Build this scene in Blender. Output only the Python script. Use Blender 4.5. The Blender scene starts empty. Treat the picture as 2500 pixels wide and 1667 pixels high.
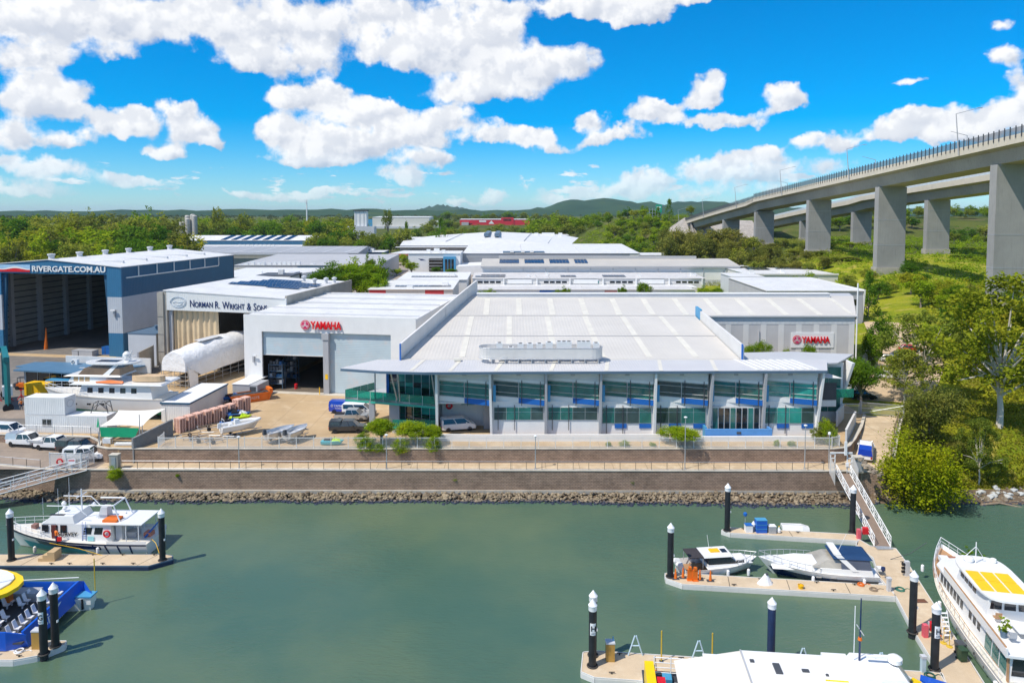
import bpy,bmesh,math,random
import numpy as np
from mathutils import Vector,Matrix
R = math.radians
rng = random.Random(7)
S = bpy.context.scene
C = S.collection

# ---------------------------------------------------------------- camera
FPX,HORIZON,PITCH,CAMZ = 1750.0,518.0,R(3.5),32.0      # a drone 32 m above the yard
AXIS_Y = HORIZON + FPX * math.tan(PITCH)
cam = bpy.data.cameras.new('camera')
cam.sensor_width = 36.0
cam.lens = 36.0 * FPX / 2500.0
cam.shift_y = -(833.5 - AXIS_Y) / 2500.0
cam.clip_start = 1.0
cam.clip_end = 30000.0
camo = bpy.data.objects.new('camera',cam)
camo.location = (0,0,CAMZ)
camo.rotation_euler = (R(90) - PITCH,0,0)
C.objects.link(camo)
S.camera = camo

def ray(px,py):
    u = (px - 1250.0) / FPX
    v = (AXIS_Y - py) / FPX
    return (u,math.cos(PITCH) + v * math.sin(PITCH),-math.sin(PITCH) + v * math.cos(PITCH))
def G(px,py,z=0.0):
    """survey a point of the photograph that lies at height z -> (x, y)"""
    d = ray(px,py); t = (z - CAMZ) / d[2]
    return (d[0] * t,d[1] * t)
def D(px,py,y):
    """survey a point of the photograph that lies at distance y -> (x, z)"""
    d = ray(px,py); t = y / d[1]
    return (d[0] * t,CAMZ + d[2] * t)

# ---------------------------------------------------------------- sun, sky, exposure
SUN_AZ = math.atan2(-0.85,-0.53)       # where the sun stands, from +Y towards +X
SUN_EL = R(55)
sd = Vector((math.sin(SUN_AZ) * math.cos(SUN_EL),math.cos(SUN_AZ) * math.cos(SUN_EL),math.sin(SUN_EL)))
sun = bpy.data.lights.new('sun','SUN')
sun.energy = 3.0
sun.angle = R(0.53)
sun.color = (1.0,0.93,0.82)
suno = bpy.data.objects.new('sun',sun)
suno.rotation_euler = sd.to_track_quat('Z','Y').to_euler()
suno.location = (-60,-30,120)
C.objects.link(suno)
S.view_settings.view_transform = 'Standard'
S.view_settings.look = 'None'
S.view_settings.exposure = 0.66
S.view_settings.gamma = 1.0
S.view_settings.use_curve_mapping = False
S.cycles.max_bounces = 6
S.cycles.diffuse_bounces = 3
S.cycles.glossy_bounces = 3
S.cycles.transmission_bounces = 4
S.cycles.transparent_max_bounces = 8
S.cycles.caustics_reflective = False
S.cycles.caustics_refractive = False

W = bpy.data.worlds.new('World')
S.world = W
W.cycles.sampling_method = 'MANUAL'
W.cycles.sample_map_resolution = 512
W.use_nodes = True
nt = W.node_tree
for n in list(nt.nodes): nt.nodes.remove(n)

class NB:
    """tiny node builder"""
    def __init__(s,tree): s.t = tree
    def n(s,typ,**kw):
        nd = s.t.nodes.new(typ)
        for k,v in kw.items(): setattr(nd,k,v)
        return nd
    def put(s,sock,v):
        if v is None: return
        if hasattr(v,'is_output'): s.t.links.new(v,sock)
        else: sock.default_value = v
    def m(s,op,a,b=None,c=None,clamp=False):
        nd = s.n('ShaderNodeMath',operation=op,use_clamp=clamp)
        for i,v in enumerate((a,b,c)): s.put(nd.inputs[i],v)
        return nd.outputs[0]
    def vm(s,op,a,b=None,scale=None):
        nd = s.n('ShaderNodeVectorMath',operation=op)
        s.put(nd.inputs[0],a); s.put(nd.inputs[1],b)
        if scale is not None: s.put(nd.inputs['Scale'],scale)
        return nd.outputs['Value'] if op in ('LENGTH','DOT_PRODUCT') else nd.outputs[0]
    def mix(s,f,a,b,bt='MIX'):
        nd = s.n('ShaderNodeMix',data_type='RGBA',blend_type=bt)
        s.put(nd.inputs[0],f); s.put(nd.inputs[6],a); s.put(nd.inputs[7],b)
        return nd.outputs[2]
    def noise(s,vec,scale,detail=4,rough=.55,out=0,dist=0):
        nd = s.n('ShaderNodeTexNoise')
        s.put(nd.inputs['Vector'],vec)
        nd.inputs['Scale'].default_value = scale
        nd.inputs['Detail'].default_value = detail
        nd.inputs['Roughness'].default_value = rough
        nd.inputs['Distortion'].default_value = dist
        return nd.outputs[out]
    def ramp(s,f,lo,hi,a=0.0,b=1.0,smooth=True):
        nd = s.n('ShaderNodeMapRange',interpolation_type='SMOOTHSTEP' if smooth else 'LINEAR')
        s.put(nd.inputs[0],f)
        for i,v in enumerate((lo,hi,a,b)): s.put(nd.inputs[i + 1],v)
        return nd.outputs[0]

def azel(px,py):
    d = Vector(ray(px,py)).normalized()
    return math.atan2(d.x,d.y),math.asin(d.z)

# the cumulus that stand over the place: centre, half-width, half-height (in the sky's azimuth / elevation)
CLOUDS = [  # px, py, rx, ry, strength
    (120,55,330,90,1),(430,50,330,85,1),(700,60,250,90,1),(620,150,130,70,1),(770,140,90,70,.9),(560,80,180,75,1),
    (60,130,170,50,.8),(250,125,120,40,.6),(930,30,130,60,.9),(1180,10,160,40,.9),
    (1050,120,215,110,1),(1170,95,160,100,1),(1290,170,180,85,1),(1200,225,190,55,.9),(930,120,95,60,.8),(1390,150,90,60,.9),
    (1480,15,250,55,1),(1560,45,120,45,1),(1680,5,130,22,.8),
    (85,240,140,105,1),(40,330,150,60,.8),(160,350,85,50,.9),(190,275,60,50,.8),(25,400,70,40,.8),
    (250,300,55,45,.9),(330,300,70,60,1),(430,265,55,45,1),(470,320,90,55,1),(400,375,75,40,1),(520,345,50,30,.8),(305,330,40,30,.8),
    (720,245,80,55,1),(800,230,95,55,1),(880,275,120,55,1),(700,330,80,70,1),(830,345,170,80,1),(980,330,150,75,1),(1080,300,120,50,.9),(760,390,120,35,.9),(1030,390,120,35,.8),(930,265,80,40,.9),
    (1180,330,80,45,.9),(1290,340,85,42,.9),(1350,365,85,20,.8),(985,425,95,30,.75),(1010,445,60,20,.6),
    (130,425,130,40,.8),(90,470,190,30,.72),(300,455,120,26,.74),(390,470,70,22,.7),
    (590,483,80,18,.85),(700,485,100,22,.8),(800,472,100,18,.85),(860,468,60,14,.7),
    (1735,215,62,52,1),(1720,250,75,28,.9),(1595,275,80,42,1),(1640,290,60,30,.9),(1760,302,125,30,1),(1850,288,60,22,.8),(1905,245,62,40,1),(1930,262,70,26,.9),
    (1440,297,65,30,.8),(1500,335,95,30,1),(1545,325,50,25,.8),(1430,350,60,18,.7),
    (2225,192,52,24,.85),(2280,183,30,10,.6),(2455,70,45,35,.9),(2470,140,75,42,.9),(2490,185,60,30,.7),
    (2260,300,140,48,1),(2190,330,110,38,.9),(2440,290,120,60,1),(2500,250,90,50,1),(2330,330,160,45,.9),(2060,345,95,30,.7),(2010,325,60,25,.8),(1970,350,50,35,.7),
    (1860,380,70,42,.9),(1790,395,70,40,.8),(1700,410,80,40,.8),(1800,430,190,40,.75),(2000,400,120,40,.65),(1590,445,120,38,.9),(1500,470,140,32,.8),(1690,470,190,34,.65),(1370,480,110,26,.7),(1880,470,160,28,.5),
    (1215,480,55,26,.9),(1290,455,24,14,.9),(1130,495,70,14,.75),
    # further round, out of the frame on both sides
    (-260,120,260,120,1),(-420,330,200,90,1),(2760,140,200,90,1),(2800,340,220,80,1),(1000,-160,400,90,1),(2000,-220,300,90,.9),
]
# the sum of all those shapes as a low-rank product of curves over azimuth and elevation (cheap to shade)
A0,A1,E0,E1,NA,NE,RANK = -.95,.95,-.02,.62,200,100,18
_ga = np.linspace(A0,A1,NA)[:,None]; _ge = np.linspace(E0,E1,NE)[None,:]
_F = np.full((NA,NE),-1.2); _H = np.zeros((NA,NE)); _Q = np.full((NA,NE),1e-3)
for px,py,rx,ry,st in CLOUDS:
    a,e = azel(px,py); rx *= .93; ry *= .93
    a2,_ = azel(px + rx,py); _,e2 = azel(px,py - ry)
    dq = ((_ga - a) / max(.004,a2 - a)) ** 2
    up = (_ge - e) / max(.003,e2 - e)
    q = st - .80 * st * (dq + np.where(up < 0,up * 1.45,up) ** 2)
    w_ = np.exp(np.clip(q,-3,2) * 9); _H += w_ * np.clip(up * .8 - .35 * (_ga - a) / max(.004,a2 - a),-1.2,1.2); _Q += w_
    _F = np.log(np.exp(np.clip(_F,-4,4) * 14) + np.exp(np.clip(q,-4,4) * 14)) / 14
_F = np.clip(_F,-1.2,1.6)
_H = _H / _Q
cg = bpy.data.node_groups.new('cloud_field','ShaderNodeTree')
cg.interface.new_socket('Vector',in_out='INPUT',socket_type='NodeSocketVector')
cg.interface.new_socket('Density',in_out='OUTPUT',socket_type='NodeSocketFloat')
cg.interface.new_socket('Height',in_out='OUTPUT',socket_type='NodeSocketFloat')
b = NB(cg)
gi = b.n('NodeGroupInput'); go = b.n('NodeGroupOutput')
vec = gi.outputs[0]
warp1 = b.vm('SUBTRACT',b.noise(vec,10,2,.5,1),(.5,.5,.5))
warp2 = b.vm('SUBTRACT',b.noise(vec,36,3,.6,1),(.5,.5,.5))
wv = b.vm('ADD',b.vm('ADD',vec,b.vm('SCALE',warp1,scale=.034)),b.vm('SCALE',warp2,scale=.030))
sx = b.n('ShaderNodeSeparateXYZ'); cg.links.new(wv,sx.inputs[0])
az = b.ramp(b.m('ARCTAN2',sx.outputs[0],sx.outputs[1]),A0,A1,smooth=False)
el = b.ramp(b.m('ARCSINE',sx.outputs[2]),E0,E1,smooth=False)
def curves(src,cols,npts):
    nd = b.n('ShaderNodeRGBCurve'); cg.links.new(src,nd.inputs['Color'])
    lo,hi = [],[]
    for ch in range(3):
        y = cols[ch]; l,h = float(y.min()),float(y.max()); lo.append(l); hi.append(h)
        yy = (y - l) / max(1e-9,h - l)
        cv = nd.mapping.curves[ch]
        cv.points[0].location = (0,float(yy[0])); cv.points[1].location = (1,float(yy[-1]))
        for i in range(1,npts - 1): cv.points.new(i / (npts - 1),float(yy[i]))
        for p_ in cv.points: p_.handle_type = 'VECTOR'
    nd.mapping.update()
    o = b.n('ShaderNodeVectorMath',operation='MULTIPLY_ADD')
    cg.links.new(nd.outputs[0],o.inputs[0])
    o.inputs[1].default_value = [h - l for l,h in zip(lo,hi)]; o.inputs[2].default_value = lo
    return o.outputs[0]
def lowrank(F):
    _U,_s,_V = np.linalg.svd(F,full_matrices=False); acc = None
    for k in range(0,RANK,3):
        ua = curves(az,[_U[:,k + j] * math.sqrt(_s[k + j]) for j in range(3)],NA)
        ve = curves(el,[_V[k + j,:] * math.sqrt(_s[k + j]) for j in range(3)],NE)
        q = b.vm('DOT_PRODUCT',ua,ve)
        acc = q if acc is None else b.m('ADD',acc,q)
    return acc
acc = lowrank(_F)
cg.links.new(lowrank(_H),go.inputs[1])
# round the rest of the sky the same kind of cumulus by chance
far = b.m('SUBTRACT',b.noise(vec,4.5,2,.5),.42)
farm = b.m('MULTIPLY',b.ramp(sx.outputs[1],.66,.5),b.ramp(sx.outputs[2],-.02,.06))
acc = b.m('ADD',b.m('MULTIPLY',acc,b.m('SUBTRACT',1.0,farm)),b.m('MULTIPLY',b.m('MULTIPLY',far,3.2),farm))
fine = b.m('SUBTRACT',b.noise(vec,22,8,.60),.5)
acc = b.m('ADD',acc,b.m('MULTIPLY',fine,1.45))
# streets of small far cumulus low over the horizon
lowv = b.vm('MULTIPLY',vec,(1,1,3.4))
low = b.m('MULTIPLY',b.m('SUBTRACT',b.noise(lowv,15,6,.58),.50),5.0)
lowm = b.m('MULTIPLY',b.ramp(sx.outputs[2],.004,.02),b.ramp(sx.outputs[2],.095,.05))
acc = b.m('MAXIMUM',acc,b.m('SUBTRACT',b.m('MULTIPLY',low,lowm),b.m('MULTIPLY',b.m('SUBTRACT',1.0,lowm),2.0)))
cg.links.new(acc,go.inputs[0])

b = NB(nt)
sky = b.n('ShaderNodeTexSky',sky_type='NISHITA')
sky.sun_disc = False
sky.sun_elevation = SUN_EL
sky.sun_rotation = SUN_AZ
sky.altitude = 30
sky.air_density = 1.0
sky.dust_density = 0.1
sky.ozone_density = 2.5
geo = b.n('ShaderNodeTexCoord')
dirv = geo.outputs['Generated']
hs = b.n('ShaderNodeHueSaturation')
hs.inputs['Hue'].default_value = .493
hs.inputs['Saturation'].default_value = 1.35
hs.inputs['Value'].default_value = .86
nt.links.new(b.mix(1.0,sky.outputs[0],(.55,.80,1.12,1),'MULTIPLY'),hs.inputs['Color'])
def field(v):
    g = b.n('ShaderNodeGroup'); g.node_tree = cg
    b.put(g.inputs[0],v)
    return g.outputs
d0,hgt = field(dirv)[:2]
alpha = b.ramp(d0,.24,.64)
billow = b.ramp(b.m('SUBTRACT',b.noise(dirv,30,5,.55),b.noise(b.vm('ADD',dirv,(-.008,0,.012)),30,5,.55)),-.10,.10)
lit = b.m('ADD',b.m('MULTIPLY',b.ramp(hgt,-.75,.30),.62),b.m('MULTIPLY',billow,.38))
thick = b.ramp(d0,.5,1.5)
body = b.mix(lit,(3.2,3.6,4.4,1),(6.7,6.7,6.7,1))
body = b.mix(b.m('MULTIPLY',thick,.25),body,(5.6,5.8,6.3,1))
zz = b.n('ShaderNodeSeparateXYZ'); nt.links.new(dirv,zz.inputs[0])
alpha = b.m('MULTIPLY',alpha,b.ramp(zz.outputs[2],-.005,.09,.5,1.0))
skyc = b.mix(b.m('MULTIPLY',alpha,.97),hs.outputs[0],body)
bg = b.n('ShaderNodeBackground')
bg.inputs['Strength'].default_value = 0.1
nt.links.new(skyc,bg.inputs[0])
ow = b.n('ShaderNodeOutputWorld')
nt.links.new(bg.outputs[0],ow.inputs[0])

# ---------------------------------------------------------------- materials
MATS = {}
def mat(name,col,rough=.6,metal=0.,var=.1,vs=.6,bump=0.,bs=12.,corr=None,streak=0.,spec=.4,emit=None,alpha=1.,tint=None,coat=0.,fine=0.,grid=None):
    """procedural surface: base colour with broad and fine variation, optional corrugation, streaks of dirt, fine relief"""
    if name in MATS: return MATS[name]
    m = bpy.data.materials.new(name); m.use_nodes = True
    t = m.node_tree; b = NB(t)
    p = t.nodes['Principled BSDF']
    tc = b.n('ShaderNodeTexCoord'); ob = tc.outputs['Object']
    c = (*col,1)
    out = None
    if var > 0:
        f = b.ramp(b.noise(ob,vs,6,.6),.3,.7,smooth=False)
        out = b.mix(f,tuple(x * (1 - var) for x in col) + (1,),tuple(min(1,x * (1 + var)) for x in col) + (1,))
        if tint: out = b.mix(b.ramp(b.noise(ob,vs * 2.7,5,.65),.48,.72),out,(*tint,1))
        if fine:
            out = b.mix(1.0,out,b.mix(b.noise(ob,9,8,.7),(1 - fine,) * 3 + (1,),(1 + fine,) * 3 + (1,)),'MULTIPLY')
    if streak > 0:
        mp = b.n('ShaderNodeMapping'); mp.inputs['Scale'].default_value = (2.2,2.2,.12)
        t.links.new(ob,mp.inputs[0])
        sf = b.ramp(b.noise(mp.outputs[0],1.3,5,.6),.5,.78,0,streak)
        out = b.mix(sf,out if out is not None else c,tuple(x * .45 for x in col) + (1,))
    if grid:
        sp = b.n('ShaderNodeSeparateXYZ'); t.links.new(ob,sp.inputs[0])
        ln = b.m('MINIMUM',*[b.m('PINGPONG',sp.outputs[i],grid[0] / 2) for i in (0,1)])
        out = b.mix(b.ramp(ln,.03,.07,grid[1],0),out,tuple(x * .35 for x in col) + (1,))
        mp = b.n('ShaderNodeMapping'); mp.inputs['Scale'].default_value = (.16,.9,1); mp.inputs['Rotation'].default_value = (0,0,R(35)); t.links.new(ob,mp.inputs[0])
        out = b.mix(b.ramp(b.noise(mp.outputs[0],.9,6,.7),.56,.74,0,.42),out,tuple(x * .42 for x in col) + (1,))
    if out is not None: t.links.new(out,p.inputs['Base Color'])
    else: p.inputs['Base Color'].default_value = c
    p.inputs['Roughness'].default_value = rough
    p.inputs['Metallic'].default_value = metal
    p.inputs['Specular IOR Level'].default_value = spec
    p.inputs['Coat Weight'].default_value = coat
    if alpha < 1: p.inputs['Alpha'].default_value = alpha
    if emit: p.inputs['Emission Color'].default_value = (*emit[0],1); p.inputs['Emission Strength'].default_value = emit[1]
    h = None
    if bump: h = b.m('MULTIPLY',b.noise(ob,bs,5,.6),bump)
    if corr:
        axis,per,dep = corr
        sp = b.n('ShaderNodeSeparateXYZ'); t.links.new(ob,sp.inputs[0])
        w = b.m('SINE',b.m('MULTIPLY',sp.outputs['XYZ'.index(axis)],2 * math.pi / per))
        w = b.m('MULTIPLY',w,dep * .4)
        h = w if h is None else b.m('ADD',h,w)
    if h is not None:
        bp = b.n('ShaderNodeBump'); bp.inputs['Strength'].default_value = 1.0; bp.inputs['Distance'].default_value = 1.0
        t.links.new(h,bp.inputs['Height']); t.links.new(bp.outputs[0],p.inputs['Normal'])
    MATS[name] = m
    return m

def glassmat(name,col,rough=.06,spec=.8,var=.35,vs=.45):
    """dark window glass: deep base colour with a polished skin that mirrors the sky"""
    if name in MATS: return MATS[name]
    m = mat(name,col,rough,0,var,vs,spec=spec)
    p = m.node_tree.nodes['Principled BSDF']; p.inputs['IOR'].default_value = 1.6
    return m

def clearglass(name,col,mixf=.55):
    m = bpy.data.materials.new(name); m.use_nodes = True
    t = m.node_tree; b = NB(t); t.nodes.remove(t.nodes['Principled BSDF'])
    tr = b.n('ShaderNodeBsdfTransparent'); tr.inputs[0].default_value = (*col,1)
    gl = b.n('ShaderNodeBsdfGlossy'); gl.inputs['Roughness'].default_value = .04; gl.inputs[0].default_value = (.9,1,.97,1)
    df = b.n('ShaderNodeBsdfDiffuse'); df.inputs[0].default_value = (*[x * .6 for x in col],1)
    fr = b.n('ShaderNodeFresnel'); fr.inputs[0].default_value = 1.5
    m1 = b.n('ShaderNodeMixShader'); m1.inputs[0].default_value = mixf
    t.links.new(df.outputs[0],m1.inputs[1]); t.links.new(tr.outputs[0],m1.inputs[2])
    m2 = b.n('ShaderNodeMixShader')
    t.links.new(fr.outputs[0],m2.inputs[0]); t.links.new(m1.outputs[0],m2.inputs[1]); t.links.new(gl.outputs[0],m2.inputs[2])
    t.links.new(m2.outputs[0],t.nodes['Material Output'].inputs[0])
    MATS[name] = m
    return m

# ---------------------------------------------------------------- mesh building
class MB:
    def __init__(s): s.v = []; s.f = []
    def add(s,vs,fs):
        o = len(s.v); s.v += [tuple(p) for p in vs]; s.f += [tuple(i + o for i in f) for f in fs]; return s
    def quad(s,*pts): return s.add(pts,[tuple(range(len(pts)))])
    def box(s,x0,x1,y0,y1,z0,z1):
        return s.add([(x0,y0,z0),(x1,y0,z0),(x1,y1,z0),(x0,y1,z0),(x0,y0,z1),(x1,y0,z1),(x1,y1,z1),(x0,y1,z1)],
                     [(3,2,1,0),(4,5,6,7),(0,1,5,4),(1,2,6,5),(2,3,7,6),(3,0,4,7)])
    def prism(s,poly,z0,z1):
        n = len(poly)
        zt = z1 if callable(z1) else (lambda x,y: z1)
        zb = z0 if callable(z0) else (lambda x,y: z0)
        vs = [(x,y,zb(x,y)) for x,y in poly] + [(x,y,zt(x,y)) for x,y in poly]
        return s.add(vs,[tuple(range(n - 1,-1,-1)),tuple(range(n,2 * n))] + [(i,(i + 1) % n,n + (i + 1) % n,n + i) for i in range(n)])
    def ext(s,poly,axis,a0,a1):
        """polygon in the plane across an axis, pushed along it"""
        k = 'xyz'.index(axis); n = len(poly); vs = []
        for a in (a0,a1):
            for p in poly:
                q = list(p); q.insert(k,a); vs.append(tuple(q))
        return s.add(vs,[tuple(range(n - 1,-1,-1)),tuple(range(n,2 * n))] + [(i,(i + 1) % n,n + (i + 1) % n,n + i) for i in range(n)])
    def tube(s,pts,r,n=6,cap=True):
        pts = [Vector(p) for p in pts]; rs = r if isinstance(r,(list,tuple)) else [r] * len(pts)
        rings = []
        for i,p in enumerate(pts):
            d = (pts[min(i + 1,len(pts) - 1)] - pts[max(i - 1,0)])
            if d.length < 1e-6: d = Vector((0,0,1))
            d.normalize()
            a = d.cross(Vector((0,0,1)) if abs(d.z) < .95 else Vector((1,0,0))).normalized(); c = d.cross(a)
            rings.append([tuple(p + (a * math.cos(2 * math.pi * k / n) + c * math.sin(2 * math.pi * k / n)) * rs[i]) for k in range(n)])
        return s.loft(rings,cap)
    def loft(s,rings,cap=True,closed=True):
        n = len(rings[0]); vs = [p for r in rings for p in r]; fs = []
        for i in range(len(rings) - 1):
            for k in range(n if closed else n - 1):
                k2 = (k + 1) % n
                fs.append((i * n + k,i * n + k2,(i + 1) * n + k2,(i + 1) * n + k))
        if cap: fs.append(tuple(range(n - 1,-1,-1))); fs.append(tuple(range((len(rings) - 1) * n,len(rings) * n)))
        return s.add(vs,fs)
    def lathe(s,prof,n=16,c=(0,0,0)):
        rings = [[(c[0] + r * math.cos(2 * math.pi * k / n),c[1] + r * math.sin(2 * math.pi * k / n),c[2] + z) for k in range(n)] for r,z in prof]
        return s.loft(rings)
    def torus(s,c,R_,r,axis='z',n=18,m=8):
        rings = []
        for i in range(n + 1):
            a = 2 * math.pi * i / n; ring = []
            for k in range(m):
                t = 2 * math.pi * k / m; q = R_ + r * math.cos(t); h = r * math.sin(t)
                p = (q * math.cos(a),q * math.sin(a),h)
                p = {'z': p,'y': (p[0],p[2],p[1]),'x': (p[2],p[0],p[1])}[axis]
                ring.append((c[0] + p[0],c[1] + p[1],c[2] + p[2]))
            rings.append(ring)
        return s.loft(rings,cap=False)
    def mesh(s,name,m=None,smooth=False):
        me = bpy.data.meshes.new(name); me.from_pydata(s.v,[],s.f)
        if m: me.materials.append(m)
        if smooth:
            for p in me.polygons: p.use_smooth = True
            try: me.set_sharp_from_angle(angle=R(38))
            except Exception: pass
        me.update()
        return me
    def build(s,name,m,parent=None,smooth=False,loc=None,rot=None):
        return place(name,s.mesh(name,m,smooth),parent,loc,rot)

def place(name,me,parent=None,loc=None,rot=None,scale=None):
    o = bpy.data.objects.new(name,me); C.objects.link(o)
    if parent is not None: o.parent = parent
    if loc is not None: o.location = loc
    if rot is not None: o.rotation_euler = rot
    if scale is not None: o.scale = scale
    return o
def tag(o,label,cat,group=None):
    o['label'] = label; o['category'] = cat
    if group: o['group'] = group
    return o
def T(name,label,cat,loc=(0,0,0),rz=0.,group=None):
    o = bpy.data.objects.new(name,None); C.objects.link(o)
    o.empty_display_size = .3
    if len(loc) == 2: loc = (*loc,0)
    o.location = loc; o.rotation_euler = (0,0,rz)
    return tag(o,label,cat,group)
def struct(o,kind='structure'):
    o['kind'] = kind; return o
def copy_tree(o,parent=None):
    c = o.copy(); C.objects.link(c); c.parent = parent
    for ch in list(o.children): copy_tree(ch,c)
    return c
def bx(name,m,parent,*a):
    return MB().box(*a).build(name,m,parent)

def text_mesh(txt,size,ext=.02,off=0.,align='LEFT',sx=1.,shear=0.):
    cu = bpy.data.curves.new('lettering','FONT'); cu.body = txt; cu.size = size; cu.extrude = ext; cu.offset = off; cu.align_x = align; cu.shear = shear
    cu.resolution_u = 3
    o = bpy.data.objects.new('lettering',cu); C.objects.link(o)
    dg = bpy.context.evaluated_depsgraph_get(); dg.update()
    me = bpy.data.meshes.new_from_object(o.evaluated_get(dg))
    bpy.data.objects.remove(o)
    if sx != 1: me.transform(Matrix.Diagonal((sx,1,1,1)))
    return me
def letter(name,txt,size,m,parent,loc,rot=(R(90),0,0),ext=.02,off=0.,align='LEFT',sx=1.,shear=0.,width=None):
    me = text_mesh(txt,size,ext,off,align,sx,shear)
    if width:
        xs = [v.co.x for v in me.vertices]; k = width / (max(xs) - min(xs)); me.transform(Matrix.Diagonal((k,1,1,1)))
    me.materials.clear(); me.materials.append(m)
    return place(name,me,parent,loc,rot)
# ---------------------------------------------------------------- palette
def blockmat(name,c1,c2,mortar,bw=.42,bh=.2,stain=.5):
    m = bpy.data.materials.new(name); m.use_nodes = True
    t = m.node_tree; b = NB(t); p = t.nodes['Principled BSDF']
    ob = b.n('ShaderNodeTexCoord').outputs['Object']
    sp = b.n('ShaderNodeSeparateXYZ'); t.links.new(ob,sp.inputs[0])
    cb = b.n('ShaderNodeCombineXYZ'); t.links.new(b.m('ADD',sp.outputs[0],sp.outputs[1]),cb.inputs[0]); t.links.new(sp.outputs[2],cb.inputs[1])
    br = b.n('ShaderNodeTexBrick'); t.links.new(cb.outputs[0],br.inputs[0])
    br.inputs['Color1'].default_value = (*c1,1); br.inputs['Color2'].default_value = (*c2,1); br.inputs['Mortar'].default_value = (*mortar,1)
    br.inputs['Scale'].default_value = 1; br.inputs['Brick Width'].default_value = bw; br.inputs['Row Height'].default_value = bh
    br.inputs['Mortar Size'].default_value = .016; br.inputs['Bias'].default_value = .1
    mp = b.n('ShaderNodeMapping'); mp.inputs['Scale'].default_value = (.35,.35,.5); t.links.new(ob,mp.inputs[0])
    st = b.ramp(b.noise(mp.outputs[0],1.1,7,.68),.42,.72,0,stain)
    col = b.mix(st,br.outputs[0],(.055,.042,.034,1))
    col = b.mix(b.ramp(b.noise(ob,2.3,6,.7),.45,.8,0,.45),col,(.34,.25,.18,1))
    t.links.new(col,p.inputs['Base Color']); p.inputs['Roughness'].default_value = .9; p.inputs['Specular IOR Level'].default_value = .15
    bp = b.n('ShaderNodeBump'); bp.inputs['Distance'].default_value = .05
    h = b.m('ADD',b.m('MULTIPLY',br.outputs['Fac'],-1.2),b.noise(ob,14,4,.7))
    t.links.new(h,bp.inputs['Height']); t.links.new(bp.outputs[0],p.inputs['Normal'])
    MATS[name] = m
    return m

WALLM = blockmat('split_face_block',(.47,.33,.245),(.36,.255,.19),(.16,.115,.085),stain=.42)
GREYBLOCK = blockmat('grey_block',(.30,.31,.31),(.25,.26,.27),(.16,.16,.16),.4,.2,.25)
CONC = mat('concrete',(.40,.37,.32),.85,var=.22,vs=.5,bump=.01,bs=9,streak=.45,fine=.12)
CONC_L = mat('pale_concrete',(.55,.50,.42),.85,var=.16,vs=.5,bump=.008,bs=9,fine=.1)
PATHM = mat('promenade_concrete',(.52,.40,.26),.85,var=.14,vs=.35,tint=(.60,.49,.34),fine=.1,grid=(4.5,.5))
YARDM = mat('yard_concrete',(.47,.335,.19),.85,var=.13,vs=.12,tint=(.55,.42,.27),fine=.1,grid=(6.0,.35))
ASPH = mat('asphalt',(.17,.155,.14),.9,var=.2,vs=.25,tint=(.22,.20,.18),fine=.15)
CARP = mat('car_park_asphalt',(.28,.225,.18),.9,var=.15,vs=.3,tint=(.34,.275,.215),fine=.12,grid=(5.2,.0))
ESTATE = mat('estate_asphalt',(.34,.29,.24),.9,var=.2,vs=.06,fine=.1)
WHITE = mat('white_paint',(.78,.78,.77),.5,var=.04,vs=.5,streak=.10)
WHITE_R = mat('white_roof_sheet',(.72,.715,.70),.45,var=.08,vs=.2,corr=('X',.45,.02),tint=(.62,.61,.59),fine=.08)
OFFW = mat('offwhite_panel',(.66,.65,.63),.6,var=.06,vs=.4,streak=.14)
GREYP = mat('grey_panel',(.40,.41,.43),.55,var=.08,vs=.3,streak=.15)
LGREY = mat('light_grey_panel',(.55,.565,.59),.5,var=.06,vs=.3,streak=.12)
DGREY = mat('dark_grey',(.07,.075,.085),.5,var=.15)
STEEL = mat('galvanised_steel',(.52,.54,.56),.38,metal=.55,var=.15,vs=2)
ALU = mat('aluminium',(.62,.64,.66),.35,metal=.6,var=.1,vs=2)
BLACK = mat('black_plastic',(.012,.013,.016),.45,var=.1)
RUBBER = mat('rubber',(.02,.02,.022),.8,var=.1)
NAVY = mat('navy_panel',(.012,.085,.17),.45,var=.08,vs=.4)
STRIM = mat('blue_steel_trim',(.10,.16,.23),.45,var=.08)
BLUEP = mat('cobalt_panel',(.015,.13,.46),.4,var=.06)
SKYBL = mat('sky_blue_render',(.10,.29,.62),.6,var=.08,fine=.06)
CYANP = mat('cyan_panel',(.07,.30,.52),.5,var=.06)
RED = mat('red_paint',(.62,.012,.02),.4,var=.05)
REDLET = mat('red_letter_acrylic',(.72,.004,.012),.35,var=.03)
ORANGE = mat('orange_paint',(.72,.16,.015),.5,var=.1,fine=.1)
YELLOW = mat('yellow_paint',(.85,.50,.01),.45,var=.06)
GLASS = glassmat('green_glass',(.028,.155,.135))
GLASS2 = glassmat('teal_glass',(.03,.30,.25),rough=.08)
GLASSD = glassmat('dark_glass',(.012,.018,.022))
BLINDS = glassmat('glass_with_blinds',(.045,.08,.08),.15,.6)
GREENGL = clearglass('green_balustrade_glass',(.12,.78,.60),.62)
BROWNGL = glassmat('bronze_glass',(.17,.11,.06),.12,.6)
GEL = mat('white_gelcoat',(.80,.80,.79),.22,var=.03,coat=.3)
GEL2 = mat('cream_gelcoat',(.74,.70,.62),.3,var=.04)
TIMBER = mat('weathered_timber',(.28,.21,.15),.8,var=.25,vs=3,fine=.2)
SOLAR = mat('solar_glass',(.012,.022,.055),.12,var=.25,vs=.8,spec=.7)

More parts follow.
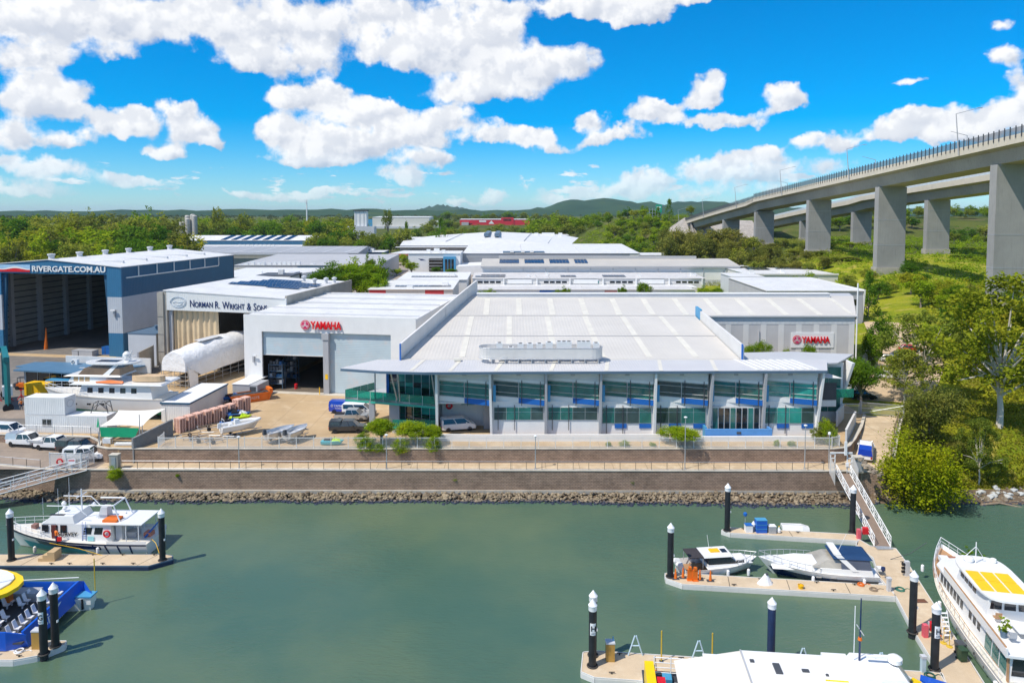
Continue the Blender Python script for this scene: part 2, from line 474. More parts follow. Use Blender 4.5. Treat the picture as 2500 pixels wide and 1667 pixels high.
# ---------------------------------------------------------------- lie of the land
WATER_Z,PONTOON_Z,PROM_Z = -5.4,-4.9,-1.9
UPY,LOWY = 95.3,92.6
def sm(t):
    t = max(0.,min(1.,t)); return t * t * (3 - 2 * t)
def tz(x,y):
    """height of the ground"""
    far = 15 * sm((y - 480) / 1300)
    right = sm((x - 74 - 30 * sm((y - 190) / 60)) / 42) * min(12.0,max(0.,(y - 122) * .058))
    hill = 27.5 * sm(1 - abs(max(0.,y - 640) * .0016 + 0) if y > 640 else 1 - max(0,640 - y) / 190) * sm((x - 30 - max(0,600 - y) * .15) / 84) if 430 < y < 1500 else 0
    z = max(far,right,hill)
    if x > 45.4:
        f = sm((y - 84.5) / (21 + max(0,x - 90) * .05))
        z = z * sm((y - 100) / 30) + (-6.6 + 6.6 * f + .7 * f * sm((x - 52) / 20))
        if 90 < y < 113 and x < 51 + (y - 91.4) * .63: z = min(z,-2.4 + max(0,y - 93) * .105)      # cut for the driveway
    return z
def patch(name,xs,ys,zf,m,kind='structure'):
    me = MB(); n = len(xs)
    for y in ys:
        for x in xs: me.v.append((x,y,zf(x,y)))
    for j in range(len(ys) - 1):
        for i in range(n - 1):
            a = j * n + i; me.f.append((a,a + 1,a + n + 1,a + n))
    o = me.build(name,m,smooth=True)
    return struct(o,kind)
def spaced(a,b_,step0,grow=1.12,mx=1e9):
    out = [a]; s = step0
    while out[-1] < b_: out.append(min(b_,out[-1] + s)); s = min(mx,s * grow)
    return out

def grassmat(name,c1,c2,c3,sc=.12):
    m = bpy.data.materials.new(name); m.use_nodes = True
    t = m.node_tree; b = NB(t); p = t.nodes['Principled BSDF']
    ob = b.n('ShaderNodeTexCoord').outputs['Object']
    col = b.mix(b.ramp(b.noise(ob,sc,5,.6),.35,.65),(*c1,1),(*c2,1))
    col = b.mix(b.ramp(b.noise(ob,sc * 1.9,6,.65,dist=.5),.50,.70),col,(*c3,1))
    col = b.mix(1.,col,b.mix(b.noise(ob,2.2,8,.75),(.55,.55,.55,1),(1.5,1.5,1.4,1)),'MULTIPLY')
    t.links.new(col,p.inputs['Base Color']); p.inputs['Roughness'].default_value = .95; p.inputs['Specular IOR Level'].default_value = .1
    bp = b.n('ShaderNodeBump'); bp.inputs['Distance'].default_value = .35
    t.links.new(b.noise(ob,3.5,6,.75),bp.inputs['Height']); t.links.new(bp.outputs[0],p.inputs['Normal'])
    MATS[name] = m
    return m
GRASS = grassmat('rough_grass',(.18,.24,.014),(.31,.32,.02),(.43,.36,.09))
LANDM = grassmat('bushland_floor',(.055,.085,.018),(.10,.12,.025),(.16,.13,.06),.03)
MUD = mat('river_mud',(.155,.11,.07),.75,var=.3,vs=.7,bump=.15,bs=3,fine=.2)

nearx = [45.5 + i * 1.5 for i in range(60)] + spaced(137,2500,4,1.15)
patch('ground',nearx,[83 + i * 1.2 for i in range(60)] + spaced(156,330,3,1.09),lambda x,y: tz(x,y) - .06,GRASS)
patch('ground',nearx,spaced(330,3000,8,1.09),lambda x,y: tz(x,y) - .06,LANDM)
# the estate and the far country left of it
patch('ground',[-x for x in spaced(0,3500,6,1.12)][::-1][:-1] + spaced(0,45.5,6,1.0),[110] + spaced(118,3000,6,1.09),lambda x,y: tz(x,y) - .06,LANDM)
# land behind and beyond, out to the horizon
patch('ground',[-14000,-3500,0,3500,14000],[3000,6000,16000],lambda x,y: 14.6,LANDM)

# river: muddy green, small wind ripples
wm = bpy.data.materials.new('river_water'); wm.use_nodes = True
t = wm.node_tree; b = NB(t); p = t.nodes['Principled BSDF']
ob = b.n('ShaderNodeTexCoord').outputs['Object']
mp = b.n('ShaderNodeMapping'); mp.inputs['Rotation'].default_value = (0,0,R(14)); mp.inputs['Scale'].default_value = (.55,1.5,1); t.links.new(ob,mp.inputs[0])
big = b.ramp(b.noise(ob,.045,4,.55),.35,.68)
col = b.mix(big,(.062,.126,.088,1),(.108,.160,.094,1))
t.links.new(col,p.inputs['Base Color'])
p.inputs['Roughness'].default_value = .07
p.inputs['Specular IOR Level'].default_value = .42
bp = b.n('ShaderNodeBump'); bp.inputs['Distance'].default_value = .11
gust = b.ramp(b.noise(ob,.07,3,.5),.38,.66,.25,1.)
h = b.m('ADD',b.m('MULTIPLY',b.noise(mp.outputs[0],1.5,5,.62),gust),b.m('MULTIPLY',b.noise(mp.outputs[0],5.5,3,.6),.22))
t.links.new(h,bp.inputs['Height']); t.links.new(bp.outputs[0],p.inputs['Normal'])
struct(MB().quad((-2500,-1500,WATER_Z),(2500,-1500,WATER_Z),(2500,100,WATER_Z),(-2500,100,WATER_Z)).build('river',wm))

# yard slab (its front stands on the upper wall) and paved areas
yl = [G(389,1093),(47.2,UPY),G(2062,1062,-.2),G(2112,1006),(60,125),(76,160),(80,240),(-112,260),(-160,180),(-160,104.5),(-71,101.3),(-58.2,100.6),(-55.4,95.9),(-53.4,95.6)]
struct(MB().prism([(-53.4,UPY),(43.8,UPY),(45.6,96.0),(47.6,98.2),(51.5,104),(55.8,111.5),(62,125),(78,160),(84,240),(-112,262),(-160,200),(-160,112),(-112,106.5),(-71,101.6),(-58.4,100.8),(-56.2,98.5),(-54.9,96.3)],-2.5,0.).build('yard',YARDM))
struct(MB().prism([(-160,113),(-66,104.6),(-64.5,109),(-72,130),(-70,152),(-160,166)],-.02,.004).build('hardstand',ASPH))
struct(MB().prism([(-62,262),(-30,235),(84,240),(92,300),(92,380),(60,470),(-60,470),(-110,420)],-.3,.004).build('estate_apron',ESTATE))
# promenade between the two walls, and the lower car park on the left
struct(MB().prism([(-58.5,LOWY),(46.0,LOWY - .6),(48.6,94.6),(49.4,97.4),(45.2,96.6),(43.8,UPY + .2),(-55.3,UPY + .4)],-4.2,PROM_Z).build('promenade',PATHM))
def cpz(x,y): return PROM_Z + .004 + max(0.,(y - 95.2)) * .13
struct(patch('car_park',spaced(-160,-55.2,8,1.0,8),[92.9,95.2,98,101.2,103.5,106.5,113],cpz,CARP))

# driveway ramp up to the gate and the track beyond
rampL = [(44.6,95.4,-1.9),(48.2,99.2,-1.25),(52.2,105,-.5),(55.9,111.6,.02)]
rampR = [(49.4,91.4,-1.9),(52.3,96.6,-1.3),(56.4,103.6,-.5),(60.6,110.2,.02)]
me = MB(); n = len(rampL)
for a in rampL + rampR: me.v.append(a)
me.f = [(i,n + i,n + i + 1,i + 1) for i in range(n - 1)]
struct(me.build('driveway',PATHM))
tl = [(55.9,111.6),(60,124),(66.5,138),(75,152),(86,170),(94,190),(98,215)]
tr = [(60.6,110.2),(68,118),(77,128),(86,141),(95,158),(103,180),(107,215)]
me = MB(); K = 5
for i in range(len(tl)):
    for k in range(K + 1):
        x = tl[i][0] + (tr[i][0] - tl[i][0]) * k / K; y = tl[i][1] + (tr[i][1] - tl[i][1]) * k / K
        me.v.append((x,y,tz(x,y) + .09))
me.f = [(i * (K + 1) + k,i * (K + 1) + k + 1,(i + 1) * (K + 1) + k + 1,(i + 1) * (K + 1) + k) for i in range(len(tl) - 1) for k in range(K)]
struct(me.build('access_road',mat('gravel_road',(.52,.39,.25),.9,var=.15,vs=.4,fine=.15)))
# verge of mown lawn beside the warehouse
me = MB()
lp = [(65.5,131),(71,133),(79,150),(87,176),(80,178),(72,152)]
struct(me.prism(lp,-.02,.012).build('lawn',grassmat('mown_lawn',(.17,.24,.012),(.24,.28,.02),(.26,.27,.03))))

# ---------------------------------------------------------------- retaining walls
def wallrun(name,label,pts,z0,z1,th=.35,m=WALLM,cope=True,cat='retaining wall'):
    """wall along a path; z0/z1 numbers or per-point lists"""
    z0 = z0 if isinstance(z0,list) else [z0] * len(pts); z1 = z1 if isinstance(z1,list) else [z1] * len(pts)
    base = Vector((pts[0][0],pts[0][1],0))
    root = T(name,label,cat,tuple(base))
    def ribbon(mb,zlo,zhi,o0,o1):
        rings = []
        for i,(x,y) in enumerate(pts):
            a = Vector(pts[max(i - 1,0)]); c = Vector(pts[min(i + 1,len(pts) - 1)]); d = (c - a).normalized(); nrm = Vector((d.y,-d.x))
            p0 = Vector((x,y)) + nrm * o1 - base.xy; p1 = Vector((x,y)) + nrm * o0 - base.xy
            rings.append([(p0.x,p0.y,zlo[i]),(p0.x,p0.y,zhi[i]),(p1.x,p1.y,zhi[i]),(p1.x,p1.y,zlo[i])])
        mb.loft(rings)
    mb = MB(); ribbon(mb,z0,z1,-th,0); mb.build('wall_face',m,root)
    if cope:
        mb = MB(); ribbon(mb,z1,[z + .1 for z in z1],-th - .02,.07); mb.build('coping',CONC_L,root)
    return root
wallrun('retaining_wall','upper brown block retaining wall below the long white picket fence',[(-53.2,UPY - .05),(43.6,UPY - .05),(45.3,95.7),(46.4,96.6),(48.6,99.6),(52.2,105.1),(55.8,111.4)],[-2.2] * 4 + [-1.4,-.7,-.1],[.0] * 4 + [.02,.03,.04])
wallrun('river_wall','long brown block river wall between rocks and the promenade',[(-58.8,LOWY),(45.8,LOWY - .6)],-4.75,PROM_Z)
wallrun('river_wall','brown block river wall below the car park at the far left',[(-160,96.2),(-71,94.7),(-63,92.9),(-58.6,92.4)],-4.8,PROM_Z)
wallrun('river_wall','short brown block return wall beside the right-hand gangway landing',[(45.9,91.95),(49.6,91.3),(52.6,96.5),(56.8,103.5),(60.9,110.0)],[-5.2,-5.2,-3.0,-1.4,-.4],[-1.9,-1.9,-1.28,-.48,.02])
wallrun('retaining_wall','curved brown block wall below the green shade-sail corner',[(-160,111.2),(-112,105.9),(-71,101.2),(-60,100.2),(-57.6,98.2),(-56.6,96.1),(-54.9,95.35),(-53.2,95.3)],-2.2,.02)
# concrete ledge at the foot of the river wall
tag(MB().box(-58,45.6,LOWY - .62,LOWY - .05,-4.9,-4.45).build('footing',CONC),'low concrete footing ledge along the foot of the river wall','footing')

# riprap: broken stone along the foot of the wall
def stone(r,rg):
    ico = bmesh.new(); bmesh.ops.create_icosphere(ico,subdivisions=1,radius=1)
    for v in ico.verts: v.co *= rg.uniform(.72,1.12)
    vs = [Vector((v.co.x * rg.uniform(.95,1.05),v.co.y,v.co.z * .68)) for v in ico.verts]; fs = [tuple(v.index for v in f.verts) for f in ico.faces]
    ico.free(); return vs,fs
rg = random.Random(3)
protos = [stone(1,rg) for _ in range(10)]
def riprap(name,label,pts,m,seed):
    rg = random.Random(seed); mb = MB()
    for x,y,z,r in pts:
        vs,fs = rg.choice(protos); q = Matrix.Rotation(rg.uniform(0,6.3),3,'Z') @ Matrix.Rotation(rg.uniform(-.6,.6),3,'X')
        mb.add([q @ v * r + Vector((x,y,z)) for v in vs],fs)
    o = mb.build(name,m); o['kind'] = 'stuff'; o['label'] = label; o['category'] = 'rocks'
    return o
def rockmat(name,a,c,wetz):
    m = bpy.data.materials.new(name); m.use_nodes = True
    t = m.node_tree; b = NB(t); p = t.nodes['Principled BSDF']
    ob = b.n('ShaderNodeTexCoord').outputs['Object']
    g = b.n('ShaderNodeNewGeometry')
    col = b.mix(g.outputs['Random Per Island'],(*a,1),(*c,1))
    col = b.mix(b.ramp(b.noise(ob,1.4,5,.6),.5,.75,0,.5),col,(.27,.22,.10,1))
    sp = b.n('ShaderNodeSeparateXYZ'); t.links.new(ob,sp.inputs[0])
    wet = b.ramp(b.m('ADD',sp.outputs[2],b.m('MULTIPLY',b.noise(ob,1.1,3),.35)),wetz,wetz + .18,1,0)   # tide mark
    col = b.mix(wet,col,(.022,.032,.06,1))
    t.links.new(col,p.inputs['Base Color']); p.inputs['Roughness'].default_value = .85
    MATS[name] = m; return m
ROCKM = rockmat('riprap_stone',(.12,.09,.06),(.34,.27,.18),-5.10)
pts = []
for i in range(5200):
    x = rg.uniform(-76,45.5); t_ = rg.random()
    front = 90.6 - max(0,x) * .045 + rg.gauss(0,.12) + .5 * math.sin(x * .35) * .4
    back = LOWY - .5 if x > -58 else 92.4 + (-58 - x) * .13
    if x < -58: front += (-58 - x) * .06
    y = back + (front - .5 - back) * t_
    pts.append((x,y,-4.75 - .85 * t_ + rg.uniform(-.05,.1),rg.uniform(.12,.27) if rg.random() < .9 else rg.uniform(.27,.42)))
riprap('riprap','band of broken brown stones along the foot of the river wall',pts,ROCKM,5)
struct(MB().loft([[(-80,95.6,-4.9),(-80,88.8,-5.75),(-80,88.8,-6.2),(-80,95.6,-6.2)],[(46.2,92.4,-4.9),(46.2,87.6,-5.75),(46.2,87.6,-6.2),(46.2,92.4,-6.2)]]).build('river_bed',MUD))
# right-hand bank: bigger pale boulders above, dark mud and rubble below
pts = []
for i in range(2600):
    x = rg.uniform(44.5,108); w = rg.random()
    y = 86.0 + w * 6.2 + rg.gauss(0,.3) + .6 * math.sin(x * .4)
    pts.append((x,y,tz(x,y) + .02,rg.uniform(.10,.30) if rg.random() < .85 else rg.uniform(.3,.5)))
riprap('bank_rubble','muddy brown rubble on the bank right of the gangway',pts,rockmat('bank_stone',(.13,.10,.07),(.30,.25,.19),-5.1),6)
struct(patch('mud_bank',[45.6 + i * 1.6 for i in range(48)],[83.5 + i * .8 for i in range(12)],lambda x,y: tz(x,y) + .035,MUD))
PALE = rockmat('pale_boulder',(.36,.38,.39),(.55,.56,.54),-9)
for i in range(46):
    x = 57.5 + rg.random() * 24; y = 91.6 + rg.gauss(0,.55) + .25 * math.sin(x); r = rg.uniform(.25,.62)
    vs,fs = protos[i % 10]
    q = Matrix.Rotation(rg.uniform(0,6.3),3,'Z') @ Matrix.Diagonal((1.35,.9,.8))
    o = MB().add([q @ v * r for v in vs],fs).build('boulder',PALE,loc=(x,y,tz(x,y) + .1))
    tag(o,'pale grey boulder in the row along the grassy bank edge','boulder','pale boulders on the right bank')
# driftwood on the bank
MB().tube([(60,89.6,tz(60,89.6) + .25),(62.5,89.8,tz(62.5,89.8) + .3),(65,89.0,tz(65,89) + .25),(66.4,88.6,tz(66.4,88.6) + .15)],[.16,.14,.1,.05],7).build('driftwood',TIMBER)
tag(bpy.data.objects['driftwood'],'bleached driftwood log lying on the muddy bank','driftwood')
# ---------------------------------------------------------------- building helpers
def W(mb,name,m,root,smooth=False):
    """build a mesh drawn in world coordinates as a part of root"""
    par = root; off = Matrix.Identity(4)
    chain = []
    while par is not None: chain.append(par); par = par.parent
    for p_ in reversed(chain): off = off @ (Matrix.Translation(p_.location) @ Matrix.Rotation(p_.rotation_euler.z,4,'Z'))
    inv = off.inverted(); mb.v = [tuple(inv @ Vector(v)) for v in mb.v]
    return mb.build(name,m,root,smooth)
def wseg(mb,p0,p1,z0,z1,th=.25):
    """thin vertical wall from p0 to p1 (thickness to the left of the direction)"""
    a,c = Vector(p0),Vector(p1); d = (c - a).normalized(); nrm = Vector((-d.y,d.x)) * th
    z0a,z0b = z0 if isinstance(z0,tuple) else (z0,z0); z1a,z1b = z1 if isinstance(z1,tuple) else (z1,z1)
    q = [a,c,c + nrm,a + nrm]; zb = [z0a,z0b,z0b,z0a]; zt = [z1a,z1b,z1b,z1a]
    vs = [(p.x,p.y,z) for p,z in zip(q,zb)] + [(p.x,p.y,z) for p,z in zip(q,zt)]
    return mb.add(vs,[(3,2,1,0),(4,5,6,7),(0,1,5,4),(1,2,6,5),(2,3,7,6),(3,0,4,7)])
def sheet(mb,poly,zf,th=.18):
    return mb.prism(poly,lambda x,y: zf(x,y) - th,zf)

GROOF = mat('grey_roof_sheet',(.58,.555,.515),.6,var=.07,vs=.12,corr=('X',.55,.016),tint=(.58,.555,.51),streak=.1)
GROOF_D = mat('grey_roof_ridge_sheet',(.50,.51,.525),.5,var=.06,vs=.15,corr=('X',.4,.02))
SKYL = mat('fibreglass_skylight',(.68,.65,.57),.5,var=.08,vs=.5)
STRIPE_A = mat('warehouse_panel_grey',(.56,.55,.555),.6,var=.05,vs=.4,streak=.12)
STRIPE_B = mat('warehouse_panel_white',(.72,.71,.70),.6,var=.05,vs=.4,streak=.12)
LOUV = mat('white_louvre',(.66,.66,.65),.6,var=.05,corr=('Z',.28,.02))

# ---------------------------------------------------------------- the big grey-roofed warehouse
wh = T('warehouse','wide grey ribbed-roof warehouse with red lettered sign on its striped right wall','warehouse',(10,107,0))
def rz(x,y): return 10 + .087 * (y - 106.5)
RID = 153.
mb = MB(); sheet(mb,[(-16.5,106.4),(34.2,106.4),(34.6,134.8),(-12.0,134.8)],rz); W(mb,'roof',GROOF,wh)
mb = MB(); sheet(mb,[(-12.0,134.83),(65.2,134.83),(73.2,RID),(-9.2,RID)],lambda x,y: rz(x,y) + .01); W(mb,'roof',GROOF,wh)
mb = MB(); sheet(mb,[(-9.2,RID + .03),(73.2,RID + .03),(77,163),(-7.6,163)],lambda x,y: rz(x,RID) - .05 * (y - RID)); W(mb,'roof',GROOF_D,wh)
for yy in (119.8,134.7):
    mb = MB(); x0,x1 = (-14.3,34.4) if yy < 130 else (-12,34.6)
    mb.add([(x0,yy - .12,rz(0,yy) + .035),(x1,yy - .12,rz(0,yy) + .035),(x1,yy + .12,rz(0,yy) + .05),(x0,yy + .12,rz(0,yy) + .05)],[(0,1,2,3)]); W(mb,'sheet_lap',GREYP,wh)
# skylight strips
for i in range(12):
    x = -5.5 + i * 6.35
    mb = MB(); mb.prism([(x,135.1),(x + 1.1,135.1),(x + 1.1 + x * .03,RID - 3),(x + x * .03,RID - 3)] if x < 62 else [(x,136),(x + .8,136),(x + 3.2,RID - 3),(x + 2.4,RID - 3)],lambda x_,y: rz(x_,y) + .02,lambda x_,y: rz(x_,y) + .06); W(mb,'skylight',SKYL,wh)
for i in range(6):
    x = -8 + i * 7.1
    for (ya,yb) in ((107.5,119.4),(120.3,134.3)):
        mb = MB(); mb.prism([(x,ya),(x + .9,ya),(x + .9,yb),(x,yb)],lambda x_,y: rz(x_,y) + .01,lambda x_,y: rz(x_,y) + .045); W(mb,'skylight',SKYL,wh)
for i in range(11):
    x = -3 + i * 6.9
    mb = MB(); mb.prism([(x,RID + 1.4),(x + 1.2,RID + 1.4),(x + 1.2,162),(x,162)],lambda x_,y: rz(x_,RID) - .05 * (y - RID) - .01,lambda x_,y: rz(x_,RID) - .05 * (y - RID) + .04); W(mb,'skylight',SKYL,wh)
W(MB().box(-7.4,67.5,RID - 1.6,RID - .2,rz(0,RID) - .4,rz(0,RID) + .62),'ridge_vent',LGREY,wh)
W(MB().box(-7.5,67.6,RID - 1.75,RID - .05,rz(0,RID) + .62,rz(0,RID) + .78),'ridge_vent_cap',WHITE,wh)
# parapets and walls
mb = MB()
for (a,c) in (((-16.6,106.3),(-12.4,132)),((-12.35,132.1),(-9.3,150)),((-9.25,150.1),(-7.7,159))):
    wseg(mb,a,c,0,(rz(*a) + 2.35,rz(*c) + 2.3),.35)
W(mb,'parapet',OFFW,wh)
mb = MB(); wseg(mb,(34.35,106.2),(34.75,131.5),0,(rz(0,106.2) + 2.2,rz(0,131.5) + 1.6),-.4); W(mb,'parapet',OFFW,wh)
W(MB().box(34.3,34.5,105.85,106.2,9.3,12.35),'parapet_end',BLUEP,wh)
W(MB().box(-16.8,-16.6,105.95,106.3,9.3,12.4),'parapet_end',BLUEP,wh)
mb = MB(); wseg(mb,(34.75,131.6),(34.8,135.2),11,(14,14.2),-.4); W(mb,'parapet',CYANP,wh)
W(MB().box(-16.4,34.2,106.5,106.75,0,9.75),'wall',OFFW,wh)
W(MB().box(-16.3,34.1,106.28,106.42,9.62,9.93),'gutter',SKYL,wh)
x = 34.9; k = 0
while x < 65:
    w_ = (2.3,1.05)[k % 2]
    x1 = min(65,x + w_)
    W(MB().box(x,x1,135.0 - (.03 if k % 2 else 0),135.25,0,10.8),'wall_panel',STRIPE_B if k % 2 else STRIPE_A,wh)
    x = x1; k += 1
W(MB().box(34.9,65.0,134.95,135.25,10.8,12.35),'eave_panel',mat('eave_band',(.62,.64,.66),.6,var=.05,corr=('X',.9,.02)),wh)
W(MB().box(34.9,65.2,134.6,134.95,12.2,12.42),'gutter',LGREY,wh)
mb = MB(); wseg(mb,(65.05,135.0),(73.0,153),0,(12.35,13.8),.3); W(mb,'wall',GREYP,wh)  # right side wall coloured grey to stand for its shade
W(MB().tube([(65.35,134.8,0),(65.35,134.8,18.6)],.14,8),'mast',WHITE,wh)
for xx in (49.6,60.6): W(MB().box(xx,xx + .3,134.7,134.96,3.4,4.6),'wall_light',DGREY,wh)
mb = MB(); mb.box(46.8,46.92,134.8,134.95,7,9.6); W(mb,'downpipe',LGREY,wh)
# sign on the striped wall
sg = W(MB().box(53.0,61.1,134.86,134.98,6.3,9.2),'sign_board',mat('sign_white',(.82,.82,.82),.5,var=.02),wh)
EMB_G = mat('emblem_magenta',(.62,.02,.12),.35,var=.3,vs=3)
def emblem(root,c,r,y):
    """round badge: ring, disc and three crossed fork bars"""
    x0,z0 = c
    def disc(rad,yy,th,m,nm):
        mb = MB(); ring0 = [(x0 + rad * math.cos(2 * math.pi * k / 28),yy,z0 + rad * math.sin(2 * math.pi * k / 28)) for k in range(28)]
        mb.loft([[(p[0],yy + th,p[2]) for p in ring0],ring0]); return mb.build(nm,m,root)
    disc(r,y,.08,RED,'emblem_disc'); disc(r * .86,y - .015,.03,WHITE,'emblem_ring'); disc(r * .8,y - .03,.03,EMB_G,'emblem_field')
    for k in range(3):
        a = R(90 + 120 * k); mb = MB(); ca,sa = math.cos(a),math.sin(a)
        def P(u,v): return (x0 + u * ca - v * sa,y - .05,z0 + u * sa + v * ca)
        w = r * .05
        mb.quad(P(-r * .3,-w),P(r * .35,-w),P(r * .35,w),P(-r * .3,w))
        for s_ in (-1,1): mb.quad(P(r * .35,s_ * r * .16 - w),P(r * .76,s_ * r * .13 - w),P(r * .76,s_ * r * .13 + w),P(r * .35,s_ * r * .16 + w))
        mb.quad(P(r * .33,-r * .18),P(r * .4,-r * .18),P(r * .4,r * .18),P(r * .33,r * .18))
        mb.build('emblem_fork',WHITE,root)
L = wh.location
letter('sign_letters','YAMAHA',1.75,REDLET,wh,(55.0 - L.x,134.72 - L.y,7.25 - L.z),ext=.06,off=.035,width=5.35)
emblem(wh,(54.1 - L.x,7.85 - L.z),.82,134.78 - L.y)

# ---------------------------------------------------------------- two-storey office front
of = T('office_building','long two-storey white office with green glass, blue panels and slanting fins','office',(16,101.2,0))
FY = 101.2; X0 = -10.7; BW = 7.757
zc = lambda x,y: 9.72 + .03 * (y - 99.3)
# roof sheet with the pointed overhang at its left end
rp = [(-12.3,98.95),(2,99.35),(44.5,99.95),(47.2,106.3),(34.9,106.3),(-16.5,106.3),(-20.2,106.4),(-24.5,101.3),(-18.5,99.6)]
W(sheet(MB(),rp,zc,.16),'roof',mat('office_roof_sheet',(.56,.555,.56),.45,var=.05,vs=.2,corr=('X',.38,.02)),of)
edge = [(-24.5,101.3),(-18.5,99.6),(-12.3,98.95),(2,99.35),(44.5,99.95)]
for a,c in zip(edge,edge[1:]): W(wseg(MB(),a,c,zc(0,99) - .36,zc(0,99) - .02,-.07),'fascia',STRIM,of)
mb = MB(); sheet(mb,[(-12.2,99.1),(44.3,100.1),(44.3,FY),(-20,FY),(-24,101.4),(-18.4,99.8)],lambda x,y: zc(x,y) - .2,.05); W(mb,'soffit',WHITE,of)
for xx in (-14.5,-9,-2.6,5.2,13.0,20.7,28.5):
    mb = MB(); mb.prism([(xx,99.6),(xx + .55,99.6),(xx + 1.6,106.2),(xx + 1.05,106.2)],lambda x,y: zc(x,y) + .01,lambda x,y: zc(x,y) + .04); W(mb,'roof_strip',SKYL,of)
for i in range(9):
    xx = 34.6 + i * 1.05
    mb = MB(); mb.prism([(xx,100.2),(xx + .45,100.2),(xx - 1.0,106.2),(xx - 1.45,106.2)],lambda x,y: zc(x,y) + .02,lambda x,y: zc(x,y) + .1); W(mb,'pergola_slat',WHITE,of)
# body wall: ground floor, upper floor
W(MB().box(X0 + BW + .1,X0 + 7 * BW,FY,FY + .4,0,5.0),'ground_wall',WHITE,of)
W(MB().box(X0 + .1,X0 + 7 * BW,FY + .55,FY + .9,4.6,9.5),'upper_wall',WHITE,of)
W(MB().box(X0 + 7 * BW - .3,X0 + 7 * BW,FY + .4,106.2,0,9.4),'end_wall',WHITE,of)
for i in range(8):                                                # fins
    x = X0 + i * BW
    white = i in (0,1,4,7)
    if i == 7: poly = [(100.1,9.3),(101.5,9.3),(101.5,0),(101.0,0)]
    else: poly = [(99.75,9.3),(101.25,9.3),(101.25,0),(100.55,0)]
    lean = .55 if i == 7 else (.28 if i in (1,5) else 0)
    mb = MB(); mb.ext(poly,'x',-.17,.17); mb.v = [(vx + x + lean * (vz / 9.3) * (1 if i != 1 else -.7),vy,vz) for vx,vy,vz in mb.v]
    W(mb,'fin',WHITE if white else GREYP,of)
rod = lambda x,y,z0,z1: MB().box(x - .045,x + .045,y - .1,y - .02,z0,z1)
rgl = random.Random(11)
